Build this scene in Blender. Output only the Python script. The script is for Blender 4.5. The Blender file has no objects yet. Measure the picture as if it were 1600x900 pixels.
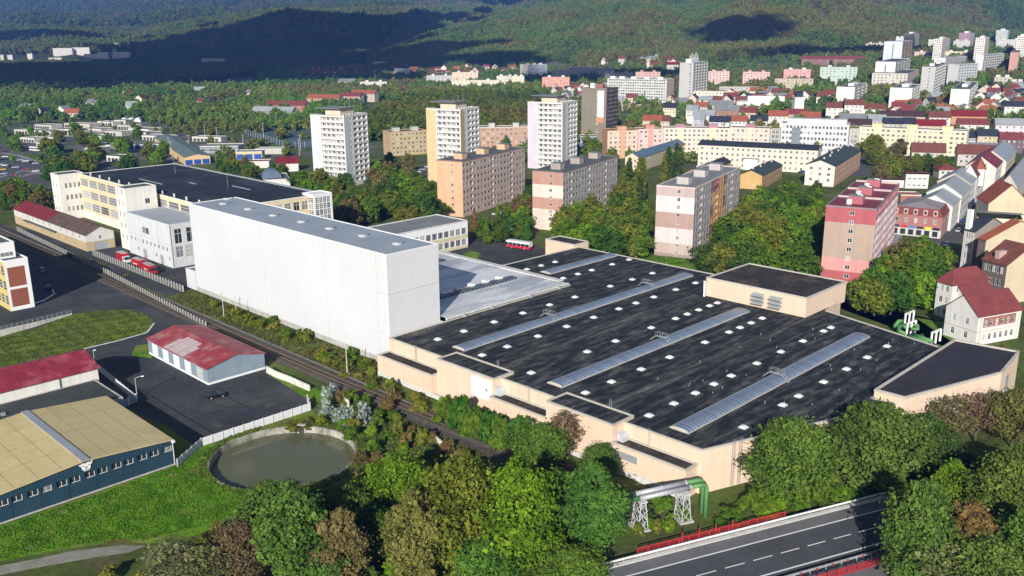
import bpy, math, random
import numpy as np
from mathutils import Matrix, Vector
# ------------------------------------------------------------------ camera, world, sun, exposure
S = bpy.context.scene
COL = S.collection
random.seed(11)
rng = np.random.default_rng(11)
FPX, PITCH, ROLL, CAMH = 1425.3, 0.27205, -0.00714, 80.0
cd = bpy.data.cameras.new("camera")
cam = bpy.data.objects.new("camera", cd)
COL.objects.link(cam)
cd.sensor_width = 36.0
cd.lens = 36.0 * FPX / 1600.0
cd.clip_start, cd.clip_end = 1.0, 40000.0
cam.matrix_world = Matrix.Translation((0, 0, CAMH)) @ Matrix.Rotation(math.pi / 2 - PITCH, 4, 'X') @ Matrix.Rotation(ROLL, 4, 'Z')
S.camera = cam
SUN_AZ, SUN_EL = math.radians(191.0), math.radians(24.0)      # compass-like: 0 = camera forward (+y), clockwise
W = bpy.data.worlds.new("World")
S.world = W
W.use_nodes = True
nt = W.node_tree
sky = nt.nodes.new("ShaderNodeTexSky")
sky.sky_type = 'NISHITA'
sky.sun_disc = False
sky.sun_elevation = SUN_EL
sky.sun_rotation = SUN_AZ
sky.air_density, sky.dust_density, sky.ozone_density = 1.0, 0.6, 1.5
bg = nt.nodes["Background"]
bg.inputs["Strength"].default_value = 0.075
nt.links.new(sky.outputs[0], bg.inputs[0])
ld = bpy.data.lights.new("sun", 'SUN')
ld.energy = 5.0
ld.angle = math.radians(0.5)
ld.color = (1.0, 0.955, 0.88)
sun = bpy.data.objects.new("sun", ld)
COL.objects.link(sun)
sd = Vector((math.sin(SUN_AZ) * math.cos(SUN_EL), math.cos(SUN_AZ) * math.cos(SUN_EL), math.sin(SUN_EL)))
sun.rotation_euler = sd.to_track_quat('Z', 'Y').to_euler()
sun.location = (0, -50, 200)
S.view_settings.view_transform = 'Standard'
S.view_settings.look = 'None'
S.view_settings.exposure = 0.32
S.view_settings.gamma = 1.0
S.render.engine = 'CYCLES'
S.cycles.max_bounces = 5
S.cycles.diffuse_bounces = 3
S.cycles.glossy_bounces = 2
S.cycles.transmission_bounces = 2
S.cycles.volume_bounces = 0
S.cycles.transparent_max_bounces = 4
S.cycles.use_denoising = True

# ------------------------------------------------------------------ pixel of the photograph -> point of the place
_ct, _st = math.cos(PITCH), math.sin(PITCH)
_cr, _sr = math.cos(ROLL), math.sin(ROLL)
def ray(px, py):
    X, Y = px - 800.0, py - 450.0
    X, Y = _cr * X + _sr * Y, -_sr * X + _cr * Y
    xc, uc = X / FPX, -Y / FPX
    return np.array([xc, _ct + uc * _st, -_st + uc * _ct])
def at(px, py, z=0.0):
    d = ray(px, py)
    return d * ((z - CAMH) / d[2]) + np.array([0, 0, CAMH])
def proj(x, y, z):
    z = z - CAMH
    zc = y * _ct - z * _st
    uc = y * _st + z * _ct
    X, Y = FPX * x / zc, -FPX * uc / zc
    return _cr * X - _sr * Y + 800.0, _sr * X + _cr * Y + 450.0
# the industrial estate stands on one square grid: a runs along the roof lights, b along the railway
GA = 0.7833
_ax, _ay = math.sin(GA), math.cos(GA)
def ab(a, b):
    return a * _ax - b * _ay, a * _ay + b * _ax
GROT = math.atan2(_ay, _ax)

# ------------------------------------------------------------------ terrain: flat valley floor, rising to wooded hills
TY = [600, 800, 1000, 1200, 1400, 1700, 2000, 2300, 2600, 3000, 3500, 4200, 5200, 6500, 8500, 11000]
def _z(px, py, Y):
    d = ray(px, py)
    return CAMH + d[2] / d[1] * Y
TC = {  # column: {distance: height, or ('y', row of the photograph the surface reaches there)}
    -500: {600: 0, 2600: 0, 3000: 8, 3500: 35, 4200: ('y', 56), 5200: ('y', 42), 6500: ('y', 20), 8500: ('y', -4), 11000: ('y', 30)},
    0: {600: 0, 2600: 0, 3000: 2, 3500: ('y', 74), 4200: ('y', 60), 5200: ('y', 44), 6500: ('y', 24), 8500: ('y', -6), 11000: ('y', 30)},
    180: {600: 0, 2600: 0, 3000: 2, 3500: ('y', 74), 4200: ('y', 58), 5200: ('y', 42), 6500: ('y', 24), 8500: ('y', 2), 11000: ('y', 30)},
    300: {600: 0, 2300: 0, 2600: ('y', 96), 3000: ('y', 80), 3500: ('y', 62), 4200: ('y', 46), 5200: ('y', 30), 6500: ('y', 14), 8500: ('y', -5), 11000: ('y', 30)},
    420: {600: 0, 1700: 0, 2000: 1, 2300: ('y', 100), 2600: ('y', 88), 3000: ('y', 68), 3500: ('y', 48), 4200: ('y', 30), 5200: ('y', 28), 6500: ('y', 10), 8500: ('y', -10), 11000: ('y', 30)},
    600: {600: 0, 1400: 0, 2000: 4, 2300: ('y', 92), 2600: ('y', 80), 3000: ('y', 66), 3500: ('y', 46), 4200: ('y', 26), 5200: ('y', 24), 6500: ('y', 6), 8500: ('y', -12), 11000: ('y', 30)},
    690: {600: 0, 1400: 0, 1700: 5, 2000: ('y', 84), 2300: ('y', 52), 2600: ('y', 41), 3000: ('y', 44), 3500: ('y', 40), 4200: ('y', 24), 5200: ('y', 20), 6500: ('y', 4), 8500: ('y', -12), 11000: ('y', 30)},
    800: {600: 0, 1200: 0, 1700: 8, 2000: ('y', 72), 2300: ('y', 38), 2600: ('y', 22), 3000: ('y', 24), 3500: ('y', 22), 4200: ('y', 12), 5200: ('y', 10), 6500: ('y', 0), 8500: ('y', -14), 11000: ('y', 30)},
    900: {600: 0, 1000: 0, 1400: 5, 1700: 12, 2000: ('y', 68), 2300: ('y', 34), 2600: ('y', 16), 3000: ('y', 18), 3500: ('y', 14), 4200: ('y', 4), 5200: ('y', 2), 6500: ('y', -4), 8500: ('y', -14), 11000: ('y', 30)},
    1000: {600: 0, 1000: 2, 1400: 9, 1700: 17, 2000: ('y', 66), 2300: ('y', 36), 2600: ('y', 14), 3000: ('y', 10), 3500: ('y', 8), 4200: ('y', -2), 5200: ('y', -4), 8500: ('y', -14), 11000: ('y', 30)},
    1070: {600: 0, 1000: 5, 1400: 12, 1700: ('y', 92), 2000: ('y', 70), 2300: ('y', 46), 2600: ('y', 26), 3000: ('y', 6), 3500: ('y', 0), 4200: ('y', -8), 8500: ('y', -20), 11000: ('y', 30)},
    1150: {600: 0, 800: 3, 1000: 7, 1400: 14, 1700: ('y', 84), 2000: ('y', 54), 2300: ('y', 22), 2600: ('y', -2), 3000: ('y', -20), 3500: ('y', -20), 8500: ('y', -20), 11000: ('y', 30)},
    1250: {600: 0, 800: 6, 1000: 11, 1200: 15, 1400: 20, 1700: ('y', 74), 2000: ('y', 36), 2300: ('y', 4), 2600: ('y', -20), 3000: ('y', -34), 8500: ('y', -34), 11000: ('y', 30)},
    1400: {600: 0, 800: 9, 1000: 17, 1200: 25, 1400: 34, 1700: 50, 2000: ('y', 50), 2300: ('y', 18), 2600: ('y', -8), 3000: ('y', -34), 8500: ('y', -40), 11000: ('y', 30)},
    1600: {600: 0, 800: 10, 1000: 18, 1200: 28, 1400: 38, 1700: 56, 2000: ('y', 54), 2300: ('y', 22), 2600: ('y', -6), 3000: ('y', -34), 8500: ('y', -40), 11000: ('y', 30)},
    2100: {600: 0, 800: 10, 1000: 20, 1200: 30, 1400: 42, 1700: 60, 2000: 90, 2300: 130, 2600: 170, 3000: 220, 8500: 300, 11000: 200},
}
_cols = sorted(TC)
_u = [ray(c, 52)[0] / ray(c, 52)[1] for c in _cols]
TYf = np.concatenate([np.geomspace(600, 4200, 150), np.geomspace(4260, 11000, 60)])
TUf = np.linspace(-1.15, 1.15, 260)
_tab = []
for c in _cols:
    ys, zs = [], []
    for Y, v in sorted(TC[c].items()):
        ys.append(Y)
        zs.append(_z(c, v[1], Y) if isinstance(v, tuple) else float(v))
    _tab.append(np.interp(TYf, ys, zs))
_tab = np.array(_tab)                                # columns x Y
TZ = np.array([np.interp(TUf, _u, _tab[:, j]) for j in range(len(TYf))])   # Y x u
for _ in range(3):                                   # round the kinks off
    p = np.pad(TZ, 1, mode='edge')
    TZ = (p[1:-1, 1:-1] * 2 + p[:-2, 1:-1] + p[2:, 1:-1] + p[1:-1, :-2] + p[1:-1, 2:]) / 6
_gr = np.random.default_rng(5).normal(size=(64, 64))
def vnoise(x, y, sc):
    x, y = np.asarray(x) / sc, np.asarray(y) / sc
    i, j = np.floor(x).astype(int), np.floor(y).astype(int); a, b = x - i, y - j
    a, b = a * a * (3 - 2 * a), b * b * (3 - 2 * b)
    g = lambda p, q: _gr[p % 64, q % 64]
    return (g(i, j) * (1 - a) + g(i + 1, j) * a) * (1 - b) + (g(i, j + 1) * (1 - a) + g(i + 1, j + 1) * a) * b
_X, _Y = TUf[None, :] * TYf[:, None], np.repeat(TYf[:, None], len(TUf), 1)
_am = np.clip((TZ - 22) / 60, 0, 1)                    # gullies and spurs only where the slopes rise
_fw = np.clip((_Y - 3200) / 1500, 0, 1)
TZ = TZ + _am * ((26 * vnoise(_X + _Y * .35, _Y * .45, 230) + 13 * vnoise(_X, _Y, 110)) * np.clip(_Y / 2600, .6, 1.2) * (1 - _fw) + _fw * (38 * vnoise(_X + _Y * .4, _Y * .5, 900) + 14 * vnoise(_X, _Y, 330)))
_ramp = np.clip((TYf - 600) / 60, 0, 1)[:, None]
TZ = TZ * _ramp
_LY = np.log(TYf)
def tz(x, y):
    if y <= 600:
        return 0.0
    fu = (x / y - TUf[0]) / (TUf[1] - TUf[0])
    fu = min(max(fu, 0), len(TUf) - 1.001)
    fy = np.interp(y, TYf, np.arange(len(TYf)))
    fy = min(fy, len(TYf) - 1.001)
    i, j = int(fy), int(fu)
    a, b = fy - i, fu - j
    return float((TZ[i, j] * (1 - b) + TZ[i, j + 1] * b) * (1 - a) + (TZ[i + 1, j] * (1 - b) + TZ[i + 1, j + 1] * b) * a)
def hit(px, py, h=0.0):
    """first point, going out from the camera, that lies h above the ground"""
    d = ray(px, py)
    d = d / d[1]
    if d[2] < 0:
        y = (h - CAMH) / d[2]
        if y <= 600:
            return np.array([d[0] * y, y, 0.0])
    y, last = 600.0, 600.0
    while y < 9000:
        if CAMH + d[2] * y <= tz(d[0] * y, y) + h:
            lo, hi = last, y
            for _ in range(18):
                m = (lo + hi) / 2
                if CAMH + d[2] * m <= tz(d[0] * m, m) + h:
                    hi = m
                else:
                    lo = m
            y = hi
            break
        last = y
        y *= 1.012
    return np.array([d[0] * y, y, tz(d[0] * y, y)])

# ------------------------------------------------------------------ materials
def lin(c):
    return tuple(((v / 255.0) / 12.92 if v / 255.0 <= 0.04045 else ((v / 255.0 + 0.055) / 1.055) ** 2.4) for v in c)
MATS = {}
def mat(name, col, rough=0.8, var=0.18, scale=0.35, streak=0.0, bump=0.0, bscale=4.0, metal=0.0, spec=0.3, ribs=None, col2=None, c2scale=0.05, c2lo=0.5, c2hi=0.62, objvar=False, c2map=None):
    if name in MATS:
        return MATS[name]
    m = bpy.data.materials.new(name)
    m.use_nodes = True
    n, l = m.node_tree.nodes, m.node_tree.links
    b = n["Principled BSDF"]
    b.inputs["Roughness"].default_value = rough
    b.inputs["Metallic"].default_value = metal
    b.inputs["Specular IOR Level"].default_value = spec
    tc = n.new("ShaderNodeTexCoord")
    src = tc.outputs["Object"]
    cur = None
    def noise(sc, det=5.0, vec=None, rgh=0.6):
        t = n.new("ShaderNodeTexNoise")
        t.inputs["Scale"].default_value = sc
        t.inputs["Detail"].default_value = det
        t.inputs["Roughness"].default_value = rgh
        l.new(vec or src, t.inputs["Vector"])
        return t.outputs["Fac"]
    def ramp(fac, lo, hi, a, c):
        r = n.new("ShaderNodeMapRange")
        r.inputs[1].default_value, r.inputs[2].default_value = lo, hi
        r.inputs[3].default_value, r.inputs[4].default_value = a, c
        l.new(fac, r.inputs[0])
        return r.outputs[0]
    base = n.new("ShaderNodeRGB")
    base.outputs[0].default_value = (*col, 1)
    cur = base.outputs[0]
    if col2:
        mx = n.new("ShaderNodeMix"); mx.data_type = 'RGBA'
        v2 = None
        if c2map:
            mp2 = n.new("ShaderNodeMapping"); mp2.inputs["Scale"].default_value = c2map; l.new(src, mp2.inputs[0]); v2 = mp2.outputs[0]
        l.new(ramp(noise(c2scale, 7.0, v2, 0.7), c2lo, c2hi, 0, 1), mx.inputs[0])
        l.new(cur, mx.inputs[6]); mx.inputs[7].default_value = (*col2, 1)
        cur = mx.outputs[2]
    if var > 0:
        f = ramp(noise(scale), 0.3, 0.7, 1 - var, 1 + var)
        mx = n.new("ShaderNodeMix"); mx.data_type = 'RGBA'; mx.blend_type = 'MULTIPLY'
        mx.inputs[0].default_value = 1
        l.new(cur, mx.inputs[6]); l.new(f, mx.inputs[7])
        cur = mx.outputs[2]
        f2 = ramp(noise(scale * 9, 3.0), 0.3, 0.7, 1 - var * 0.6, 1 + var * 0.6)
        mx = n.new("ShaderNodeMix"); mx.data_type = 'RGBA'; mx.blend_type = 'MULTIPLY'
        mx.inputs[0].default_value = 1
        l.new(cur, mx.inputs[6]); l.new(f2, mx.inputs[7])
        cur = mx.outputs[2]
    if streak > 0:
        mp = n.new("ShaderNodeMapping")
        mp.inputs["Scale"].default_value = (1.1, 1.1, 0.06)
        l.new(src, mp.inputs[0])
        f = ramp(noise(1.0, 4.0, mp.outputs[0]), 0.45, 0.75, 1.0, 1 - streak)
        mx = n.new("ShaderNodeMix"); mx.data_type = 'RGBA'; mx.blend_type = 'MULTIPLY'
        mx.inputs[0].default_value = 1
        l.new(cur, mx.inputs[6]); l.new(f, mx.inputs[7])
        cur = mx.outputs[2]
    h = None
    if ribs:                                          # (axis, spacing, depth of tone, bump): profiled sheet, panel joints
        axis, sp, dark, bmp = ribs
        sx = n.new("ShaderNodeSeparateXYZ"); l.new(src, sx.inputs[0])
        mm = n.new("ShaderNodeMath"); mm.operation = 'DIVIDE'; l.new(sx.outputs[axis], mm.inputs[0]); mm.inputs[1].default_value = sp
        fr = n.new("ShaderNodeMath"); fr.operation = 'FRACT'; l.new(mm.outputs[0], fr.inputs[0])
        pp = n.new("ShaderNodeMath"); pp.operation = 'PINGPONG'; l.new(fr.outputs[0], pp.inputs[0]); pp.inputs[1].default_value = 0.5
        f = ramp(pp.outputs[0], 0.0, 0.07, 1 - dark, 1.0)
        mx = n.new("ShaderNodeMix"); mx.data_type = 'RGBA'; mx.blend_type = 'MULTIPLY'
        mx.inputs[0].default_value = 1
        l.new(cur, mx.inputs[6]); l.new(f, mx.inputs[7])
        cur = mx.outputs[2]
        if bmp:
            h = ramp(pp.outputs[0], 0.0, 0.5, 0, bmp)
    if objvar:
        oi = n.new("ShaderNodeObjectInfo")
        f = ramp(oi.outputs["Random"], 0, 1, 0.8, 1.2)
        mx = n.new("ShaderNodeMix"); mx.data_type = 'RGBA'; mx.blend_type = 'MULTIPLY'
        mx.inputs[0].default_value = 1
        l.new(cur, mx.inputs[6]); l.new(f, mx.inputs[7])
        cur = mx.outputs[2]
    l.new(cur, b.inputs["Base Color"])
    if bump > 0 or h is not None:
        bp = n.new("ShaderNodeBump")
        bp.inputs["Distance"].default_value = 1.0
        bp.inputs["Strength"].default_value = 1.0
        if h is None:
            hh = ramp(noise(bscale, 6.0), 0, 1, 0, bump)
        elif bump > 0:
            ad = n.new("ShaderNodeMath"); l.new(h, ad.inputs[0]); l.new(ramp(noise(bscale, 6.0), 0, 1, 0, bump), ad.inputs[1]); hh = ad.outputs[0]
        else:
            hh = h
        l.new(hh, bp.inputs["Height"])
        l.new(bp.outputs[0], b.inputs["Normal"])
    MATS[name] = m
    return m
def paint(rgb, name=None, **k):
    """painted wall from the colour it shows in the picture, taken down to a plausible albedo"""
    c = np.array(lin(rgb)) * k.pop('k', 0.80)
    c = c * .86 + c.mean() * .14
    key = name or ("paint_%d_%d_%d" % tuple(rgb))
    k.setdefault('streak', 0.12); k.setdefault('var', 0.07); k.setdefault('scale', 0.2)
    return mat(key, tuple(np.minimum(c, 0.82)), **k)
M_FRAME = mat("window_frame_white", (0.72, 0.72, 0.70), rough=0.5, var=0.05)
M_GLASS = mat("window_glass_dark", (0.03, 0.036, 0.045), rough=0.12, var=0.0, spec=0.6)
M_GLASS2 = mat("window_glass_curtain", (0.20, 0.21, 0.22), rough=0.2, var=0.0, spec=0.5)
M_GLASS3 = mat("window_glass_pale", (0.42, 0.42, 0.41), rough=0.35, var=0.0)
M_BITUMEN = mat("roofing_felt_grey", (0.10, 0.105, 0.11), rough=0.95, var=0.25, scale=0.12)
M_ROOFGREY = mat("roof_grey", (0.20, 0.21, 0.22), rough=0.9, var=0.2, scale=0.15)
M_CONC = mat("concrete", (0.42, 0.41, 0.38), rough=0.9, var=0.2, scale=0.5, streak=0.15)
M_CONCW = mat("concrete_pale", (0.60, 0.59, 0.56), rough=0.9, var=0.15, scale=0.6, streak=0.15)
M_WHITE = mat("white_paint", (0.78, 0.78, 0.77), rough=0.6, var=0.05)
M_METAL = mat("galvanised_metal", (0.45, 0.47, 0.49), rough=0.45, var=0.1, metal=0.4)
M_ASPH = mat("asphalt", (0.050, 0.052, 0.057), rough=0.95, var=0.25, scale=0.08, bump=0.01, bscale=6, spec=0.15, col2=(0.088, 0.088, 0.087), c2scale=0.045, c2lo=.46, c2hi=.72)
M_DARK = mat("dark_metal", (0.05, 0.05, 0.055), rough=0.6, var=0.1)
M_RED = mat("red_paint", (0.42, 0.03, 0.04), rough=0.5, var=0.15, scale=1.0)
M_BARK = mat("bark", (0.10, 0.085, 0.065), rough=0.95, var=0.3, scale=2.0)

# ------------------------------------------------------------------ mesh builder
class MB:
    def __init__(self):
        self.v, self.f, self.m = [], [], []
    def quad(self, a, b, c, d, mi=0):
        k = len(self.v)
        self.v += [tuple(a), tuple(b), tuple(c), tuple(d)]
        self.f.append((k, k + 1, k + 2, k + 3)); self.m.append(mi)
    def poly(self, pts, mi=0):
        k = len(self.v)
        self.v += [tuple(p) for p in pts]
        self.f.append(tuple(range(k, k + len(pts)))); self.m.append(mi)
    def box(self, x0, x1, y0, y1, z0, z1, mi=0, skip=""):
        k = len(self.v)
        self.v += [(x0, y0, z0), (x1, y0, z0), (x1, y1, z0), (x0, y1, z0), (x0, y0, z1), (x1, y0, z1), (x1, y1, z1), (x0, y1, z1)]
        for nm, q in (("b", (3, 2, 1, 0)), ("t", (4, 5, 6, 7)), ("f", (0, 1, 5, 4)), ("r", (1, 2, 6, 5)), ("k", (2, 3, 7, 6)), ("l", (3, 0, 4, 7))):
            if nm not in skip:
                self.f.append(tuple(k + i for i in q)); self.m.append(mi)
    def bar(self, p, q, r=0.05, mi=0, n=4, r2=None, caps=True):
        p, q = np.array(p, float), np.array(q, float)
        d = q - p
        L = np.linalg.norm(d)
        if L < 1e-6: return
        d /= L
        u = np.cross(d, (0, 0, 1.0) if abs(d[2]) < 0.9 else (1.0, 0, 0)); u /= np.linalg.norm(u)
        w = np.cross(d, u)
        k = len(self.v)
        r2 = r if r2 is None else r2
        for c, rr in ((p, r), (q, r2)):
            for i in range(n):
                t = 2 * math.pi * (i + 0.5) / n
                self.v.append(tuple(c + rr * (math.cos(t) * u + math.sin(t) * w)))
        for i in range(n):
            j = (i + 1) % n
            self.f.append((k + j, k + i, k + n + i, k + n + j)); self.m.append(mi)
        if caps:
            self.f.append(tuple(k + i for i in range(n))); self.m.append(mi)
            self.f.append(tuple(k + n + i for i in reversed(range(n)))); self.m.append(mi)
    def tube(self, pts, r, mi=0, n=8):
        pts = [np.array(p, float) for p in pts]
        k0 = len(self.v)
        up = np.array((0, 0, 1.0))
        pu = None
        for i, p in enumerate(pts):
            d = pts[min(i + 1, len(pts) - 1)] - pts[max(i - 1, 0)]
            d /= np.linalg.norm(d)
            if pu is None:
                pu = np.cross(d, up if abs(d[2]) < 0.9 else np.array((1.0, 0, 0)))
            pu = pu - d * np.dot(pu, d); pu /= np.linalg.norm(pu)
            w = np.cross(d, pu)
            rr = r[i] if isinstance(r, (list, tuple)) else r
            for j in range(n):
                t = 2 * math.pi * j / n
                self.v.append(tuple(p + rr * (math.cos(t) * pu + math.sin(t) * w)))
        for i in range(len(pts) - 1):
            for j in range(n):
                a, b = k0 + i * n + j, k0 + i * n + (j + 1) % n
                self.f.append((b, a, a + n, b + n)); self.m.append(mi)
        self.f.append(tuple(k0 + i for i in range(n))); self.m.append(mi)
        self.f.append(tuple(k0 + (len(pts) - 1) * n + i for i in reversed(range(n)))); self.m.append(mi)
    def extrude(self, poly, z0, z1, mi=0, mtop=None, bottom=False):
        """poly: ccw 2D outline"""
        n = len(poly)
        self.poly([(x, y, z1) for x, y in poly], mi if mtop is None else mtop)
        if bottom: self.poly([(x, y, z0) for x, y in reversed(poly)], mi)
        for i in range(n):
            (x0, y0), (x1, y1) = poly[i], poly[(i + 1) % n]
            self.quad((x0, y0, z0), (x1, y1, z0), (x1, y1, z1), (x0, y0, z1), mi)
    def mesh(self, name, mats, smooth=False):
        me = bpy.data.meshes.new(name)
        me.from_pydata(self.v, [], self.f)
        for m in (mats if isinstance(mats, (list, tuple)) else [mats]):
            me.materials.append(m)
        if any(self.m):
            me.polygons.foreach_set("material_index", self.m)
        if smooth:
            me.polygons.foreach_set("use_smooth", [True] * len(self.f))
        me.update()
        return me
    def build(self, name, mats, parent=None, smooth=False, **props):
        return link(name, self.mesh(name, mats, smooth), parent, **props)
def link(name, me, parent=None, loc=None, rz=None, **props):
    o = bpy.data.objects.new(name, me)
    COL.objects.link(o)
    if parent is not None: o.parent = parent
    if loc is not None: o.location = loc
    if rz is not None: o.rotation_euler = (0, 0, rz)
    for k, v in props.items(): o[k] = v
    return o
def thing(name, label, cat, loc=(0, 0, 0), rz=0.0, group=None):
    o = link(name, None, None, loc, rz, label=label, category=cat)
    if group: o['group'] = group
    return o
def tag(o, label, cat, group=None):
    o['label'] = label; o['category'] = cat
    if group: o['group'] = group
    return o
def arr_mesh(name, verts, faces, mats, mi=None, smooth=False):
    """numpy quads (n x 4) into a mesh"""
    me = bpy.data.meshes.new(name)
    nf = len(faces)
    me.vertices.add(len(verts)); me.vertices.foreach_set("co", np.asarray(verts, np.float32).ravel())
    me.loops.add(nf * 4); me.loops.foreach_set("vertex_index", np.asarray(faces, np.int32).ravel())
    me.polygons.add(nf)
    me.polygons.foreach_set("loop_start", np.arange(0, nf * 4, 4, dtype=np.int32))
    for m in (mats if isinstance(mats, (list, tuple)) else [mats]): me.materials.append(m)
    if mi is not None: me.polygons.foreach_set("material_index", np.asarray(mi, np.int32))
    if smooth: me.polygons.foreach_set("use_smooth", np.ones(nf, bool))
    me.update(calc_edges=True)
    return me
# ------------------------------------------------------------------ buildings
FOOT = []                                             # footprints, so that no tree grows through a house
def add_foot(x, y, rz, x0, x1, y0, y1):
    c, s = math.cos(rz), math.sin(rz)
    FOOT.append((x + c * (x0 + x1) / 2 - s * (y0 + y1) / 2, y + s * (x0 + x1) / 2 + c * (y0 + y1) / 2, c, s, (x1 - x0) / 2, (y1 - y0) / 2))
def blocked(x, y, r):
    for fx, fy, c, s, hw, hd in FOOT:
        dx, dy = x - fx, y - fy
        if abs(dx) + abs(dy) > 1.5 * (hw + hd) + 2 * r: continue
        if abs(c * dx + s * dy) < hw + r and abs(-s * dx + c * dy) < hd + r: return True
    return False
WINC = {}
def win_mesh(w, h, style, gl):
    key = (round(w, 2), round(h, 2), style, gl)
    if key in WINC: return WINC[key]
    mb = MB()
    mb.quad((0, 0, 0), (w, 0, 0), (w, 0, h), (0, 0, h), 1)
    def fq(x0, x1, z0, z1, y=-0.04):
        mb.quad((x0, y, z0), (x1, y, z0), (x1, y, z1), (x0, y, z1), 0)
    t = 0.1 if h < 2.2 else 0.12
    fq(0, w, 0, t); fq(0, w, h - t, h); fq(0, t, t, h - t); fq(w - t, w, t, h - t)
    if style == 'plain':
        fq(w / 2 - t / 2, w / 2 + t / 2, t, h - t)
    elif style == 'triple':
        for k in (1, 2): fq(w * k / 3 - t / 2, w * k / 3 + t / 2, t, h - t)
    elif style == 'tall':
        fq(w / 2 - t / 2, w / 2 + t / 2, t, h - t); fq(t, w - t, h * 0.66, h * 0.66 + t)
    elif style == 'grid':
        n = max(2, int(round(w / 0.85)))
        for k in range(1, n): fq(w * k / n - 0.05, w * k / n + 0.05, t, h - t)
        for k in range(1, 3): fq(t, w - t, h * k / 3 - 0.06, h * k / 3 + 0.06, -0.05)
    fr = M_FRAME if style != 'dark' else M_DARK
    me = mb.mesh("window", [fr, (M_GLASS, M_GLASS2, M_GLASS3)[gl]])
    WINC[key] = me
    return me
def side_frame(side, w, d):
    return {0: ((0, 0), (1, 0), 0.0, w), 1: ((w, 0), (0, 1), math.pi / 2, d), 2: ((w, d), (-1, 0), math.pi, w), 3: ((0, d), (0, -1), -math.pi / 2, d)}[side]
def rows(W, n, floors, fh=3.0, ww=1.5, wh=1.5, sill=0.9, m0=0.8, m1=None, v0=0.0, kind='plain', skip=(), u0=0.0):
    m1 = m0 if m1 is None else m1
    step = (W - m0 - m1) / n
    ww = min(ww, step - 0.3)
    return [(u0 + m0 + (i + .5) * step - ww / 2, u0 + m0 + (i + .5) * step + ww / 2, v0 + f * fh + sill, v0 + f * fh + sill + wh, kind)
            for f in range(floors) for i in range(n) if (i, f) not in skip]
def wall_mesh(mb, side, w, d, h, ops, pf, cu=(), cv=(), z0=0.0, dep=0.16):
    (ox, oy), (ux, uy), rz, Wd = side_frame(side, w, d)
    nx, ny = uy, -ux
    def P(u, v, o=0.0): return (ox + ux * u + nx * o, oy + uy * u + ny * o, v)
    us = sorted({0.0, Wd, *[o[0] for o in ops], *[o[1] for o in ops], *[c for c in cu if 0 < c < Wd]})
    vs = sorted({z0, h, *[o[2] for o in ops], *[o[3] for o in ops], *[c for c in cv if z0 < c < h]})
    op = np.zeros((len(us), len(vs)), bool)
    ui = {u: i for i, u in enumerate(us)}; vi = {v: i for i, v in enumerate(vs)}
    for o in ops: op[ui[o[0]]:ui[o[1]], vi[o[2]]:vi[o[3]]] = True
    for j in range(len(vs) - 1):
        i = 0
        while i < len(us) - 1:
            if op[i, j]: i += 1; continue
            mi = pf(side, (us[i] + us[i + 1]) / 2, (vs[j] + vs[j + 1]) / 2)
            k = i + 1
            while k < len(us) - 1 and not op[k, j] and pf(side, (us[k] + us[k + 1]) / 2, (vs[j] + vs[j + 1]) / 2) == mi: k += 1
            mb.quad(P(us[i], vs[j]), P(us[k], vs[j]), P(us[k], vs[j + 1]), P(us[i], vs[j + 1]), mi)
            i = k
    for o in ops:
        u0, u1, v0, v1 = o[:4]
        D = -(1.1 if o[4] == 'loggia' else dep)
        mi = pf(side, (u0 + u1) / 2, (v0 + v1) / 2)
        mb.quad(P(u0, v0), P(u1, v0), P(u1, v0, D), P(u0, v0, D), mi)
        mb.quad(P(u0, v1, D), P(u1, v1, D), P(u1, v1), P(u0, v1), mi)
        mb.quad(P(u0, v0), P(u0, v0, D), P(u0, v1, D), P(u0, v1), mi)
        mb.quad(P(u1, v0, D), P(u1, v0), P(u1, v1), P(u1, v1, D), mi)
        if o[4] == 'loggia': mb.quad(P(u0, v0, D), P(u1, v0, D), P(u1, v1, D), P(u0, v1, D), mi)
def put_windows(root, side, w, d, ops, joined, dep=0.16, glmix=(0.62, 0.25), style=None):
    (ox, oy), (ux, uy), rz, Wd = side_frame(side, w, d)
    nx, ny = uy, -ux
    for o in ops:
        u0, u1, v0, v1, kind = o[:5]
        if kind in ('none',): continue
        items = [(u0, u1, v0, v1)]
        D = dep - 0.03
        if kind == 'loggia':
            n = max(1, int((u1 - u0) / 3.0)); s = (u1 - u0) / n
            items = [(u0 + k * s + s * .18, u0 + k * s + s * .82, v0 + .1, v1 - .1) for k in range(n)]
            D = 1.05; kind = 'plain'
        for a, b, c, e in items:
            r = random.random()
            gl = 0 if r < glmix[0] else (1 if r < glmix[0] + glmix[1] else 2)
            if kind in ('door', 'gate'): me = door_mesh(b - a, e - c, o[5] if len(o) > 5 else M_DARK)
            else: me = win_mesh(b - a, e - c, kind, gl)
            x, y = ox + ux * a - nx * D, oy + uy * a - ny * D
            if joined is None or kind in ('door', 'gate'):
                link('door' if kind == 'door' else ('gate' if kind == 'gate' else 'window'), me, root, (x, y, c), rz)
            else:
                cs, sn = math.cos(rz), math.sin(rz)
                k0 = len(joined.v)
                for v in me.vertices:
                    q = v.co
                    joined.v.append((x + cs * q[0] - sn * q[1], y + sn * q[0] + cs * q[1], c + q[2]))
                for p in me.polygons:
                    joined.f.append(tuple(k0 + i for i in p.vertices))
                    joined.m.append(0 if p.material_index == 0 else 1 + gl)
DOORC = {}
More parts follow.
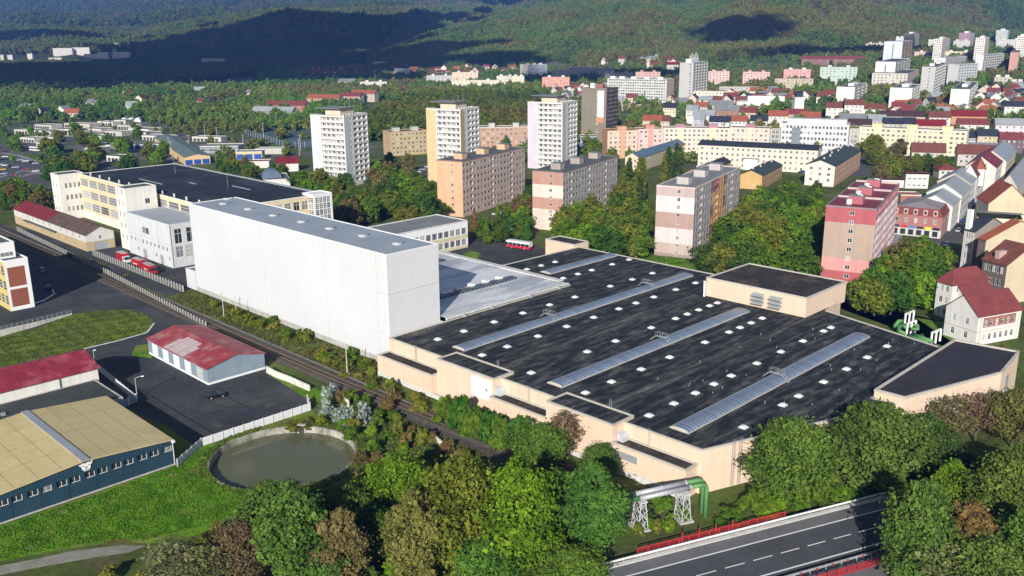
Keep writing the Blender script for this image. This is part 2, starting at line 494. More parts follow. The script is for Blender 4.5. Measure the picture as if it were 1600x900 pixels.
def door_mesh(w, h, m):
    key = (round(w, 2), round(h, 2), m.name)
    if key not in DOORC:
        mb = MB()
        mb.quad((0, 0, 0), (w, 0, 0), (w, 0, h), (0, 0, h))
        mb.box(w * .49, w * .51, -0.03, 0, 0.05, h - .05, 0, "k")
        if h > 2.6: mb.box(0.05, w - .05, -0.03, 0, h * .6, h * .6 + .06, 0, "k")
        mb.box(0, .08, -0.03, 0, 0, h, 0, "k"); mb.box(w - .08, w, -0.03, 0, 0, h, 0, "k")
        DOORC[key] = mb.mesh("door", m)
    return DOORC[key]
def gable_tri(mb, side, w, d, h, rh, pf):
    (ox, oy), (ux, uy), rz, Wd = side_frame(side, w, d)
    mb.poly([(ox, oy, h), (ox + ux * Wd, oy + uy * Wd, h), (ox + ux * Wd / 2, oy + uy * Wd / 2, h + rh)], pf(side, Wd / 2, h + .1))
def roof_mesh(kind, w, d, h, rh, oh=0.4, th=0.22):
    mb = MB()
    if kind in ('gable_x', 'gable_y'):
        W2, D2 = (w, d) if kind == 'gable_x' else (d, w)
        # built with the ridge along local X, swapped afterwards for gable_y
        sl = rh / (D2 / 2)
        e = -oh * sl
        def T(x, y, z): return (x, y, z) if kind == 'gable_x' else (w - y, x, z)
        for sgn in (0, 1):
            ya, yb = (-oh, D2 / 2) if sgn == 0 else (D2 + oh, D2 / 2)
            p = [(-oh, ya, h + e), (W2 + oh, ya, h + e), (W2 + oh, yb, h + rh), (-oh, yb, h + rh)]
            if sgn: p = [p[1], p[0], p[3], p[2]]
            t = [T(x, y, z + th) for x, y, z in p]
            u = [T(x, y, z + .02) for x, y, z in p]
            mb.quad(*t)
            mb.quad(u[0], u[1], t[1], t[0])
            mb.quad(u[1], u[2], t[2], t[1]); mb.quad(u[3], u[0], t[0], t[3])
            mb.quad(u[3], u[2], u[1], u[0])
    elif kind == 'hip':
        m = min(w, d) / 2
        e = -oh * rh / m
        a = [(-oh, -oh, h + e), (w + oh, -oh, h + e), (w + oh, d + oh, h + e), (-oh, d + oh, h + e)]
        r = [(m, m, h + rh), (w - m, m, h + rh)] if w >= d else [(m, m, h + rh), (m, d - m, h + rh)]
        if w >= d:
            fs = [[a[0], a[1], r[1], r[0]], [a[1], a[2], r[1]], [a[2], a[3], r[0], r[1]], [a[3], a[0], r[0]]]
        else:
            fs = [[a[0], a[1], r[0]], [a[1], a[2], r[1], r[0]], [a[2], a[3], r[1]], [a[3], a[0], r[0], r[1]]]
        for f in fs: mb.poly([(x, y, z + th) for x, y, z in f])
        for i in range(4):
            p, q = a[i], a[(i + 1) % 4]
            mb.quad(p, q, (q[0], q[1], q[2] + th), (p[0], p[1], p[2] + th))
    elif kind == 'mansard':
        i = 1.6
        b = [(-.2, -.2), (w + .2, -.2), (w + .2, d + .2), (-.2, d + .2)]
        t = [(i, i), (w - i, i), (w - i, d - i), (i, d - i)]
        for k in range(4):
            p, q, s, r = b[k], b[(k + 1) % 4], t[(k + 1) % 4], t[k]
            mb.quad((*p, h), (*q, h), (*s, h + rh), (*r, h + rh))
        c1, c2 = (w * .3, d / 2, h + rh + 1.6), (w * .7, d / 2, h + rh + 1.6)
        T = [(*p, h + rh) for p in t]
        mb.poly([T[0], T[1], c2, c1], 1); mb.poly([T[1], T[2], c2], 1); mb.poly([T[2], T[3], c1, c2], 1); mb.poly([T[3], T[0], c1], 1)
    elif kind == 'shed':                                # falls towards y = d
        mb.quad((-oh, -oh, h + rh), (w + oh, -oh, h + rh), (w + oh, d + oh, h + .05), (-oh, d + oh, h + .05))
        mb.quad((-oh, -oh, h + rh - th), (w + oh, -oh, h + rh - th), (w + oh, -oh, h + rh), (-oh, -oh, h + rh))
    return mb
def flat_roof(root, w, d, h, m_deck, m_par, par=0.35, pw=0.3, x0=0, y0=0):
    mb = MB(); mb.quad((x0, y0, h), (x0 + w, y0, h), (x0 + w, y0 + d, h), (x0, y0 + d, h)); r = mb.build('roof', m_deck, root)
    if par > 0:
        mb = MB(); o = 0.04; z0 = h - 0.12
        mb.box(x0 - o, x0 + w + o, y0 - o, y0 + pw, z0, h + par); mb.box(x0 - o, x0 + w + o, y0 + d - pw, y0 + d + o, z0, h + par)
        mb.box(x0 - o, x0 + pw, y0 + pw, y0 + d - pw, z0, h + par, 0, "fk"); mb.box(x0 + w - pw, x0 + w + o, y0 + pw, y0 + d - pw, z0, h + par, 0, "fk")
        mb.build('parapet', m_par, root)
    return r
def building(name, label, cat, loc, rz, w, d, h, ops=None, mats=None, pf=None, cuts=None, roof='flat', m_roof=None, m_par=None, rh=0.0,
             joined=False, huts=(), chim=(), oh=0.4, par=0.35, dep=0.16, group=None, z0=-2.5, glmix=(0.62, 0.25), m_gab=None):
    ops = ops or {}
    mats = mats or [M_WHITE]
    pf = pf or (lambda s, u, v: 0)
    cuts = cuts or {}
    root = thing(name, label, cat, loc, rz, group)
    add_foot(loc[0], loc[1], rz, 0, w, 0, d)
    mb = MB()
    for s in range(4):
        cu, cv = cuts.get(s, ((), ()))
        wall_mesh(mb, s, w, d, h, ops.get(s, []), pf, cu, cv, z0, dep)
    if roof == 'gable_x':
        gable_tri(mb, 1, w, d, h, rh, pf); gable_tri(mb, 3, w, d, h, rh, pf)
    if roof == 'gable_y':
        gable_tri(mb, 0, w, d, h, rh, pf); gable_tri(mb, 2, w, d, h, rh, pf)
    wo = mb.build('wall', mats, root)
    jm = MB() if joined else None
    for s in range(4):
        if ops.get(s): put_windows(root, s, w, d, ops[s], jm, dep, glmix)
    if joined and jm.v:
        jm.build('window', [M_FRAME, M_GLASS, M_GLASS2, M_GLASS3], root, kind='stuff')
    m_roof = m_roof or M_BITUMEN
    if roof == 'flat':
        r = flat_roof(root, w, d, h, m_roof, m_par or mats[0], par)
        top = h
    else:
        rm = roof_mesh(roof, w, d, h, rh, oh)
        r = rm.build('roof', [m_roof, m_par or m_roof], root)
        top = h + rh * .7
    for hx, hy, hw, hd, hh, hm in huts:                 # lift heads on the roof
        b = MB(); b.box(hx, hx + hw, hy, hy + hd, h, h + hh, 0, "b"); b.box(hx - .15, hx + hw + .15, hy - .15, hy + hd + .15, h + hh, h + hh + .18, 1)
        b.build('rooftop_hut', [hm, M_ROOFGREY], root)
    for cx, cy, ch in chim:
        b = MB(); b.box(cx - .4, cx + .4, cy - .4, cy + .4, h, h + ch); b.build('chimney', CHIM, r)
    return root
CHIM = mat("chimney_render", (0.50, 0.46, 0.42), rough=0.9, var=0.2)
def frame_at(cx, cy, h, phi):
    """corner seen at pixel (cx, cy) on the roof line of a house h high; phi = bearing of its wall that runs right"""
    p = hit(cx, cy, h)
    a = math.radians(phi)
    return p, math.pi / 2 - a
def span(p, z, rz, axis, pxx, lo=1.0, hi=400.0):
    c, s = math.cos(rz), math.sin(rz)
    dx, dy = (c, s) if axis == 'x' else (-s, c)
    sg = 1 if proj(p[0] + dx * 5, p[1] + dy * 5, z)[0] > proj(p[0], p[1], z)[0] else -1
    for _ in range(40):
        m = (lo + hi) / 2
        if (proj(p[0] + dx * m, p[1] + dy * m, z)[0] - pxx) * sg < 0: lo = m
        else: hi = m
    return (lo + hi) / 2
def block(label, C, xL, xR, phi, h, depth=None, floors=None, nL=0, nR=0, colL=(230, 225, 210), colR=None, cat='apartment block', name='apartment_block', roof='flat',
          m_roof=None, rh=0.0, ww=1.5, wh=1.5, fh=3.0, joined=True, huts=0, hutcol=None, sill=0.9, roofh=None, kindL='plain', kindR='plain', bandsL=None, bandsR=None, chim=0, group=None, width=None, extra=None, pcol=None, opsL=None, opsR=None, colsR=None, glmix=(0.62, 0.25)):
    """house placed by the pixel of its nearest roof corner, its bearing and the pixels its two walls end at"""
    p, rz = frame_at(C[0], C[1], h, phi)
    z = p[2] + h
    w = width if width else span(p, z, rz, 'x', xR)
    d = depth if depth else span(p, z, rz, 'y', xL)
    w, d = min(w, 140), min(d, 140)
    floors = floors or max(1, int(round(h / fh - .2)))
    colR = colR or colL
    mats = [paint(colL), paint(colR)]
    def bands(b):
        return [paint(c) for _, c in b] if b else []
    mL, mR = bands(bandsL), bands(bandsR)
    mats += mL + mR
    nC = len(mats)
    if colsR: mats += [paint(c) for *_, c in colsR]
    def pf(s, u, v):
        if s == 3 and bandsL:
            for i, (t, _) in enumerate(bandsL):
                if v < t: return 2 + i
        if s == 0 and colsR:
            for i, (a, b, lo, hi, _) in enumerate(colsR):
                if a * w < u < b * w and lo * h < v < hi * h: return nC + i
        if s in (0,) and bandsR:
            for i, (t, _) in enumerate(bandsR):
                if v < t: return 2 + len(mL) + i
        return 0 if s in (3, 1) else 1
    cuts = {}
    if bandsL: cuts[3] = ((), [t for t, _ in bandsL])
    if bandsR: cuts[0] = ((), [t for t, _ in bandsR])
    if colsR: cuts[0] = ([q * w for c in colsR for q in c[:2]], [q * h for c in colsR for q in c[2:4]])
    ops = {}
    off = h - floors * fh - .3
    if nL: ops[3] = rows(d, nL, floors, fh, ww, wh, sill, v0=off, kind=kindL)
    if nR: ops[0] = rows(w, nR, floors, fh, ww, wh, sill, v0=off, kind=kindR)
    if opsL: ops[3] = opsL(d, h)
    if opsR: ops[0] = opsR(w, h)
    hl = []
    if huts:
        for i in range(huts):
            hx = w * (i + .5) / huts - 2.2
            hl.append((hx, d * .35, 4.4, min(4.5, d * .5), 2.6, paint(hutcol or colR)))
    ch = [((i + .5) * w / chim + random.uniform(-1, 1), d / 2 + random.uniform(-1.2, 1.2), rh + 1.0) for i in range(chim)]
    r = building(name, label, cat, (p[0], p[1], p[2]), rz, w, d, h, ops, mats, pf, cuts, roof, m_roof, paint(pcol) if pcol else None, rh, joined, hl, ch, group=group, glmix=glmix)
    if extra: extra(r, w, d, h, rz)
    return r, w, d, p, rz
# ------------------------------------------------------------------ trees
def leaf_mat(name, inst):
    m = bpy.data.materials.new(name); m.use_nodes = True
    n, l = m.node_tree.nodes, m.node_tree.links
    n.remove(n["Principled BSDF"])
    out = n["Material Output"]
    if inst:
        at_ = n.new("ShaderNodeAttribute"); at_.attribute_type = 'INSTANCER'; at_.attribute_name = 'tint'; col = at_.outputs["Color"]
    else:
        oi = n.new("ShaderNodeObjectInfo"); col = oi.outputs["Color"]
    av = n.new("ShaderNodeAttribute"); av.attribute_type = 'GEOMETRY'; av.attribute_name = 'leafvar'
    hs = n.new("ShaderNodeHueSaturation")
    mr = n.new("ShaderNodeMapRange"); mr.inputs[3].default_value, mr.inputs[4].default_value = 0.6, 1.55
    l.new(av.outputs["Fac"], mr.inputs[0]); l.new(mr.outputs[0], hs.inputs["Value"])
    mr2 = n.new("ShaderNodeMapRange"); mr2.inputs[3].default_value, mr2.inputs[4].default_value = 0.515, 0.485
    l.new(av.outputs["Fac"], mr2.inputs[0]); l.new(mr2.outputs[0], hs.inputs["Hue"])
    l.new(col, hs.inputs["Color"])
    d = n.new("ShaderNodeBsdfDiffuse"); t = n.new("ShaderNodeBsdfTranslucent"); mx = n.new("ShaderNodeMixShader"); mx.inputs[0].default_value = 0.30
    l.new(hs.outputs[0], d.inputs[0]); l.new(hs.outputs[0], t.inputs[0])
    l.new(d.outputs[0], mx.inputs[1]); l.new(t.outputs[0], mx.inputs[2]); l.new(mx.outputs[0], out.inputs[0])
    return m
M_LEAF = leaf_mat("leaves", False)
M_LEAFI = leaf_mat("leaves_of_the_wood", True)
def leaf_quads(pos, nrm, size, var, r):
    """one small folded leaf clump per point"""
    n = len(pos)
    a = r.normal(size=(n, 3))
    u = np.cross(nrm, a); u /= np.linalg.norm(u, axis=1)[:, None] + 1e-9
    w = np.cross(nrm, u); w /= np.linalg.norm(w, axis=1)[:, None] + 1e-9
    s = size[:, None]
    asp = r.uniform(0.7, 1.3, n)[:, None]
    p = np.stack([pos - u * s * asp, pos - w * s / asp, pos + u * s * asp, pos + w * s / asp], 1)
    p += r.normal(size=p.shape) * s[:, None] * 0.15
    return p.reshape(-1, 3), np.arange(n * 4).reshape(-1, 4), np.repeat(var, 1)
def crown_mesh(name, seed, H, Wd, base, shape, nl, nq, leaf, mt, sparse=0.0):
    """crown between heights base and H, width Wd, made of leaf clumps on nl uneven boughs"""
    r = np.random.default_rng(seed)
    ch = H - base
    L = []
    for i in range(nl):
        t = (i + r.uniform(0.2, 0.8)) / nl                  # height share
        if shape == 'round': prof = math.sqrt(max(0.05, 1 - (2 * t - 0.85) ** 2 * 0.95)) if t < .95 else .3
        elif shape == 'oval': prof = (math.sin(math.pi * min(1, t * 0.92 + .1)) ** .6) * .85
        elif shape == 'cone': prof = (1 - t) * 1.0 + 0.05
        elif shape == 'column': prof = .55 * (math.sin(math.pi * min(1, t * .9 + .12)) ** .5)
        else: prof = 1.0 - 0.55 * t
        ang = i * 2.39996 + r.uniform(-.5, .5)
        rad = Wd / 2 * prof
        rr = r.uniform(.35, .88) * rad if shape not in ('cone', 'column') else r.uniform(.2, .5) * rad
        lr = (rad * r.uniform(.22, .56)) if shape not in ('cone', 'column') else rad * r.uniform(.5, .75)
        if shape in ('round', 'oval'):
            rr *= 1 + .30 * math.sin(2 * ang + seed) + .18 * math.sin(3 * ang + seed * 2.3)
        lr = max(lr, 0.09 * Wd)
        L.append((rr * math.cos(ang), rr * math.sin(ang), base + ch * (0.06 + .86 * t), lr, lr * (r.uniform(.7, 1.0) if shape != 'column' else 1.8), r.uniform(0, 1)))
    L = np.array(L)
    wgt = L[:, 3] ** 2; wgt /= wgt.sum()
    k = r.choice(len(L), nq, p=wgt)
    d = r.normal(size=(nq, 3)); d /= np.linalg.norm(d, axis=1)[:, None]
    d[:, 2] = np.where(d[:, 2] < -.35, -d[:, 2], d[:, 2])
    # clusters on each bough: pull towards a few directions so that gaps stay open
    sub = r.normal(size=(len(L), 14, 3)); sub /= np.linalg.norm(sub, axis=2)[:, :, None]
    pick = sub[k, r.integers(0, 14, nq)]
    d = d * .55 + pick * .75; d /= np.linalg.norm(d, axis=1)[:, None]
    sh = r.uniform(0.25, 1.12, nq) ** .6
    spray = r.uniform(size=nq) < .09                       # twigs that stick out of the bough
    sh = np.where(spray, r.uniform(1.1, 1.55, nq), sh)
    pos = L[k, :3] + d * np.stack([L[k, 3], L[k, 3], L[k, 4]], 1) * sh[:, None]
    if sparse > 0:
        keep = r.uniform(size=nq) > sparse
        pos, d, k = pos[keep], d[keep], k[keep]
    pos[:, 2] = np.maximum(pos[:, 2], base * .6 + .1)
    nrm = d * 0.75 + r.normal(size=d.shape) * .5 + np.array([0, 0, .25]); nrm /= np.linalg.norm(nrm, axis=1)[:, None]
    size = leaf * np.clip(r.lognormal(-.1, .42, len(pos)), .35, 2.2)
    var = np.clip(L[k, 5] * .55 + r.uniform(0, .45, len(pos)), 0, 1)
    v, f, vv = leaf_quads(pos, nrm, size, var, r)
    me = arr_mesh(name, v, f, mt)
    a = me.attributes.new("leafvar", 'FLOAT', 'FACE'); a.data.foreach_set("value", vv.astype(np.float32))
    return me, L
def trunk_mesh(name, H, base, L, r0, seed, lean=0.02, n=7, nlimb=6):
    mb = MB(); r = random.Random(seed)
    top = base + (H - base) * .75
    pts = [np.array((0, 0, -.6))]
    for i in range(1, 6):
        t = i / 5
        pts.append(np.array((r.uniform(-lean, lean) * H * t, r.uniform(-lean, lean) * H * t, top * t)))
    rad = [r0 * 1.25] + [r0 * (1 - .8 * (i / 5)) for i in range(1, 6)]
    mb.tube(pts, rad, 0, n)
    idx = list(range(len(L))); r.shuffle(idx)
    for i in idx[:nlimb]:
        e = L[i, :3].copy(); t = max(.25, min(.9, (e[2] - L[i, 4] * .8) / top * .8))
        s = pts[0] + (pts[-1] - pts[0]) * t
        m = (s + e) / 2 + np.array((0, 0, -.04 * H * (0 if e[2] > s[2] else -1)))
        mb.tube([s, m, e], [r0 * .42 * (1 - t * .5), r0 * .28, r0 * .1], 0, 5)
    return mb.mesh(name, M_BARK, True)
PROTO = {}
def mk(key, H, Wd, base, shape, nl, nq, leaf, seed, r0=.28, sparse=0, inst=False):
    cm, L = crown_mesh("crown_" + key, seed, H, Wd, base, shape, nl, nq, leaf, M_LEAFI if inst else M_LEAF, sparse)
    tm = trunk_mesh("trunk_" + key, H, base, L, r0, seed, nlimb=min(8, nl))
    PROTO[key] = (cm, tm, H, Wd)
mk('near_a', 17, 12, 2.2, 'round', 74, 24000, .185, 1)
mk('near_b', 18, 11, 2.4, 'oval', 70, 23000, .18, 2)
mk('near_c', 15, 12, 3.0, 'round', 60, 20000, .185, 3)
mk('near_d', 16, 9, 1.8, 'oval', 56, 18000, .17, 4)
mk('near_s', 12, 8, 3.0, 'round', 30, 4200, .16, 5, sparse=.3)
mk('mid_a', 13, 10, 1.2, 'round', 34, 5200, .27, 11)
mk('mid_b', 14, 9, 1.4, 'oval', 34, 5200, .27, 12)
mk('mid_c', 12, 10, 1.2, 'round', 28, 4800, .28, 13)
mk('poplar', 22, 5.5, 1.0, 'column', 26, 4600, .28, 14)
mk('conifer', 14, 6, .8, 'cone', 26, 4200, .25, 15)
mk('far_a', 11, 9, .8, 'round', 14, 900, .56, 21, inst=True)
mk('far_b', 12, 8, .8, 'oval', 14, 900, .55, 22, inst=True)
mk('far_c', 10, 9.5, .8, 'round', 12, 860, .58, 23, inst=True)
mk('far_d', 13, 6, .6, 'cone', 12, 700, .5, 24, inst=True)
def bush_mesh(key, seed, nq, leaf, sparse=0):
    r = np.random.default_rng(seed)
    me, L = crown_mesh("foliage_" + key, seed, 3.0, 3.6, 0.0, 'bush', 12, nq, leaf, M_LEAF, sparse)
    return me
BUSH = [bush_mesh('a', 31, 1900, .17), bush_mesh('b', 32, 1900, .165), bush_mesh('c', 33, 1700, .18)]
BUSHS = bush_mesh('slender', 34, 1400, .12, .25)
GREEN, BRIGHT, OLIVE, DEEP, BROWN, RUST, SILVER, YELLOW = (.095, .165, .018), (.135, .235, .018), (.155, .180, .026), (.060, .125, .020), (.175, .145, .050), (.165, .115, .042), (.34, .40, .36), (.22, .21, .03)
def jit(c, s=.14):
    k = 1 + random.uniform(-s, s)
    return tuple(max(.004, v * k * (1 + random.uniform(-s * .6, s * .6))) for v in c)
NT = [0]
def tree(key, x, y, z, h, w, col, label, group=None, cat='tree', name='tree'):
    cm, tm, H, Wd = PROTO[key]
    root = thing(name, label, cat, (x, y, z - .05), random.uniform(0, 6.28), group)
    root.scale = (w / Wd, w / Wd, h / H)
    link('trunk', tm, root)
    c = link('crown', cm, root); c.color = (*col, 1)
    NT[0] += 1
    return root
def bush(x, y, z, h, w, col, label, group=None, me=None, name='bush'):
    o = link(name, me or random.choice(BUSH), None, (x, y, z - .05), random.uniform(0, 6.28), label=label, category='bush')
    o.scale = (w / 3.6, w / 3.6, h / 3.0); o.color = (*col, 1)
    if group: o['group'] = group
    return o
PCOL = bpy.data.collections.new("tree_kinds")            # never linked to the scene: only the wood below draws on it
_po = []
for k in ('far_a', 'far_b', 'far_c', 'far_d'):
    o = bpy.data.objects.new("kind_" + k, PROTO[k][0]); PCOL.objects.link(o); _po.append(o)
def forest_nodes():
    ng = bpy.data.node_groups.new("wood", 'GeometryNodeTree')
    ng.interface.new_socket("Geometry", in_out='INPUT', socket_type='NodeSocketGeometry')
    ng.interface.new_socket("Geometry", in_out='OUTPUT', socket_type='NodeSocketGeometry')
    n, l = ng.nodes, ng.links
    gi, go = n.new("NodeGroupInput"), n.new("NodeGroupOutput")
    ci = n.new("GeometryNodeCollectionInfo"); ci.inputs[0].default_value = PCOL; ci.inputs[1].default_value = True; ci.inputs[2].default_value = True
    iop = n.new("GeometryNodeInstanceOnPoints"); iop.inputs["Pick Instance"].default_value = True
    def na(nm, t):
        a = n.new("GeometryNodeInputNamedAttribute"); a.data_type = t; a.inputs[0].default_value = nm; return a.outputs[0]
    cx = n.new("ShaderNodeCombineXYZ"); l.new(na("rot", 'FLOAT'), cx.inputs[2])
    l.new(gi.outputs[0], iop.inputs["Points"]); l.new(ci.outputs[0], iop.inputs["Instance"])
    l.new(na("pid", 'INT'), iop.inputs["Instance Index"])
    e2r = n.new("FunctionNodeEulerToRotation"); l.new(cx.outputs[0], e2r.inputs[0]); l.new(e2r.outputs[0], iop.inputs["Rotation"])
    l.new(na("scl", 'FLOAT_VECTOR'), iop.inputs["Scale"])
    l.new(iop.outputs[0], go.inputs[0])
    return ng
FNG = forest_nodes()
def forest(name, pts, hs, cols, conif=.06, wk=1.0):
    n = len(pts)
    me = bpy.data.meshes.new(name)
    me.vertices.add(n); me.vertices.foreach_set("co", np.asarray(pts, np.float32).ravel())
    pid = rng.integers(0, 3, n); pid[rng.uniform(size=n) < conif] = 3
    hs = np.asarray(hs)
    sc = np.stack([hs / 11 * wk, hs / 11 * wk, hs / 11 * rng.uniform(.85, 1.15, n)], 1)
    for nm, t, v in (("pid", 'INT', pid.astype(np.int32)), ("rot", 'FLOAT', rng.uniform(0, 6.28, n).astype(np.float32))):
        a = me.attributes.new(nm, t, 'POINT'); a.data.foreach_set("value", v)
    a = me.attributes.new("scl", 'FLOAT_VECTOR', 'POINT'); a.data.foreach_set("vector", sc.astype(np.float32).ravel())
    a = me.attributes.new("tint", 'FLOAT_VECTOR', 'POINT'); a.data.foreach_set("vector", np.asarray(cols, np.float32).ravel())
    o = link(name, me, None, kind='stuff')
    md = o.modifiers.new("wood", 'NODES'); md.node_group = FNG
    return o
def in_poly(x, y, P):
    c = False; j = len(P) - 1
    for i in range(len(P)):
        if (P[i][1] > y) != (P[j][1] > y) and x < (P[j][0] - P[i][0]) * (y - P[i][1]) / (P[j][1] - P[i][1]) + P[i][0]: c = not c
        j = i
    return c
# ------------------------------------------------------------------ ground
def sheet(name, pts, z, m, **k):
    mb = MB()
    pts = [tuple(p[:2]) for p in pts]
    area = sum(pts[i][0] * pts[(i + 1) % len(pts)][1] - pts[(i + 1) % len(pts)][0] * pts[i][1] for i in range(len(pts)))
    if area < 0: pts = pts[::-1]
    mb.poly([(x, y, z) for x, y in pts])
    k.setdefault('kind', 'structure')
    return mb.build(name, m, None, **k)
def P(*px): return [at(x, y)[:2] for x, y in px]
def ABP(*l): return [ab(a, b) for a, b in l]
M_GROUND = mat("ground_weedy", (.085, .115, .028), rough=1, var=.35, scale=.06, bump=.15, bscale=.8, col2=(.13, .115, .06), c2scale=.04, spec=.05)
M_TOWN = mat("ground_town", (.085, .125, .03), rough=1, var=.3, scale=.03, bump=.1, bscale=.5, col2=(.13, .13, .125), c2scale=.012, c2lo=.5, c2hi=.56, spec=.1)
M_LAWN = mat("lawn_grass", (.135, .185, .025), rough=1, var=.28, scale=.12, bump=.25, bscale=1.6, col2=(.14, .15, .045), c2scale=.07, spec=.05)
M_LAWNB = mat("lawn_lush", (.11, .235, .016), rough=1, var=.35, scale=.25, bump=.3, bscale=1.5, col2=(.19, .17, .06), c2scale=.11, spec=.05)
M_GRAVEL = mat("track_ballast", (.105, .09, .075), rough=1, var=.3, scale=.6, bump=.1, bscale=5, spec=.1)
M_SAND = mat("gravel_path", (.25, .24, .20), rough=1, var=.25, scale=.3, bump=.1, bscale=3)
PC = ab(84.5, 148.0)
PR = 14.0
E_ = 26.0
ng_ = MB()
xs = [-1200, PC[0] - E_, PC[0] + E_, 1200]; ys = [-300, PC[1] - E_, PC[1] + E_, 600]
for i in range(3):
    for j in range(3):
        if i == 1 and j == 1: continue
        ng_.quad((xs[i], ys[j], 0), (xs[i + 1], ys[j], 0), (xs[i + 1], ys[j + 1], 0), (xs[i], ys[j + 1], 0))
for k in range(64):                                    # square patch round the basin
    a0, a1 = 2 * math.pi * k / 64, 2 * math.pi * (k + 1) / 64
    def sq(a):
        c, s = math.cos(a), math.sin(a); m = E_ / max(abs(c), abs(s)); return (PC[0] + c * m, PC[1] + s * m, 0)
    def ci(a): return (PC[0] + math.cos(a) * (PR + .45), PC[1] + math.sin(a) * (PR + .45), 0)
    ng_.quad(ci(a0), sq(a0), sq(a1), ci(a1))
ng_.build('ground', M_GROUND, None, kind='structure')
# far terrain: polar sheet from 600 m outwards, with the bumpy top of the woods from 2.4 km on
n1, n2 = len(TYf), len(TUf)
XX = TUf[None, :] * TYf[:, None]; YY = np.repeat(TYf[:, None], n2, 1); ZZ = TZ.copy()
hs_ = np.clip((TYf - 3000) / 600, 0, 1)[:, None]
ZZ += hs_ * (rng.normal(size=ZZ.shape) * np.minimum(6 + TYf / 900.0, 12)[:, None])
V_ = np.stack([XX, YY, ZZ], 2).reshape(-1, 3)
I_ = np.arange(n1 * n2).reshape(n1, n2)
F_ = np.stack([I_[:-1, :-1], I_[:-1, 1:], I_[1:, 1:], I_[1:, :-1]], 2).reshape(-1, 4)
iy_ = np.repeat((TYf[:-1] > 1850).astype(int)[:, None], n2 - 1, 1)
uu_ = TUf[None, :-1]
left_ = (uu_ < -0.31) & (TYf[:-1, None] > 1250)
M_WOODFAR = mat("wooded_slope", (.060, .080, .028), rough=1, var=.35, scale=.004, bump=6, bscale=.03, col2=(.085, .075, .036), c2scale=.0035, spec=.0)
link('terrain', arr_mesh('terrain', V_, F_, [M_TOWN, M_WOODFAR], np.maximum(iy_, left_.astype(int)).ravel(), True), None, kind='structure')
# asphalt yards, road, lawns
yard = sheet('asphalt_yard', ABP((69, 163.9), (103, 163.9), (106.5, 191), (112.3, 200), (113.4, 236), (118.6, 316), (122, 395), (123, 470), (60, 470), (60, 260), (72, 200)), .02, M_ASPH)
isl = P((-60, 610), (-60, 540), (60, 512), (112, 491), (160, 485), (205, 484), (232, 494), (240, 505), (228, 520), (185, 532), (130, 545), (0, 580))
sheet('lawn', isl, .05, M_LAWN)
ke = P((130, 545), (185, 532), (228, 520), (240, 505))
mb = MB()
for i in range(3):
    (x0, y0), (x1, y1) = ke[i], ke[i + 1]
    dx, dy = x1 - x0, y1 - y0; L = math.hypot(dx, dy); nx, ny = dy / L * .5, -dx / L * .5
    mb.quad((x0, y0, .12), (x1, y1, .12), (x1 + nx, y1 + ny, .12), (x0 + nx, y0 + ny, .12)); mb.quad((x0 + nx, y0 + ny, .12), (x1 + nx, y1 + ny, .12), (x1 + nx, y1 + ny, 0), (x0 + nx, y0 + ny, 0))
mb.build('kerb', M_CONCW, None, kind='structure')
sheet('lawn', P((205, 555), (212, 540), (232, 538), (238, 552), (236, 560)), .055, M_LAWNB)
_rim = [(84.5 + 14.7 * math.cos(t), 148 + 14.7 * math.sin(t)) for t in np.linspace(math.radians(118), math.radians(262), 24)]
sheet('lawn', ABP(*([(20, 159.6), (20, 150.5), (32.6, 148), (41.9, 144), (48.5, 140), (51.5, 136), (58, 133), (66, 131), (80, 126), (81.8, 133.0)] + _rim[::-1] + [(77.8, 163.6), (75, 163.8), (66, 159.6)])), .03, M_LAWNB)
sheet('lawn', ABP(*([(84.5 + 14.7 * math.cos(t), 148 + 14.7 * math.sin(t)) for t in np.linspace(math.radians(118), math.radians(40), 16)] + [(100.8, 158), (100.8, 163.8), (77.8, 163.7)])), .034, M_LAWN)
sheet('lawn', ABP((67.8, 160.5), (74.5, 164.5), (75, 180), (73, 196), (68.5, 197)), .035, M_LAWN)
sheet('lawn', ABP((104, 166), (106.2, 190), (108.8, 191), (109, 168)), .04, M_LAWNB)
sheet('gravel_path', P((-40, 895), (0, 884), (60, 873), (110, 862), (190, 852), (228, 853), (200, 864), (150, 871), (60, 887), (0, 899), (-40, 908)), .045, M_SAND)
sheet('track_bed', ABP((112.6, 100), (119.2, 100), (119.2, 470), (112.6, 470)), .03, M_GRAVEL)
sheet('asphalt_yard', ABP((120.5, 276), (146, 276), (146, 352), (128, 420), (121.5, 420)), .025, M_ASPH)
sheet('asphalt_yard', P((705, 372), (740, 372), (800, 372), (870, 396), (870, 410), (765, 418), (705, 405)), .03, M_ASPH)
sheet('lawn', P((720, 400), (736, 392), (752, 396), (745, 405), (730, 408)), .06, M_LAWNB)
sheet('lawn', ABP((237, 70), (262, 86), (258, 115), (238, 138), (237, 200), (262, 215), (275, 190), (268, 150), (275, 110)), .017, M_LAWNB)
sheet('puddle', [ab(90.3 + 1.9 * math.cos(t) * (1 + .2 * math.sin(3 * t)), 172.5 + 1.0 * math.sin(t)) for t in np.linspace(0, 6.1, 18)], .028, mat("wet_asphalt", (.015, .016, .018), rough=.12, var=.1, spec=.5))
for a0, b0, a1, b1 in [(80, 166, 80.4, 212), (92, 166, 92.3, 190), (76, 178, 103, 178.3), (86, 230, 112, 230.3), (100, 204, 100.3, 330)]:
    sheet('asphalt_seam', ABP((a0, b0), (a1, b0), (a1, b1), (a0, b1)), .026, mat("asphalt_seam_tar", (.020, .020, .022), rough=.7, var=.3, scale=1))
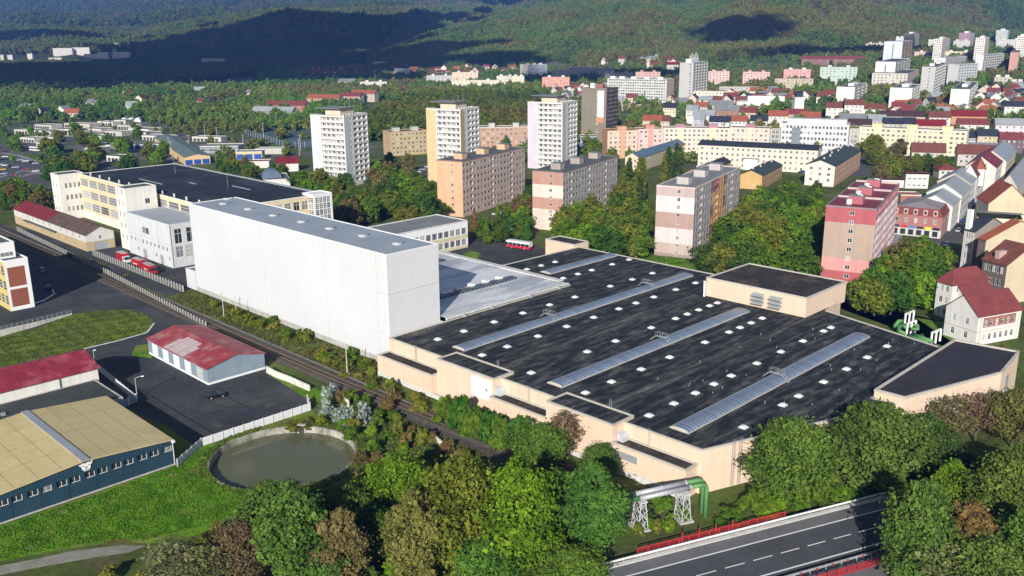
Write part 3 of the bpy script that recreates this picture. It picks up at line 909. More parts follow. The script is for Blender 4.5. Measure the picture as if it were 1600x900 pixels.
for a0, b0, da, db in [(95, 172, 3, 2), (84, 181, 4, 1.4), (99, 215, 2.4, 5), (104, 262, 2, 7), (82, 170, 1.6, 3)]:
    sheet('asphalt_patch', ABP((a0, b0), (a0 + da, b0 + .3), (a0 + da * .9, b0 + db), (a0 + .2, b0 + db * .9)), .024, mat("asphalt_patch_pale", (.075, .074, .072), rough=1, var=.3, scale=.8))
# ------------------------------------------------------------------ concrete basin with water
bt = thing('water_basin', 'round concrete basin of murky water beside the green field', 'basin', (PC[0], PC[1], 0))
def ring(mb, r0, z0, r1, z1, n=64, mi=0):
    for k in range(n):
        a0, a1 = 2 * math.pi * k / n, 2 * math.pi * (k + 1) / n
        mb.quad((r0 * math.cos(a0), r0 * math.sin(a0), z0), (r0 * math.cos(a1), r0 * math.sin(a1), z0), (r1 * math.cos(a1), r1 * math.sin(a1), z1), (r1 * math.cos(a0), r1 * math.sin(a0), z1), mi)
M_BASIN = mat("basin_concrete", (.36, .35, .30), rough=.95, var=.3, scale=.4, streak=.45, col2=(.10, .11, .06), c2scale=.25, c2lo=.5, c2hi=.7)
mb = MB(); ring(mb, PR + .5, -.3, PR + .5, .14); ring(mb, PR + .5, .14, PR, .14); ring(mb, PR, .14, PR, -3.2)
mb.build('rim', M_BASIN, bt)
m = bpy.data.materials.new("murky_water"); m.use_nodes = True
b_ = m.node_tree.nodes["Principled BSDF"]; b_.inputs["Base Color"].default_value = (.115, .118, .062, 1); b_.inputs["Roughness"].default_value = .06; b_.inputs["IOR"].default_value = 1.33
tn = m.node_tree.nodes.new("ShaderNodeTexNoise"); tn.inputs["Scale"].default_value = 1.2; bp = m.node_tree.nodes.new("ShaderNodeBump"); bp.inputs["Strength"].default_value = .04
m.node_tree.links.new(tn.outputs[0], bp.inputs["Height"]); m.node_tree.links.new(bp.outputs[0], b_.inputs["Normal"])
M_WATER = m
mb = MB(); mb.poly([(PR * math.cos(2 * math.pi * k / 64), PR * math.sin(2 * math.pi * k / 64), -1.25) for k in range(64)]); mb.build('water', m, bt)
mb = MB(); a = math.radians(88); c, s = math.cos(a), math.sin(a)
mb.box(-.6, .6, -.15, .2, -1.6, .15); o = mb.build('outlet', M_DARK, bt); o.location = (c * PR, s * PR - .1, 0); o.rotation_euler = (0, 0, a - math.pi / 2)
mb = MB(); mb.box(-.9, -.6, -.3, .4, -2, .4); mb.box(.6, .9, -.3, .4, -2, .4); mb.box(-.9, .9, -.3, .4, .4, .6); o = mb.build('outlet_frame', M_CONC, bt); o.location = (c * PR, s * PR, 0); o.rotation_euler = (0, 0, a - math.pi / 2)
# ------------------------------------------------------------------ white high-bay store
CLAD = lambda nm, c, ax=1, sp=1.0: mat(nm, c, rough=.55, var=.035, scale=.05, streak=.025, ribs=(ax, sp, .035, .008))
M_CLAD = CLAD("white_cladding", (.62, .63, .65))
M_CLAD0 = CLAD("white_cladding_end", (.64, .64, .65), 0, .9)
BO = ab(130.5, 172.8)
HB = 28.6
box_ = building('high_bay_store', 'huge windowless white high-bay store clad in smooth metal panels beside the railway', 'warehouse', (BO[0], BO[1], 0), GROT, 16.5, 101.7, HB,
                mats=[M_CLAD, M_CLAD0], pf=lambda s, u, v: 0 if s in (1, 3) else 1, m_roof=mat("store_roof_membrane", (.30, .345, .40), rough=.8, var=.10, scale=.1, ribs=(1, 2.0, .12, 0)), m_par=M_WHITE, par=.18)
M_JOINT = mat("panel_joint", (.48, .48, .48), rough=.7, var=.1)
mb = MB()
mb.box(-.02, 16.5, -.05, -.005, 18.6, 18.75); mb.build('panel_joint', M_JOINT, box_)
for z in (18.6, 8.4):
    mb = MB(); mb.box(-.05, -.005, 0, 4.2, z, z + .14); mb.build('panel_joint', M_JOINT, box_)
for y in (4.2, 26.5, 58):
    mb = MB(); mb.box(-.05, -.005, y, y + (.12 if y < 5 else .06), 0, HB - .2); mb.build('panel_joint', M_JOINT, box_)
mb = MB(); mb.box(-.06, .0, -.06, 101.7, -.1, 1.5); mb.build('plinth', M_CONC, box_)
mb = MB(); mb.box(-.3, -.05, .3, .55, .0, HB); mb.build('downpipe', M_WHITE, box_)
for p in [(142.6, 272.9), (137.5, 265.7), (138.1, 251.4), (137.9, 236.7), (138.4, 222.3), (138.5, 208.6), (139.1, 194.2), (139.4, 180.0)]:
    mb = MB(); mb.box(-.7, .7, -1.1, 1.1, 0, .25, 1); mb.box(-.55, .55, -.95, .95, .25, .42, 0)
    o = mb.build('roof_light', [M_WHITE, M_METAL], box_); o.location = (p[0] - 130.5, p[1] - 172.8, HB)
    mb = MB(); mb.box(-.12, .12, -.12, .12, 0, .35); o = mb.build('roof_vent', M_DARK, box_); o.location = (p[0] - 130.5 + 2.6, p[1] - 172.8 + .5, HB)
x, y = ab(130.4, 274.8)
building('store_annex', 'low white metal annex against the foot of the high white store', 'annex', (x, y, 0), GROT, 6, 6.5, 6.2, ops={0: [(2.2, 4.4, .0, 2.6, 'gate', M_METAL)]}, mats=[M_CLAD], m_roof=M_ROOFGREY)
# ------------------------------------------------------------------ the big factory with the flat black roof
M_PEACH = mat("peach_panel_wall", (.72, .55, .41), rough=.8, var=.05, scale=.15, streak=.10, ribs=(1, 1.2, .06, 0))
M_PEACHA = mat("peach_panel_wall_side", (.72, .55, .42), rough=.8, var=.05, scale=.15, streak=.10, ribs=(0, 1.2, .06, 0))
M_FELT = mat("black_roofing_felt", (.017, .020, .026), rough=.85, var=.45, scale=.45, spec=.22, col2=(.105, .104, .092), c2scale=1.0, c2lo=.46, c2hi=.66, c2map=(.13, .6, .1), ribs=(1, 1.0, .25, 0))
M_FELTV = mat("washed_felt_strip", (.022, .024, .028), rough=.9, var=.4, scale=.5, spec=.15, col2=(.13, .128, .112), c2scale=1.0, c2lo=.40, c2hi=.66, c2map=(.07, .8, .1), ribs=(1, 1.0, .2, 0))
M_FELTB = mat("annex_roofing_felt", (.045, .042, .040), rough=.95, var=.4, scale=.3, spec=.1, col2=(.10, .075, .06), c2scale=.12)
M_COPING = mat("coping_sheet", (.50, .46, .40), rough=.6, var=.12)
FA = thing('factory', 'sprawling low factory with flat black felt roof and peach panel walls', 'factory', (0, 0, 0), GROT)
ZF = 8.5
main = [(128.5, 80.6), (172.8, 64.5), (172.8, 69.4), (213, 69.4), (222.8, 104.1), (235, 106), (235, 201), (196, 202), (195, 170.5), (128.5, 170.5)]
FOOT_F = [(130, 235, 104, 201), (130, 213, 72, 170), (172, 217, 54, 72), (122, 130, 81, 170)]
for a0, a1, b0, b1 in FOOT_F: add_foot(0, 0, GROT, a0, a1, b0, b1)
def outline_block(root, poly, z, m_wall, m_deck, m_cop, par=.3, pw=.35, z0=-2.0, wname='wall'):
    mb = MB()
    n = len(poly)
    for i in range(n):
        (x0, y0), (x1, y1) = poly[i], poly[(i + 1) % n]
        mb.quad((x0, y0, z0), (x1, y1, z0), (x1, y1, z), (x0, y0, z), 0 if abs(x1 - x0) < abs(y1 - y0) else 1)
    mb.build(wname, m_wall, root)
    mb = MB(); mb.poly([(x, y, z - .02) for x, y in poly]); r = mb.build('roof', m_deck, root)
    mb = MB()
    for i in range(n):                                  # coping strip: outer edge 4 cm proud, mitred at the corners
        p0, p1, p2, p3 = [np.array(poly[(i + k) % n], float) for k in (-1, 0, 1, 2)]
        def off(a, b, c, o):
            d1 = (b - a) / np.linalg.norm(b - a); d2 = (c - b) / np.linalg.norm(c - b)
            n1 = np.array((-d1[1], d1[0])); n2 = np.array((-d2[1], d2[0])); bi = n1 + n2; k = o / max(.3, np.dot(bi, n1)); return b + bi * k
        a_o, b_o, a_i, b_i = off(p0, p1, p2, -.05), off(p1, p2, p3, -.05), off(p0, p1, p2, pw), off(p1, p2, p3, pw)
        mb.quad((*a_o, z + par), (*b_o, z + par), (*b_i, z + par), (*a_i, z + par))
        mb.quad((*a_o, z - .15), (*b_o, z - .15), (*b_o, z + par), (*a_o, z + par))
        mb.quad((*b_i, z - .1), (*a_i, z - .1), (*a_i, z + par), (*b_i, z + par))
    mb.build('parapet', m_cop, root)
    return r
outline_block(FA, main, ZF, [M_PEACH, M_PEACHA], M_FELT, M_COPING, .22)
outline_block(FA, [(213.5, 105.4), (236.1, 105.4), (236.1, 135.6), (213.5, 135.6)], 13.6, [M_PEACH, M_PEACHA], M_FELTB, M_COPING, .3, z0=8)
outline_block(FA, [(172.9, 63.1), (200.6, 54.1), (217.4, 55.7), (216, 69.3), (172.9, 69.3)], 10.2, [M_PEACH, M_PEACHA], mat("smooth_dark_felt", (.040, .036, .045), rough=.8, var=.2, scale=.3, spec=.2), M_COPING, .35, .42)
outline_block(FA, [(232.4, 201), (240, 201), (240, 214.5), (232.4, 214.5)], 9.6, [M_PEACH, M_PEACHA], M_FELTB, M_COPING, .3)
# front annexes along the railway, stepped
for a0, a1, b0, b1, z in [(124.6, 128.45, 150, 170.3, 5.2), (126.2, 132.3, 131.4, 149.95, 8.9), (124.8, 128.4, 115.3, 131.35, 5.4), (125.2, 131.5, 98.1, 115.25, 8.9), (124.8, 128.45, 81.4, 98.05, 5.6)]:
    outline_block(FA, [(a0, b0), (a1, b0), (a1, b1), (a0, b1)], z, [M_PEACH, M_PEACHA], M_FELTB if z < 7 else M_FELT, M_COPING, .25)
mb = MB(); mb.box(124.5, 124.65, 81.4, 170.4, -1, 1.1); mb.build('plinth', M_CONCW, FA)
for b0, b1, z in [(133, 146.5, 6.8)]:
    pass
# bent white hoods over the openings between the annexes
for a0, b0, z in [(128.2, 131.3, 7.2), (128.0, 98.0, 7.2)]:
    for k in range(2):
        o = MB()
        prof = [(0, 0), (.9, -.15), (1.35, -.75), (1.5, -2.0)]
        y0 = a0 - 1.7 + k * 1.75
        for (p, q) in zip(prof[:-1], prof[1:]):
            o.quad((y0, b0 - q[0], z + q[1]), (y0 + 1.68, b0 - q[0], z + q[1]), (y0 + 1.68, b0 - p[0], z + p[1]), (y0, b0 - p[0], z + p[1]))
        for xx in (y0, y0 + 1.68):
            o.poly([(xx, b0 - p, z + q) for p, q in prof] + [(xx, b0, z - 2.0)])
        o.build('vent_hood', mat("pale_sheet", (.55, .58, .62), rough=.4, var=.1, metal=.2), FA)
# louvres on the penthouse wall and its white ducts
for bb in (112.0, 117.2):
    for k in range(3):
        o = MB(); zz = 9.6 + k * 1.1
        o.quad((212.1, bb, zz), (213.48, bb, zz + .75), (213.48, bb + 3.6, zz + .75), (212.1, bb + 3.6, zz)); o.quad((212.1, bb + 3.6, zz - .06), (213.48, bb + 3.6, zz + .69), (213.48, bb, zz + .69), (212.1, bb, zz - .06))
        o.build('louvre', M_METAL, FA)
o = MB(); o.bar((212.3, 135.3, 8.5), (213.9, 136.4, 12.5), .3, 0, 8); o.build('duct', M_WHITE, FA)
for b0, b1, a0, a1 in [(135.0, 138.6, 131, 212), (103.6, 106.6, 131, 222), (167.2, 169.6, 131, 194), (186, 189, 200, 233)]:   # valleys where the rain runs off
    o = MB(); o.quad((a0, b0, ZF - .014), (a1, b0, ZF - .014), (a1, b1, ZF - .014), (a0, b1, ZF - .014)); o.build('felt_strip', M_FELTV, FA)
# rows of roof lights
RL = {192.5: (200, 206.6, 213.2), 177: (199.7, 206.5, 213.1, 223.3, 232), 161: (136, 144.6, 155.1, 165.7, 176.2, 186.7, 202.4, 212.9, 223), 145: (135.7, 143.9, 154.5, 165.1, 175.7, 186.2, 193.7, 201.9, 212.5, 222.5),
      129: (135.3, 154.2, 164.7, 179, 189.5, 194.8, 200.1, 205.3, 209.1), 113: (134.7, 143.2, 153.6, 164.3, 178.7, 189.3, 194.4, 199.7, 205.1), 96.6: (134.4, 142.6, 150.2, 157.1, 163.8, 174.4, 185.1, 195.6, 206.1, 210), 80.6: (142.2, 156.9, 163.3, 174.1, 184.7, 195.1, 205.7)}
mb = MB(); mb.box(-.66, .66, -.66, .66, 0, .28, 1)
nn = 8
prev = None
for k, (r, z) in enumerate([(.60, .28), (.54, .42), (.35, .54), (.0, .58)]):
    rg = [(r * max(-1, min(1, 1.35 * math.cos(2 * math.pi * (i + .5) / nn))), r * max(-1, min(1, 1.35 * math.sin(2 * math.pi * (i + .5) / nn))), z) for i in range(nn)]
    if prev:
        for i in range(nn): mb.quad(prev[i], prev[(i + 1) % nn], rg[(i + 1) % nn], rg[i])
    prev = rg
DOME = mb.mesh('roof_light', [mat("roof_light_acrylic", (.60, .61, .63), rough=.3, var=.04), M_WHITE], False)
curb = MB(); curb.quad((-1.15, -1.15, 0), (1.15, -1.15, 0), (1.15, 1.15, 0), (-1.15, 1.15, 0)); CURB = curb.mesh('flashing', mat("felt_flashing", (.085, .085, .08), rough=.9, var=.3, scale=1))
for b, aa in RL.items():
    for a in aa:
        o = link('roof_light', DOME, FA, (a, b, ZF)); o.rotation_euler = (0, 0, random.uniform(-.04, .04))
        link('flashing', CURB, o, (0, 0, .012))
# barrel roof lights: every pane and every glazing bar
BW, BH = 1.95, .52
M_PANE = mat("barrel_light_pane", (.13, .175, .25), rough=.3, var=.18, scale=.25, spec=.45, objvar=True)
M_PANED = mat("barrel_light_pane_dark", (.05, .06, .075), rough=.15, var=.1, spec=.6, objvar=True)
def arc(t, k=1.0): return (-BW * math.cos(math.pi * t) * k, BH * math.sin(math.pi * t) ** .75 * k)
def barrel(root, a0, a1, b, z, m_pane, step=1.0):
    n = max(2, int(round((a1 - a0) / step))); s = (a1 - a0) / n
    r = thing('barrel_roof_light', '', '', (a0, b, z)); del r['label']; del r['category']; r.parent = root
    pm = MB()
    for i in range(8):
        y0, z0 = arc(i / 8); y1, z1 = arc((i + 1) / 8)
        pm.quad((0, y0, z0 + .1), (s, y0, z0 + .1), (s, y1, z1 + .1), (0, y1, z1 + .1))
    PM = pm.mesh('pane', m_pane)
    bm_ = MB(); w = .045
    for i in range(8):
        y0, z0 = arc(i / 8, 1.015); y1, z1 = arc((i + 1) / 8, 1.015)
        bm_.quad((-w, y0, z0 + .13), (w, y0, z0 + .13), (w, y1, z1 + .13), (-w, y1, z1 + .13))
    BM_ = bm_.mesh('glazing_bar', mat("glazing_bar_alu", (.62, .64, .66), rough=.4, var=.05))
    for k in range(n): link('pane', PM, r, (k * s, 0, 0))
    for k in range(n + 1): link('glazing_bar', BM_, r, (k * s, 0, 0))
    c = MB(); t = .22
    c.box(-.15, n * s + .15, -BW - t, -BW, 0, .16); c.box(-.15, n * s + .15, BW, BW + t, 0, .16)
    c.poly([(-.02, -BW, .1)] + [(-.02, *[v for v in (arc(i / 8)[0], arc(i / 8)[1] + .1)]) for i in range(9)]); c.box(-.2, 0, -BW, BW, 0, .14)
    c.poly([(n * s + .02, arc(i / 8)[0], arc(i / 8)[1] + .1) for i in reversed(range(9))]); c.box(n * s, n * s + .2, -BW, BW, 0, .14)
    c.build('curb', M_COPING if m_pane is M_PANE else M_METAL, r)
    return r
BL = [(200.9, 233.4, 185.3), (135, 229, 152.3), (133.6, 208, 120.5), (132.8, 209.5, 88.5)]
for a0, a1, b in BL: barrel(FA, a0, a1, b, ZF, M_PANE)
# small stairs over the barrels
for a, b in [(166.5, 152.3), (208.5, 152.3), (171.5, 120.5), (168.5, 88.5)]:
    o = MB()
    for s_ in (-.45, .45):
        o.tube([(a + s_, b - 3, .2), (a + s_, b - 1.6, 1.5), (a + s_, b + 1.6, 1.5), (a + s_, b + 3, .2)], .07, 0, 5)
        o.tube([(a + s_, b - 1.6, 1.5), (a + s_, b - 1.6, 2.5), (a + s_, b + 1.6, 2.5), (a + s_, b + 1.6, 1.5)], .05, 0, 4)
        o.bar((a + s_, b, 1.5), (a + s_, b, 2.5), .05)
    for k in range(9):
        t = -2.8 + k * .7; zz = .3 + min(1.2, (3 - abs(t)) * .9)
        o.box(a - .45, a + .45, b + t - .14, b + t + .14, zz - .03, zz + .03)
    r = o.build('walkway', M_METAL, FA); r.location = (0, 0, ZF)
# ladders
for a, b, z0, z1 in [(134.6, 78.15, .5, 9.6), (136.0, 77.6, .5, 9.6)]:
    o = MB()
    for k in (-.25, .25): o.bar((a + k, b - .25 - k * .36, z0), (a + k, b - .25 - k * .36, z1), .05)
    for k in range(int((z1 - z0) / .4)): o.bar((a - .25, b - .16, z0 + .4 * k), (a + .25, b - .34, z0 + .4 * k), .03)
    o.build('ladder', M_METAL, FA)
for b in (160, 123, 92, 137, 105):
    o = MB(); zt = 5.3 if b in (160, 123, 92) else ZF; a = 128.3 if zt < 6 else 133
    for k in (-.25, .25): o.bar((a, b + k, zt), (a, b + k, zt + 4 if zt < 6 else zt + 1.6), .045)
    for k in range(8 if zt < 6 else 3): o.bar((a, b - .25, zt + .45 * k), (a, b + .25, zt + .45 * k), .03)
    o.build('ladder', M_METAL, FA)
# grilles, air unit, faded banner on the front wall
o = MB(); o.box(124.7, 124.78, 92, 97.5, 3.2, 4.6); o.build('grille', M_METAL, FA)
o = MB(); o.box(124.2, 124.78, 117.5, 119, 1.5, 2.9, 0); o.box(124.15, 124.2, 117.7, 118.8, 1.7, 2.7, 1); o.build('air_unit', [M_METAL, M_DARK], FA)
o = MB(); o.box(126.05, 126.18, 132.0, 138.3, 3.6, 8.2, 0)
for (yy, zz, ww, hh) in [(136.6, 7.2, .5, .25), (135.9, 6.7, .4, .12), (135.0, 6.5, 1.2, .12), (136.5, 5.9, 1.6, .1), (137, 4.6, 1.0, .12), (134.3, 5.6, 2.2, .1)]:
    o.box(126.03, 126.05, yy - ww, yy, zz, zz + hh, 1)
o.poly([(126.02, 134.1, 6.3), (126.02, 133.3, 5.6), (126.02, 133.2, 6.1)], 2)
o.build('banner', [mat("faded_banner", (.76, .77, .80), rough=.6, var=.06, scale=.8), mat("faded_print", (.62, .64, .70), rough=.6, var=.05), M_DARK], FA)
for a_, b_2, zz in ((200, 54.2, 3), (205, 54.6, 3)):
    pass
o = MB(); o.box(201.5, 203, 54.1, 54.2, 3, 6, 0); o.box(205.5, 207.5, 54.5, 54.6, 3, 8, 0); o.build('shutter', M_METAL, FA)
# pipes and vents on the roof
for k in range(40):
    a, b = random.uniform(140, 212), random.uniform(74, 110)
    if any(abs(b - q[2]) < 3.5 for q in BL): continue
    o = MB(); o.bar((0, 0, 0), (0, 0, random.uniform(.25, .6)), .07, 0, 6); r = o.build('roof_vent', M_METAL, FA); r.location = (a, b, ZF)
# ------------------------------------------------------------------ pale metal-roofed hall between store and factory
HA = thing('metal_roof_hall', 'low hall with pale sheet-metal roof between white store and black factory roof', 'hall', (*ab(147.3, 171.0), 0), GROT)
add_foot(*ab(147.3, 171.0), GROT, 0, 48, 0, 66)
M_SHEETROOF = mat("pale_sheet_roof", (.42, .44, .47), rough=.45, var=.12, scale=.1, ribs=(1, 1.1, .18, .03), metal=.15, col2=(.74, .75, .76), c2scale=1.0, c2map=(.02, .07, .1), c2lo=.44, c2hi=.54)
o = MB(); o.box(0, 47.5, 0, 66, -1, 8.2, 0, "t"); o.build('wall', M_CONCW, HA)
o = MB(); z = 9.3
o.quad((0, 0, z), (47.5, 0, z), (47.5, 33, z + .5), (0, 33, z + .5)); o.quad((0, 33, z + .5), (47.5, 33, z + .5), (47.5, 66, z), (0, 66, z)); o.quad((0, 0, 8.2), (47.5, 0, 8.2), (47.5, 0, z), (0, 0, z)); o.quad((47.5, 0, 8.2), (47.5, 66, 8.2), (47.5, 66, z), (47.5, 33, z + .5)); o.poly([(47.5, 66, 8.2), (47.5, 66, z), (47.5, 33, z + .5)])
o.build('roof', M_SHEETROOF, HA)
o = MB(); o.box(45.6, 47.7, 1.8, 66, 9.6, 9.9); o.box(-.1, 47.7, -.5, -.15, 8.9, 9.35); o.build('gutter', M_CONCW, HA)
barrel(HA, 9.5, 40, 15, 9.5, M_PANED, 1.3)
barrel(HA, 9.5, 40, 47, 9.5, M_PANED, 1.3)
for k in range(5):
    o = MB(); o.box(-.7, .7, -.9, .9, 0, 1.05); r = o.build('smoke_vent', M_WHITE, HA); r.location = (13 + k * 5.6, 16.3, 9.6)
for p in ((6, -.9), (16, -.9), (31, -.9), (43, -.9)):
    o = MB(); o.box(-.3, .3, -.4, .4, 0, .8); r = o.build('roof_vent', M_METAL, HA); r.location = (p[0], p[1], 8.5)
# ------------------------------------------------------------------ old factory offices beyond the white store
M_CREAM = mat("cream_render", (.72, .705, .65), rough=.9, var=.07, scale=.2, streak=.12)
M_YELL = mat("yellow_render", (.70, .58, .36), rough=.9, var=.07, scale=.2, streak=.1)
M_BLUEFELT = mat("dark_blue_felt", (.022, .027, .040), rough=.8, var=.4, scale=.08, spec=.25, ribs=(0, 3.0, .15, 0), col2=(.05, .055, .07), c2scale=.06)
ox, oy = ab(154, 302)
ops = {3: rows(128, 13, 3, 5.3, 8.4, 3.5, 1.2, m0=.5, v0=3.2, kind='grid'), 0: rows(39, 10, 3, 5.3, 2.6, 3.4, 1.2, v0=3.2, kind='tall')}
OF = building('factory_offices', 'long cream and yellow industrial block with rows of large gridded windows and dark flat roof', 'factory', (ox, oy, 0), GROT, 45, 128, 20, ops,
              [M_YELL, M_CREAM], pf=lambda s, u, v: 1 if v < 3.6 else 0, cuts={3: ((), (3.6,))}, m_roof=M_BLUEFELT, m_par=M_CREAM, par=.25, glmix=(.2, .45))
for k in range(12):
    o = MB(); o.box(-.25, .25, -.25, .25, 0, 1.4); r = o.build('roof_vent', M_CREAM, OF); r.location = (1.5, 6 + k * 10.2, 20)
for (x0, y0, x1, y1) in [(12, 70, 12.4, 92), (30, 30, 30.4, 44), (22, 60, 22.3, 66)]:
    o = MB(); o.box(x0, x1, y0, y1, 20.05, 20.3); o.build('roof_trim', M_METAL, OF)
for p in ((26, 40), (30, 95)):
    o = MB(); o.bar((p[0], p[1], 20), (p[0], p[1], 26), .06); o.build('antenna', M_METAL, OF)
o = MB(); o.box(44.6, 45.2, 0, 128, 20.1, 20.55); o.build('gutter', M_METAL, OF)
def part_block(root, x0, x1, y0, y1, h, ops, mats, m_roof, par=.3, z0=-1):
    """wing of a house: wall and windows as parts, set in the house's own frame"""
    mb = MB()
    for s in range(4):
        wall_mesh(mb, s, x1 - x0, y1 - y0, h, ops.get(s, []), lambda s, u, v: 0, z0=z0)
    w = mb.build('wall', mats, root); w.location = (x0, y0, 0)
    for s in range(4):
        if ops.get(s):
            (sx, sy), (ux, uy), rz, Wd = side_frame(s, x1 - x0, y1 - y0)
            for o in ops[s]:
                r = random.random(); me = win_mesh(o[1] - o[0], o[3] - o[2], o[4], 0 if r < .6 else 1) if o[4] not in ('door', 'gate') else door_mesh(o[1] - o[0], o[3] - o[2], o[5])
                nx, ny = uy, -ux
                link('window' if o[4] not in ('door', 'gate') else o[4], me, root, (x0 + sx + ux * o[0] - nx * .13, y0 + sy + uy * o[0] - ny * .13, o[2]), rz)
    flat_roof(root, x1 - x0, y1 - y0, h, m_roof, mats[0], par, .3, x0, y0)
# stair block at the far end, stair tower in front, glazed stair at the near end
part_block(OF, -8.8, 2, 128.3, 138, 20.3, {0: [(2.3 + k * 1.9, 3.4 + k * 1.9, 3.6 + f * 5.3, 5.9 + f * 5.3, 'plain') for k in range(4) for f in range(3)], 3: [(1.5 + k * 3.5, 2.5 + k * 3.5, 4 + f * 5.3, 5.6 + f * 5.3, 'single') for k in range(2) for f in range(3)]}, [M_CREAM], M_BITUMEN)
part_block(OF, -14, -1.7, 44.7, 53.4, 24, {0: [(7.5, 9.4, 9.5, 11.6, 'plain'), (7.5, 9.4, 17.5, 19.6, 'plain')], 3: [(1.6 + k * 3.6, 2.5 + k * 3.6, 4 + f * 4.4, 6.2 + f * 4.4, 'single') for k in range(2) for f in range(5)]}, [M_CREAM], M_BITUMEN)
part_block(OF, 38.2, 46.6, -3.4, 4.4, 20.6, {0: [(.8 + k * 1.72, 2.4 + k * 1.72, .6 + f * 2.4, 2.8 + f * 2.4, 'grid') for k in range(4) for f in range(8)], 3: [(.6 + k * 1.7, 2.2 + k * 1.7, .6 + f * 2.4, 2.8 + f * 2.4, 'grid') for k in range(4) for f in range(8)]}, [M_WHITE], M_WHITE)
# grey-white annex
ax_, ay_ = ab(138.6, 308.6)
opsA = {3: [(2.2 + k * 3.3, 3.3 + k * 3.3, 5.6, 7.2, 'single') for k in range(11)] + [(7.5, 8.6, 2.2, 3.6, 'single'), (22.5, 23.6, 2.2, 3.6, 'single'), (33, 34.2, 2.4, 3.8, 'single')] + [(12, 15, .0, 3.6, 'gate', M_METAL), (26, 28.6, 0, 3.6, 'gate', M_METAL)] + [(13, 15.8, 9.6, 12.2, 'plain'), (15.9, 18.6, 9.6, 12.2, 'plain')],
        0: [(1.7, 4.4, 8.6, 14, 'tall'), (6.2, 9.4, 8.6, 14, 'tall'), (1.7, 4.4, 3.6, 7.6, 'tall'), (5.4, 9.4, 3.2, 7.8, 'grid')]}
AN = building('grey_annex', 'pale grey sheet-clad annex with small square windows between offices and white store', 'annex', (ax_, ay_, 0), GROT, 15.2, 36, 15.8, opsA, [mat("pale_grey_cladding", (.62, .64, .66), rough=.6, var=.06, streak=.15, ribs=(1, 1.0, .05, .01)), ], m_roof=mat("annex_roof", (.36, .39, .43), rough=.7, var=.1, ribs=(0, 1.5, .1, 0)), par=.1)
o = MB(); o.box(-.05, -.005, 0, 36, 8.3, 8.5); o.build('panel_joint', M_JOINT, AN)
for y in (9, 24): o = MB(); o.box(-.09, -.005, y, y + .1, 0, 15.6); o.build('downpipe', M_JOINT, AN)
o = MB(); o.box(-.06, -.005, 17.5, 24, 5.0, 9.2); 
# ------------------------------------------------------------------ long low railway building
sx, sy = ab(127.6, 358.5)
M_MAROON = mat("maroon_sheet_roof", (.20, .022, .028), rough=.5, var=.15, scale=.15, streak=0, ribs=(1, .8, .1, .01))
M_TAN = paint((205, 180, 135)); M_WHITEW = paint((225, 222, 215))
ST = building('railway_building', 'long low railway building with maroon and brown roof beside the track', 'railway building', (sx, sy, 0), GROT, 11, 81, 6.6,
              {3: [(4 + k * 6.4, 5.1 + k * 6.4, 4.4, 5.8, 'plain') for k in range(12)] + [(6 + k * 9, 7.1 + k * 9, 1, 2.4, 'plain') for k in range(8)], 0: [(3.2, 8.6, .0, 3.0, 'gate', M_METAL), (5.2, 6.2, 4.2, 5.6, 'plain')]},
              [M_WHITEW, M_TAN], lambda s, u, v: 1 if v < 3.6 else 0, {0: ((), (3.6,)), 3: ((), (3.6,)), 1: ((), (3.6,)), 2: ((), (3.6,))}, 'gable_y', mat("brown_roof", (.115, .07, .06), rough=.9, var=.25, scale=.3), rh=2.6, oh=.5)
o = MB(); s_ = 2.6 / 5.5
o.quad((-.55, 40, 6.6 - .5 * s_ + .26), (5.5, 40, 9.2 + .26), (5.5, 81.5, 9.2 + .26), (-.55, 81.5, 6.6 - .5 * s_ + .26)[0:3]); 
o.quad((5.5, 40, 9.46), (11.55, 40, 6.6 - .5 * s_ + .26), (11.55, 81.5, 6.6 - .5 * s_ + .26), (5.5, 81.5, 9.46)); o.build('roof', M_MAROON, ST)
o = MB(); o.box(-1.6, 0, 30, 66, 3.5, 3.65); o.build('awning', M_BITUMEN, ST)
# ------------------------------------------------------------------ yellow and white block at the yard's edge
gx, gy = ab(80.3, 294)
M_BROWNP = mat("red_brown_panel", (.26, .085, .05), rough=.8, var=.12, scale=.3)
GB = building('yard_office', 'white flat-roofed block with red-brown wall panels and a yellow flank', 'office', (gx, gy, 0), GROT, 6.8, 95, 15.4,
              {3: [(77 + k * 3.6, 79.8 + k * 3.6, 1.6 + f * 4.6, 4.6 + f * 4.6, 'grid') for k in range(5) for f in range(3)]}, [M_WHITE, M_BROWNP, mat("ochre_render", (.58, .46, .17), rough=.9, var=.08)],
              lambda s, u, v: 1 if (s == 0 and .7 < u < 5.6 and (1.2 < v < 6.6 or 7.4 < v < 13.4)) else (2 if s == 3 else 0), {0: ((.7, 5.6), (1.2, 6.6, 7.4, 13.4))}, m_roof=M_BITUMEN)
part_block(GB, .3, 5.0, 4.5, 40, 20, {0: [(.5, 4.2, 15.9, 17.2, 'triple')], 3: [(2 + k * 3, 4.6 + k * 3, 15.9, 17.4, 'plain') for k in range(10)]}, [M_WHITE], mat("greenish_roof", (.10, .13, .12), rough=.7, var=.2), z0=15.3)
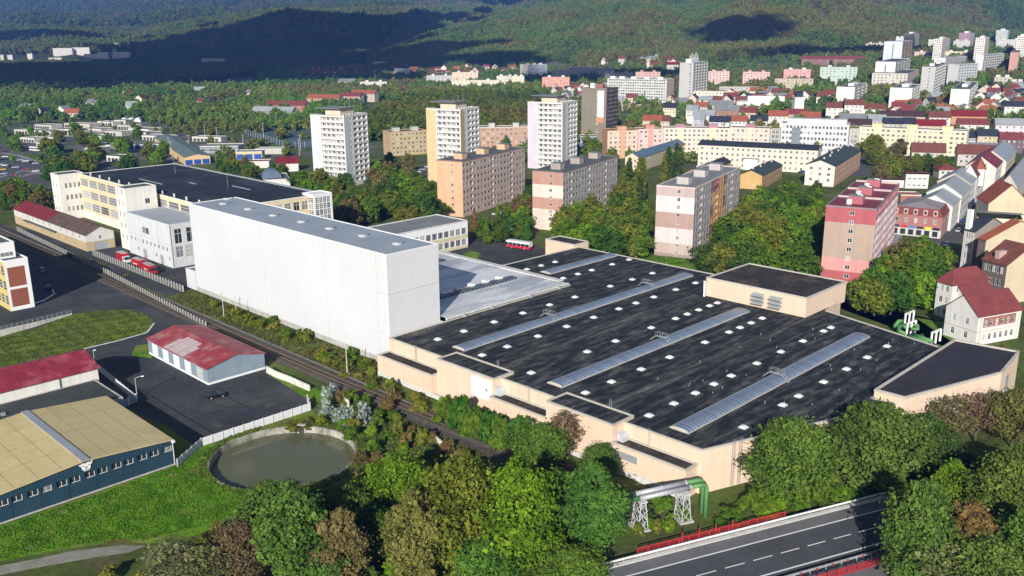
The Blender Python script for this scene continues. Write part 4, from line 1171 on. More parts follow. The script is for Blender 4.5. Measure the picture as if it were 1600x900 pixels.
# ------------------------------------------------------------------ ramp wall and its railing
def polyline_wall(name, label, cat, px, h0, h1, th, m, mats2=None):
    pts = P(*px); r = thing(name, label, cat, (pts[0][0], pts[0][1], 0))
    mb = MB(); tot = sum(math.dist(pts[i], pts[i + 1]) for i in range(len(pts) - 1)); s = 0
    for i in range(len(pts) - 1):
        (x0, y0), (x1, y1) = pts[i] - pts[0], pts[i + 1] - pts[0]
        L = math.dist(pts[i], pts[i + 1]); nx, ny = (y1 - y0) / L * th / 2, -(x1 - x0) / L * th / 2
        za, zb = h0 + (h1 - h0) * s / tot, h0 + (h1 - h0) * (s + L) / tot; s += L
        a, b, c, d = (x0 + nx, y0 + ny), (x1 + nx, y1 + ny), (x1 - nx, y1 - ny), (x0 - nx, y0 - ny)
        mb.quad((*a, -.5), (*b, -.5), (*b, zb), (*a, za)); mb.quad((*c, -.5), (*d, -.5), (*d, za), (*c, zb)); mb.quad((*a, za), (*b, zb), (*c, zb), (*d, za)); mb.quad((*b, -.5), (*c, -.5), (*c, zb), (*b, zb)); mb.quad((*d, -.5), (*a, -.5), (*a, za), (*d, za))
    mb.build('wall', m, r)
    return r, pts
rw, pts = polyline_wall('ramp_wall', 'tapering whitewashed ramp wall with grey railing above the grass', 'ramp wall', [(-30, 536), (0, 526), (56, 510), (112, 492)], 2.3, .5, .4, mat("old_whitewash", (.66, .64, .58), rough=.95, var=.2, scale=.5, streak=.3))
p0, p1 = pts[0], pts[-1]; d = p1 - p0
for k in range(19):
    t = k / 18; q = d * t; z = 2.3 - 1.8 * t
    mb = MB(); mb.bar((q[0], q[1], z - .1), (q[0], q[1], z + 1.05), .05); mb.build('railing_post', M_METAL, rw)
for hh in (.55, 1.05):
    mb = MB(); mb.bar((0, 0, 2.3 + hh), (d[0], d[1], .5 + hh), .055); mb.build('rail', M_METAL, rw)
pb = P((56, 477), (70, 472), (86, 462), (82, 455))
yb = thing('crash_barrier', 'short white steel barrier beside the red-brown panelled block', 'barrier', (*pb[0], 0))
for i in range(3):
    a, b = pb[i] - pb[0], pb[i + 1] - pb[0]
    mb = MB(); mb.bar((*a, .7), (*b, .7), .14); mb.build('rail', M_WHITE, yb)
    mb = MB(); mb.bar((*a, 0), (*a, .8), .08); mb.build('post', M_METAL, yb)
# ------------------------------------------------------------------ corrugated shed, red-roofed store, dark flat roof, yellow-roofed hall
M_REDROOF = mat("red_sheet_roof", (.30, .045, .055), rough=.6, var=.2, scale=.4, ribs=(1, .9, .12, .02), col2=(.42, .22, .21), c2scale=.3, c2lo=.47, c2hi=.72)
M_BLUEW = mat("blue_grey_sheet", (.23, .30, .36), rough=.6, var=.1, scale=.3, streak=.12, ribs=(0, .5, .15, .03))
M_BLUEW2 = mat("blue_grey_boards", (.23, .29, .34), rough=.6, var=.1, streak=.12)
hx, hy = ab(92.6, 194.2)
dw = mat("white_gate", (.70, .72, .74), rough=.6, var=.06, streak=.15)
SH = building('garage_shed', 'blue-grey shed with red and faded white roof and four white gates', 'shed', (hx, hy, 0), GROT, 15.2, 32, 4.1,
              {3: [(2.2 + k * 6.0, 5.6 + k * 6.0, .5, 3.6, 'gate', dw) for k in range(4)] + [(26.4, 29.8, .9, 3.5, 'grid')]}, [M_BLUEW2, M_WHITE, M_BLUEW],
              lambda s, u, v: 1 if v < .6 else (2 if s == 0 else 0), {s: ((), (.6,)) for s in range(4)}, 'gable_y', M_REDROOF, M_WHITE, 1.7, oh=.35)
o = MB(); sl = 1.7 / 7.6
def shz(x): return 4.1 + sl * x + .24
for (ya, yb_, xa, xb) in [(12, 22.5, -.2, 4.4), (13.6, 21.4, 4.4, 6.0)]:
    o.quad((xa, ya, shz(xa)), (xb, ya, shz(xb)), (xb, yb_, shz(xb)), (xa, yb_, shz(xa)))
o.build('roof_patch', mat("faded_sheet_roof", (.50, .40, .40), rough=.7, var=.15, scale=.8, ribs=(1, .9, .12, .02)), SH)
for y in range(7):
    o = MB(); o.quad((-.1, y * 5, shz(-.1) + .02), (7.6, y * 5, shz(7.6) + .02), (7.6, y * 5 + .14, shz(7.6) + .02), (-.1, y * 5 + .14, shz(-.1) + .02)); o.build('roof_seam', M_REDROOF, SH)
qx, qy = ab(16, 207)
M_WBRICK = mat("white_block_wall", (.72, .70, .64), rough=.9, var=.08, streak=.15, ribs=(2, .6, .06, 0))
RB = building('red_roofed_store', 'white-walled store with deep red sheet roof in front of the grass', 'store', (qx, qy, 0), GROT, 56.5, 15.5, 6.6, {0: [(20, 21, 5, 5.5, 'dark'), (34, 35, 5, 5.5, 'dark')]}, [M_WBRICK], roof='gable_x', rh=2.2, m_roof=mat("crimson_sheet_roof", (.27, .03, .05), rough=.6, var=.25, scale=.3, ribs=(0, .9, .14, .02), col2=(.33, .08, .10), c2scale=.15), oh=.45)
o = MB(); o.bar((48, -.2, 3.4), (48, -.2, 6.6), .09, 0, 6); o.build('downpipe', M_DARK, RB)
qx, qy = ab(16, 191.4)
DF = building('flat_roofed_shed', 'dark flat-roofed shed between the red and the yellow roofs', 'shed', (qx, qy, 0), GROT, 55.5, 15.4, 4.0, mats=[M_CONC], m_roof=mat("dark_yard_felt", (.048, .055, .055), rough=.95, var=.3, scale=.2), par=.1)
for p in ((30, 7), (34, 8.5)):
    o = MB(); o.box(-.4, .4, -.4, .4, 0, .5); r = o.build('roof_vent', M_METAL, DF); r.location = (p[0], p[1], 4.0)
qx, qy = ab(35.8, 160.2)
M_NAVY = mat("navy_ribbed_sheet", (.022, .055, .085), rough=.5, var=.12, scale=.3, streak=.1, ribs=(0, .35, .22, .03))
M_YROOF = mat("yellow_sheet_roof", (.56, .46, .235), rough=.65, var=.08, scale=.08, ribs=(1, .8, .06, .015), col2=(.50, .40, .20), c2scale=.1)
opsY = {0: [(1.0 + 4.85 * (k // 2) + (k % 2) * 2.25, 2.85 + 4.85 * (k // 2) + (k % 2) * 2.25, 3.0, 4.25, 'plain') for k in range(13)]}
YH = building('yellow_roofed_hall', 'navy ribbed hall with wide yellow roof next to the green field', 'hall', (qx, qy, 0), GROT, 32, 31, 5.2, opsY, [M_NAVY], roof='gable_y', rh=1.35, m_roof=M_YROOF, m_par=M_METAL, oh=.3, dep=.35, glmix=(.8, .2))
o = MB(); o.box(15.3, 16.7, -.4, 31.3, 6.72, 6.9); o.build('ridge_cap', M_METAL, YH)
for x in (4.0, 8.0, 12.0, 20.0, 24.0, 28.0):
    zz = 5.2 + 1.35 * (1 - abs(x - 16) / 16) + .235; o = MB(); o.quad((x - .05, -.3, zz), (x + .05, -.3, zz), (x + .05, 31.3, zz), (x - .05, 31.3, zz)); o.build('roof_joint', mat("roof_joint_dark", (.36, .28, .13), rough=.8, var=.4, scale=.5), YH)
for y in (7.5, 15.2, 23): o = MB(); o.quad((-.2, y, 5.2 + .24), (16, y, 6.79), (16, y + .08, 6.79), (-.2, y + .08, 5.2 + .24)); o.quad((16, y, 6.79), (32.2, y, 5.44), (32.2, y + .08, 5.44), (16, y + .08, 6.79)); o.build('roof_joint', MATS["roof_joint_dark"], YH)
o = MB(); o.box(31.9, 32.4, -.7, -.1, 4.8, 5.25); o.build('gutter_end', M_WHITE, YH)
o = MB(); o.bar((32.1, -.15, 0), (32.1, -.15, 5), .08); o.build('downpipe', M_WHITE, YH)
for x in (3.2, 7.9, 12.6, 17.4, 22.2): o = MB(); o.box(x - .05, x + .05, -.06, 0, 0, 3.0); o.build('panel_joint', M_NAVY, YH)
o = MB(); o.box(-.02, 32, -.12, -.02, -.5, .3); o.build('plinth', M_CONC, YH)
emb = [(-1.15, .55), (-.75, .5), (-.45, .62), (0, .5), (.45, .62), (.75, .5), (1.15, .75), (1.0, .25), (.72, .1), (.7, -.35), (.4, -.8), (-.4, -.8), (-.7, -.35), (-.72, .1), (-1.0, .2)]
o = MB(); o.poly([(x * .95, -.12, z * .95) for x, z in emb][::-1]); 
for i in range(len(emb)):
    (x0, z0), (x1, z1) = emb[i], emb[(i + 1) % len(emb)]
    o.quad((x0 * .95, -.12, z0 * .95), (x1 * .95, -.12, z1 * .95), (x1 * .95, 0, z1 * .95), (x0 * .95, 0, z0 * .95))
for s_ in (-1, 1):
    o.poly([(s_ * .15, -.14, .05), (s_ * .5, -.14, .28), (s_ * .55, -.14, .1)][::s_], 1)
    o.poly([(s_ * .8, -.14, .36), (s_ * 1.0, -.14, .5), (s_ * .9, -.14, .3)][::s_], 1)
o.quad((-.2, -.14, -.3), (.2, -.14, -.3), (.12, -.14, -.05), (-.12, -.14, -.05), 1); o.quad((-.35, -.14, -.62), (.35, -.14, -.62), (.35, -.14, -.5), (-.35, -.14, -.5), 1)
em = o.build('emblem', [M_WHITE, mat("emblem_grey", (.12, .12, .12), var=.05)], YH); em.location = (16, -.06, 5.55); em.scale = (1.15, 1, 1.15)
# ------------------------------------------------------------------ fences
def panel_fence(name, label, cat, p0, p1, n, h, m_panel, m_post, group=None, th=.08, post_h=None, gap=0.0, rails=2):
    p0, p1 = np.array(p0[:2], float), np.array(p1[:2], float)
    L = np.linalg.norm(p1 - p0); rz = math.atan2(*(p1 - p0)[::-1]); s = L / n
    r = thing(name, label, cat, (*p0, 0), rz, group)
    pm = MB(); lo = -.15
    bh = (h - lo) / rails
    for k in range(rails): pm.box(.07, s - .07, -th / 2, th / 2, lo + k * bh + .012, lo + (k + 1) * bh - .012)
    PMm = pm.mesh('panel', m_panel)
    ph = post_h or h + .12
    po = MB(); po.box(-.09, .09, -.11, .11, -.3, ph); POm = po.mesh('post', m_post)
    for k in range(n): 
        if random.random() >= gap: link('panel', PMm, r, (k * s, 0, 0))
    for k in range(n + 1): link('post', POm, r, (k * s, 0, 0))
    return r
M_FENW = mat("white_fence_panel", (.72, .73, .74), rough=.8, var=.07, streak=.15)
M_FENP = mat("fence_post_grey", (.45, .44, .42), rough=.8, var=.1)
M_FENC = mat("grey_concrete_slab", (.15, .145, .135), rough=.95, var=.25, streak=.2)
M_FENPOST = mat("pale_concrete_post", (.58, .57, .54), rough=.95, var=.12)
panel_fence('yard_fence', 'clean white panel fence between the asphalt yard and the round basin', 'fence', ab(75.6, 164.1), ab(101.1, 163.9), 11, 1.75, M_FENW, M_FENP)
panel_fence('yard_fence', 'white panel fence running from the yellow-roofed hall to the basin-side corner', 'fence', ab(67.8, 158.6), ab(75.4, 164.0), 5, 1.75, M_FENW, M_FENP)
panel_fence('yard_fence', 'blue-grey panel fence closing the yard corner beside silvery shrubs', 'fence', ab(101.2, 164.1), ab(103.2, 168.2), 2, 1.75, M_BLUEW2, M_WHITE)
panel_fence('yard_fence', 'whitewashed panel fence partly in shade beside the red-roofed store', 'fence', ab(78.7, 227.6), ab(76.3, 196.8), 12, 1.7, M_FENW, M_FENP)
panel_fence('yard_fence', 'short shaded panel fence with a white post below the yard lamp', 'fence', ab(76.3, 196.6), ab(70.2, 194.4), 3, 1.9, M_BLUEW2, M_WHITE)
panel_fence('railway_fence', 'concrete post and slab fence between asphalt road and track', 'fence', ab(113.6, 236), ab(118.7, 316), 40, 1.55, M_FENC, M_FENPOST, post_h=1.9)
panel_fence('railway_fence', 'shaded concrete slab fence along the track opposite the railway building', 'fence', ab(118.75, 316.5), ab(122.2, 420), 50, 1.6, M_FENC, M_FENPOST, post_h=1.9)
panel_fence('railway_fence', 'tall concrete fence behind the red fire engines', 'fence', ab(126.4, 276), ab(126.7, 350), 36, 2.1, M_FENC, M_FENPOST, post_h=2.4)
def old_wall(label, px, h):
    r, pts = polyline_wall('old_wall', label, 'wall', px, h, h * .85, .35, mat("old_whitewash", (.7, .7, .7)))
    return r
old_wall('broken whitewashed wall between the blue-grey shed and the track', [(417, 582), (432, 590), (452, 597), (468, 604), (484, 611)], 1.7)
old_wall('stub of white wall standing in shrubs beside the track', [(527, 624), (545, 636)], 1.9)
old_wall('small white concrete block under bushes by the sleepers', [(678, 688), (692, 698)], 1.2)
ob = thing('low_barrier', 'dark low railing along the track beside the blue-grey shed', 'railing', (*ab(113.0, 197), 0), GROT)
for k in range(20): o = MB(); o.bar((.1, k * 2, 0), (.1, k * 2, 1.0), .06); o.build('post', M_FENC, ob)
for z in (.5, 1.0): o = MB(); o.bar((.1, 0, z), (.1, 38, z), .05); o.build('rail', M_DARK, ob)
# ------------------------------------------------------------------ railway
RW = thing('railway_track', 'single railway track with rusty rails on dark sleepers', 'railway', (0, 0, 0), GROT)
TP = [(119.6, 92), (118.4, 110), (117.1, 130), (116.2, 150), (115.6, 175), (115.4, 200), (115.4, 470)]
def track_at(b):
    return float(np.interp(b, [p[1] for p in TP], [p[0] for p in TP]))
M_RAIL = mat("rusty_rail", (.30, .20, .13), rough=.5, var=.15, metal=.5)
M_SLEEP = mat("sleeper_timber", (.055, .042, .034), rough=.95, var=.35, scale=2)
for sgn in (-.75, .75):
    mb = MB()
    bs = list(np.arange(92, 210, 6)) + [470]
    for b0, b1 in zip(bs[:-1], bs[1:]):
        a0, a1 = track_at(b0) + sgn, track_at(b1) + sgn
        for (w0, z0, z1) in ((.075, .28, .42),):
            mb.quad((a0 - w0, b0, z1), (a0 + w0, b0, z1), (a1 + w0, b1, z1), (a1 - w0, b1, z1)); mb.quad((a0 - w0, b0, z0), (a0 - w0, b0, z1), (a1 - w0, b1, z1), (a1 - w0, b1, z0)); mb.quad((a0 + w0, b0, z1), (a0 + w0, b0, z0), (a1 + w0, b1, z0), (a1 + w0, b1, z1))
    mb.build('rail', M_RAIL, RW)
mb = MB()
b = 92.0; ns = 0
SLM = MB(); SLM.box(-1.3, 1.3, -.13, .13, 0, .26, 0, "b"); SLM = SLM.mesh('sleeper', M_SLEEP)
while b < 460:
    if ns < 290: link('sleeper', SLM, RW, (track_at(b), b, .05)); ns += 1
    else: mb.box(track_at(b) - 1.3, track_at(b) + 1.3, b - .13, b + .13, .05, .3, 0, "b")
    b += .72
mb.build('sleeper_row', M_SLEEP, RW, kind='stuff')
mb = MB(); bs = list(np.arange(92, 220, 8)) + [470]
for b0, b1 in zip(bs[:-1], bs[1:]):
    a0, a1 = track_at(b0), track_at(b1)
    for x0, x1, z0, z1 in ((-2.6, -1.7, .0, .22), (-1.7, 1.7, .22, .22), (1.7, 2.6, .22, .0)):
        mb.quad((a0 + x0, b0, z0 + .03), (a0 + x1, b0, z1 + .03), (a1 + x1, b1, z1 + .03), (a1 + x0, b1, z0 + .03))
mb.build('ballast', M_GRAVEL, RW)
mb = MB(); mb.box(118.6, 119.0, 150, 470, 0, .3); mb.build('cable_trough', M_FENC, RW)
def pole(label, p, h, r=.11, arm=None, name='pole', cat='pole', base=True, group=None):
    t = thing(name, label, cat, (p[0], p[1], 0), 0, group)
    o = MB(); o.bar((0, 0, 0), (0, 0, h), r, 0, 8, r * .65); o.build('mast', M_FENP, t)
    if base: o = MB(); o.bar((0, 0, -.1), (0, 0, .35), .8, 0, 10); o.build('footing', M_CONC, t)
    if arm:
        o = MB(); o.tube([(0, 0, h - .1), (arm[0] * .5, arm[1] * .5, h + .25), (arm[0], arm[1], h + .3)], .06, 0, 6); o.build('arm', M_FENP, t)
        o = MB(); o.box(arm[0] - .3, arm[0] + .3, arm[1] - .22, arm[1] + .22, h + .18, h + .34); o.build('lamp_head', M_WHITE, t)
    return t
pole('tall grey mast on a round footing in the trackside scrub', ab(119.5, 175.9), 8.2, .16)
t = pole('grey timber mast with crossbar in front of the white store', ab(122, 241.3), 8.0, .14, base=False)
o = MB(); o.bar((-.8, 0, 7.2), (.8, 0, 7.2), .06); o.build('crossbar', M_FENP, t)
pole('thinner mast close to the white store wall', ab(124.5, 238.5), 6.6, .11, base=False)
pole('hooked yard lamp casting a thin shadow on the asphalt', ab(77.1, 197.9), 5.2, .1, (1.6, .5), 'yard_lamp', 'lamp', False)
pole('short yard lamp beside the corner of the red roof', P((148, 566))[0], 3.0, .08, (.4, 0), 'yard_lamp', 'lamp', False)
t = pole('small white railway sign on a post by the bushes', ab(120.0, 127.5), 3.0, .06, None, 'railway_sign', 'sign', False)
o = MB(); o.box(-.35, .35, -.05, -.0, 2.2, 3.2); o.build('board', M_WHITE, t)
bn = thing('trackside_railing', 'low white double railing beside the track under the hedge', 'railing', (*ab(121.3, 121), 0), GROT)
for z in (.5, 1.1): o = MB(); o.box(-.1, .1, 0, 6.5, z, z + .3); o.build('rail', M_WHITE, bn)
for y in (.3, 3.2, 6.2): o = MB(); o.box(-.08, .08, y - .08, y + .08, 0, 1.3); o.build('post', M_FENP, bn)
# ------------------------------------------------------------------ highway on its low embankment
HO = ab(103.536, 75.831)
HR = GROT + math.atan2(-.38015, .92492)
ch_, sh_ = math.cos(HR), math.sin(HR)
def HW(s, t): return HO[0] + ch_ * s + sh_ * t, HO[1] + sh_ * s - ch_ * t
ZH = 1.0
M_ROADD = mat("road_asphalt_dark", (.075, .080, .092), rough=.9, var=.15, scale=.1, spec=.2, ribs=None, col2=(.075, .077, .083), c2scale=.06)
M_ROADL = mat("road_shoulder", (.15, .15, .155), rough=.9, var=.12, scale=.2, spec=.15)
M_LINE = mat("road_marking", (.72, .72, .72), rough=.8, var=.08, scale=2)
hwy = link('highway', None, None, (HO[0], HO[1], 0), HR, kind='structure')
def hbox(name, s0, s1, t0, t1, z0, z1, m, root=None, **k):
    o = MB(); o.box(s0, s1, -t1, -t0, z0, z1, 0, "b"); return o.build(name, m, root or hwy, **k)
hbox('road_deck', -90, 120, 1.0, 13.4, -.5, ZH, M_ROADD)
hbox('shoulder', -90, 120, 1.9, 4.5, ZH, ZH + .006, M_ROADL)
hbox('kerb', -90, 120, 1.0, 1.9, ZH, ZH + .12, M_CONCW)
hbox('marking', -90, 120, 4.5, 4.78, ZH, ZH + .010, M_LINE)
hbox('marking', -90, 120, 12.55, 12.85, ZH, ZH + .010, M_LINE)
for k in range(-14, 20):
    s = 10.4 + k * 5.25; hbox('marking', s, s + 3.6, 8.65, 8.85, ZH, ZH + .010, M_LINE)
for t in (6.5, 10.9): hbox('joint', -90, 120, t, t + .05, ZH, ZH + .004, M_DARK)
hbox('road_deck', -90, 120, 14.9, 30, -.5, ZH, M_ROADL)
sheet('verge', [HW(29, 1.0), HW(60, 1.0), HW(60, .1), HW(29, .1)], ZH + .02, M_LAWN)
gr = thing('guard_rail', 'white steel guard rail along the upper edge of the highway', 'guard rail', (HO[0], HO[1], 0), HR)
for z in (.55, .72): o = MB(); o.box(-90, 110, -1.32, -1.22, ZH + z, ZH + z + .14); o.build('rail', M_WHITE, gr)
pmesh = MB(); pmesh.box(-.05, .05, -.07, .07, 0, .86); pmesh = pmesh.mesh('post', M_METAL)
for k in range(-30, 37): link('post', pmesh, gr, (k * 3.0, -1.1, ZH))
gr = thing('guard_rail', 'grey steel guard rail beside the gap between the carriageways', 'guard rail', (HO[0], HO[1], 0), HR)
for t, z in ((15.2, .6), (15.2, .8)): o = MB(); o.box(-90, 70, -t - .12, -t, ZH + z, ZH + z + .16); o.build('rail', M_METAL, gr)
for k in range(-30, 23):
    link('post', pmesh, gr, (k * 3.0, -15.35, ZH))
    o = MB(); o.box(-.16, .16, -.02, .02, .55, .95); r = o.build('reflector', M_RED, gr); r.location = (k * 3.0 + 1.2, -15.42, ZH)
def red_railing(label, s0, s1, t, h, tall=()):
    r = thing('bridge_railing', label, 'railing', (HO[0], HO[1], 0), HR)
    for z in (.12, h): o = MB(); o.box(s0, s1, -t - .06, -t + .06, ZH + z - .06, ZH + z + .06); o.build('rail', M_RED, r)
    n = int((s1 - s0) / 1.9); po = MB(); po.box(-.07, .07, -.07, .07, -.3, h); po = po.mesh('post', M_RED)
    for k in range(n + 1): link('post', po, r, (s0 + (s1 - s0) * k / n, -t, ZH))
    ba = MB(); ba.bar((0, 0, .1), (0, 0, h), .028, 0, 4, None, False); ba = ba.mesh('baluster', M_RED)
    m = int((s1 - s0) / .16)
    for k in range(m): link('baluster', ba, r, (s0 + (k + .5) * .16, -t, ZH))
    for s in tall: o = MB(); o.box(s - .08, s + .08, -t - .08, -t + .08, ZH - .2, ZH + h + .9); o.build('tall_post', M_RED, r)
    o = MB(); o.box(s0 - .5, s1 + .5, -t - .3, -t + .5, -.6, ZH - .05); o.build('edge_beam', M_CONC, r)
    return r
red_railing('long red bridge railing with tall posts between pipes and highway', 0, 28.6, 0.2, 1.15, (8.2, 11.4, 14.6, 17.8))
red_railing('red railing along the second carriageway at the frame edge', -4, 34.3, 17.3, 1.15)
# ------------------------------------------------------------------ district-heating pipes on trestles
M_PGREEN = mat("green_pipe_paint", (.10, .26, .09), rough=.55, var=.15, scale=.6, streak=.1)
M_PSILV = mat("silver_pipe_lagging", (.42, .43, .46), rough=.45, var=.14, scale=.8, metal=.2, ribs=None, col2=(.38, .34, .31), c2scale=.5, c2lo=.62, c2hi=.7)
pl, pr_ = at(972, 783, 5.6)[:2], at(1101, 752, 6.4)[:2]
dv = (pr_ - pl); Lp = np.linalg.norm(dv); rp = math.atan2(dv[1], dv[0])
PI_ = thing('heating_pipes', 'two thick green and silver heating pipes bridging on white lattice trestles', 'pipes', (*pl, 0), rp)
for k, (y, zo, s0) in enumerate(((-.75, 0, 0), (.75, .1, -.6))):
    z = 5.9 + zo; R_ = .37
    o = MB(); pth = [(s0, y, -1), (s0, y, z - .9)] + [(s0 + .9 - .9 * math.cos(t), y, z - .9 + .9 * math.sin(t)) for t in np.linspace(.2, 1.57, 6)] + [(3.0, y, z)]; o.tube(pth, R_, 0, 12); o.build('pipe_bend', M_PGREEN, PI_, True)
    o = MB(); o.tube([(2.95, y, z), (Lp - 3.2, y, z + .35)], R_ + .06, 0, 12); o.build('pipe_lagging', M_PSILV, PI_, True)
    o = MB(); e = Lp + s0 * -.3; pth = [(Lp - 3.25, y, z + .35)] + [(e - .95 + .95 * math.sin(t), y, z + .35 - .95 + .95 * math.cos(t)) for t in np.linspace(0, 1.57, 8)] + [(e, y, -1)]; o.tube(pth, R_, 0, 12); o.build('pipe_bend', M_PGREEN, PI_, True)
    for s in (3.0, Lp / 2, Lp - 3.2): o = MB(); zz = z + .35 * max(0, min(1, (s - 3) / (Lp - 6))); o.tube([(s - .12, y, zz), (s + .12, y, zz)], R_ + .14, 0, 12); o.build('pipe_collar', M_PSILV, PI_, True)
for s in (3.4, Lp - 4.0):
    o = MB(); zt = 5.3
    for dx in (-.7, .7):
        for dy in (-1.1, 1.1):
            o.bar((s + dx * 1.3, dy * 1.2, -.2), (s + dx * .6, dy, zt), .085)
    for lv in range(3):
        z0, z1 = lv * 1.75, (lv + 1) * 1.75
        for dy in (-1.1, 1.1): o.bar((s - .85, dy, z0), (s + .55, dy, z1), .05); o.bar((s + .85, dy, z0), (s - .55, dy, z1), .05)
        for dx in (-.75, .75): o.bar((s + dx, -1.1, z0), (s + dx, 1.1, z1), .05); o.bar((s + dx, 1.1, z0), (s + dx, -1.1, z1), .05); o.bar((s + dx, -1.1, z1), (s + dx, 1.1, z1), .05)
    o.box(s - .6, s + .6, -1.5, 1.5, zt, zt + .14); o.build('trestle', mat('trestle_grey_white', (.55, .56, .57), rough=.6, var=.1, streak=.2), PI_)
    o = MB(); o.box(s - 1.3, s + 1.3, -1.7, 1.7, -.5, .35); o.build('footing', M_CONC, PI_)
# green pipe loop by the white house
GP = thing('garden_pipes', 'looping green heating pipe with white goal-shaped supports near the white house', 'pipes', (112.4, 246, 0))
def gp(px, py, z): q = at(px, py, z); return (q[0] - 112.4, q[1] - 246, z)
o = MB(); o.tube([gp(1398, 513, 1.0), gp(1399, 508, 2.4), gp(1404, 502, 3.4), gp(1410, 501, 3.4), gp(1411, 506, 2.6), gp(1404, 512, 2.3), gp(1407, 519, 2.0), gp(1415, 521, 1.8)], .55, 0, 10); o.build('pipe', M_PGREEN, GP, True)
o = MB(); o.tube([gp(1412, 511, 2.2), gp(1424, 508, 2.3), gp(1434, 509, 2.2), gp(1434, 514, 2.0), gp(1424, 514, 1.8)], .5, 0, 10); o.build('pipe', M_PGREEN, GP, True)
for dx in (0, 7): o = MB(); o.tube([gp(1418 + dx, 524 - dx * .3, 1.7), gp(1450 + dx, 536 - dx * .3, 1.7)], .5, 0, 10); o.build('pipe', M_PGREEN, GP, True)
for (x0, y0, x1, y1) in [(1413, 509, 1426, 503), (1416, 524, 1429, 519), (1454, 539, 1468, 533)]:
    a, b = np.array(gp(x0, y0, 0)), np.array(gp(x1, y1, 0)); o = MB()
    for t in (0, .5, 1): c = a + (b - a) * t; o.box(c[0] - .22, c[0] + .22, c[1] - .22, c[1] + .22, -.2, 3.4)
    o.bar((*a[:2], 3.4), (*b[:2], 3.4), .3); o.build('support_frame', M_WHITE, GP)
# ------------------------------------------------------------------ vehicles
def wheel_mesh(r=.33, w=.22):
    o = MB(); o.bar((0, -w / 2, 0), (0, w / 2, 0), r, 0, 12); o.bar((0, -w / 2 - .01, 0), (0, w / 2 + .01, 0), r * .55, 1, 8); return o.mesh('wheel', [mat("tyre", (.02, .02, .02), rough=.9, var=0), M_METAL])
WH, WHB = wheel_mesh(), wheel_mesh(.48, .3)
M_CARG = mat("car_glass", (.02, .025, .03), rough=.08, var=0, spec=.7)
CARP = {}
def car_paint(c):
    k = 'car_paint_%d' % (hash(c) % 9999)
    return mat(k, c, rough=.25, var=0, spec=.6)
def car_meshes(c):
    if c in CARP: return CARP[c]
    prof = [(-2.1, .35), (-2.12, .75), (-1.95, .92), (-1.2, .95), (1.05, .95), (2.0, .78), (2.12, .6), (2.1, .35)]
    o = MB(); w = .86
    n = len(prof)
    for i in range(n - 1):
        (x0, z0), (x1, z1) = prof[i], prof[i + 1]; o.quad((x0, w, z0), (x0, -w, z0), (x1, -w, z1), (x1, w, z1))
    o.poly([(x, -w, z) for x, z in prof][::-1]); o.poly([(x, w, z) for x, z in prof]); o.quad((-2.1, -w, .35), (-2.1, w, .35), (2.1, w, .35), (2.1, -w, .35))
    rf = MB(); rf.quad((-1.35, -.62, 1.44), (.25, -.62, 1.46), (.25, .62, 1.46), (-1.35, .62, 1.44)); 
    b = o.mesh('body', car_paint(c))
    g = MB(); B0 = [(-1.95, .93), (1.15, .95)]; T0 = [(-1.35, 1.43), (.25, 1.45)]
    def q(x, y, z): return (x, y, z)
    g.quad((-1.95, -.8, .93), (1.15, -.8, .95), (.25, -.62, 1.45), (-1.35, -.62, 1.43)); g.quad((1.15, .8, .95), (-1.95, .8, .93), (-1.35, .62, 1.43), (.25, .62, 1.45)); g.quad((1.15, -.8, .95), (1.15, .8, .95), (.25, .62, 1.45), (.25, -.62, 1.45)); g.quad((-1.95, .8, .93), (-1.95, -.8, .93), (-1.35, -.62, 1.43), (-1.35, .62, 1.43))
    CARP[c] = (b, g.mesh('window', M_CARG), rf.mesh('roof', car_paint(c)))
    return CARP[c]
def car(label, p, rz, c, group=None, parts=True):
    t = thing('parked_car', label, 'car', (p[0], p[1], p[2] if len(p) > 2 else .03), rz, group)
    b, g, r = car_meshes(c)
    link('body', b, t); link('window', g, t); link('roof', r, t)
    if parts:
        for x in (-1.3, 1.3):
            for y in (-.78, .78): link('wheel', WH, t, (x, y, .33))
    return t
WHITEC, BLACKC, SILVC, REDC, BLUEC, GREYC, YELC = (.7, .7, .7), (.012, .012, .014), (.42, .43, .45), (.35, .02, .02), (.02, .06, .25), (.10, .105, .11), (.65, .45, .03)
car('black hatchback alone on the asphalt yard beside the shed', at(338, 621), 0.55, BLACKC)
car('dark blue car parked in the shade below the red-brown panels', at(76, 452), GROT + 1.3, (.012, .03, .14))
car('pale car parked deep in the shaded asphalt road', at(66, 424), GROT + 1.5, (.25, .27, .3))
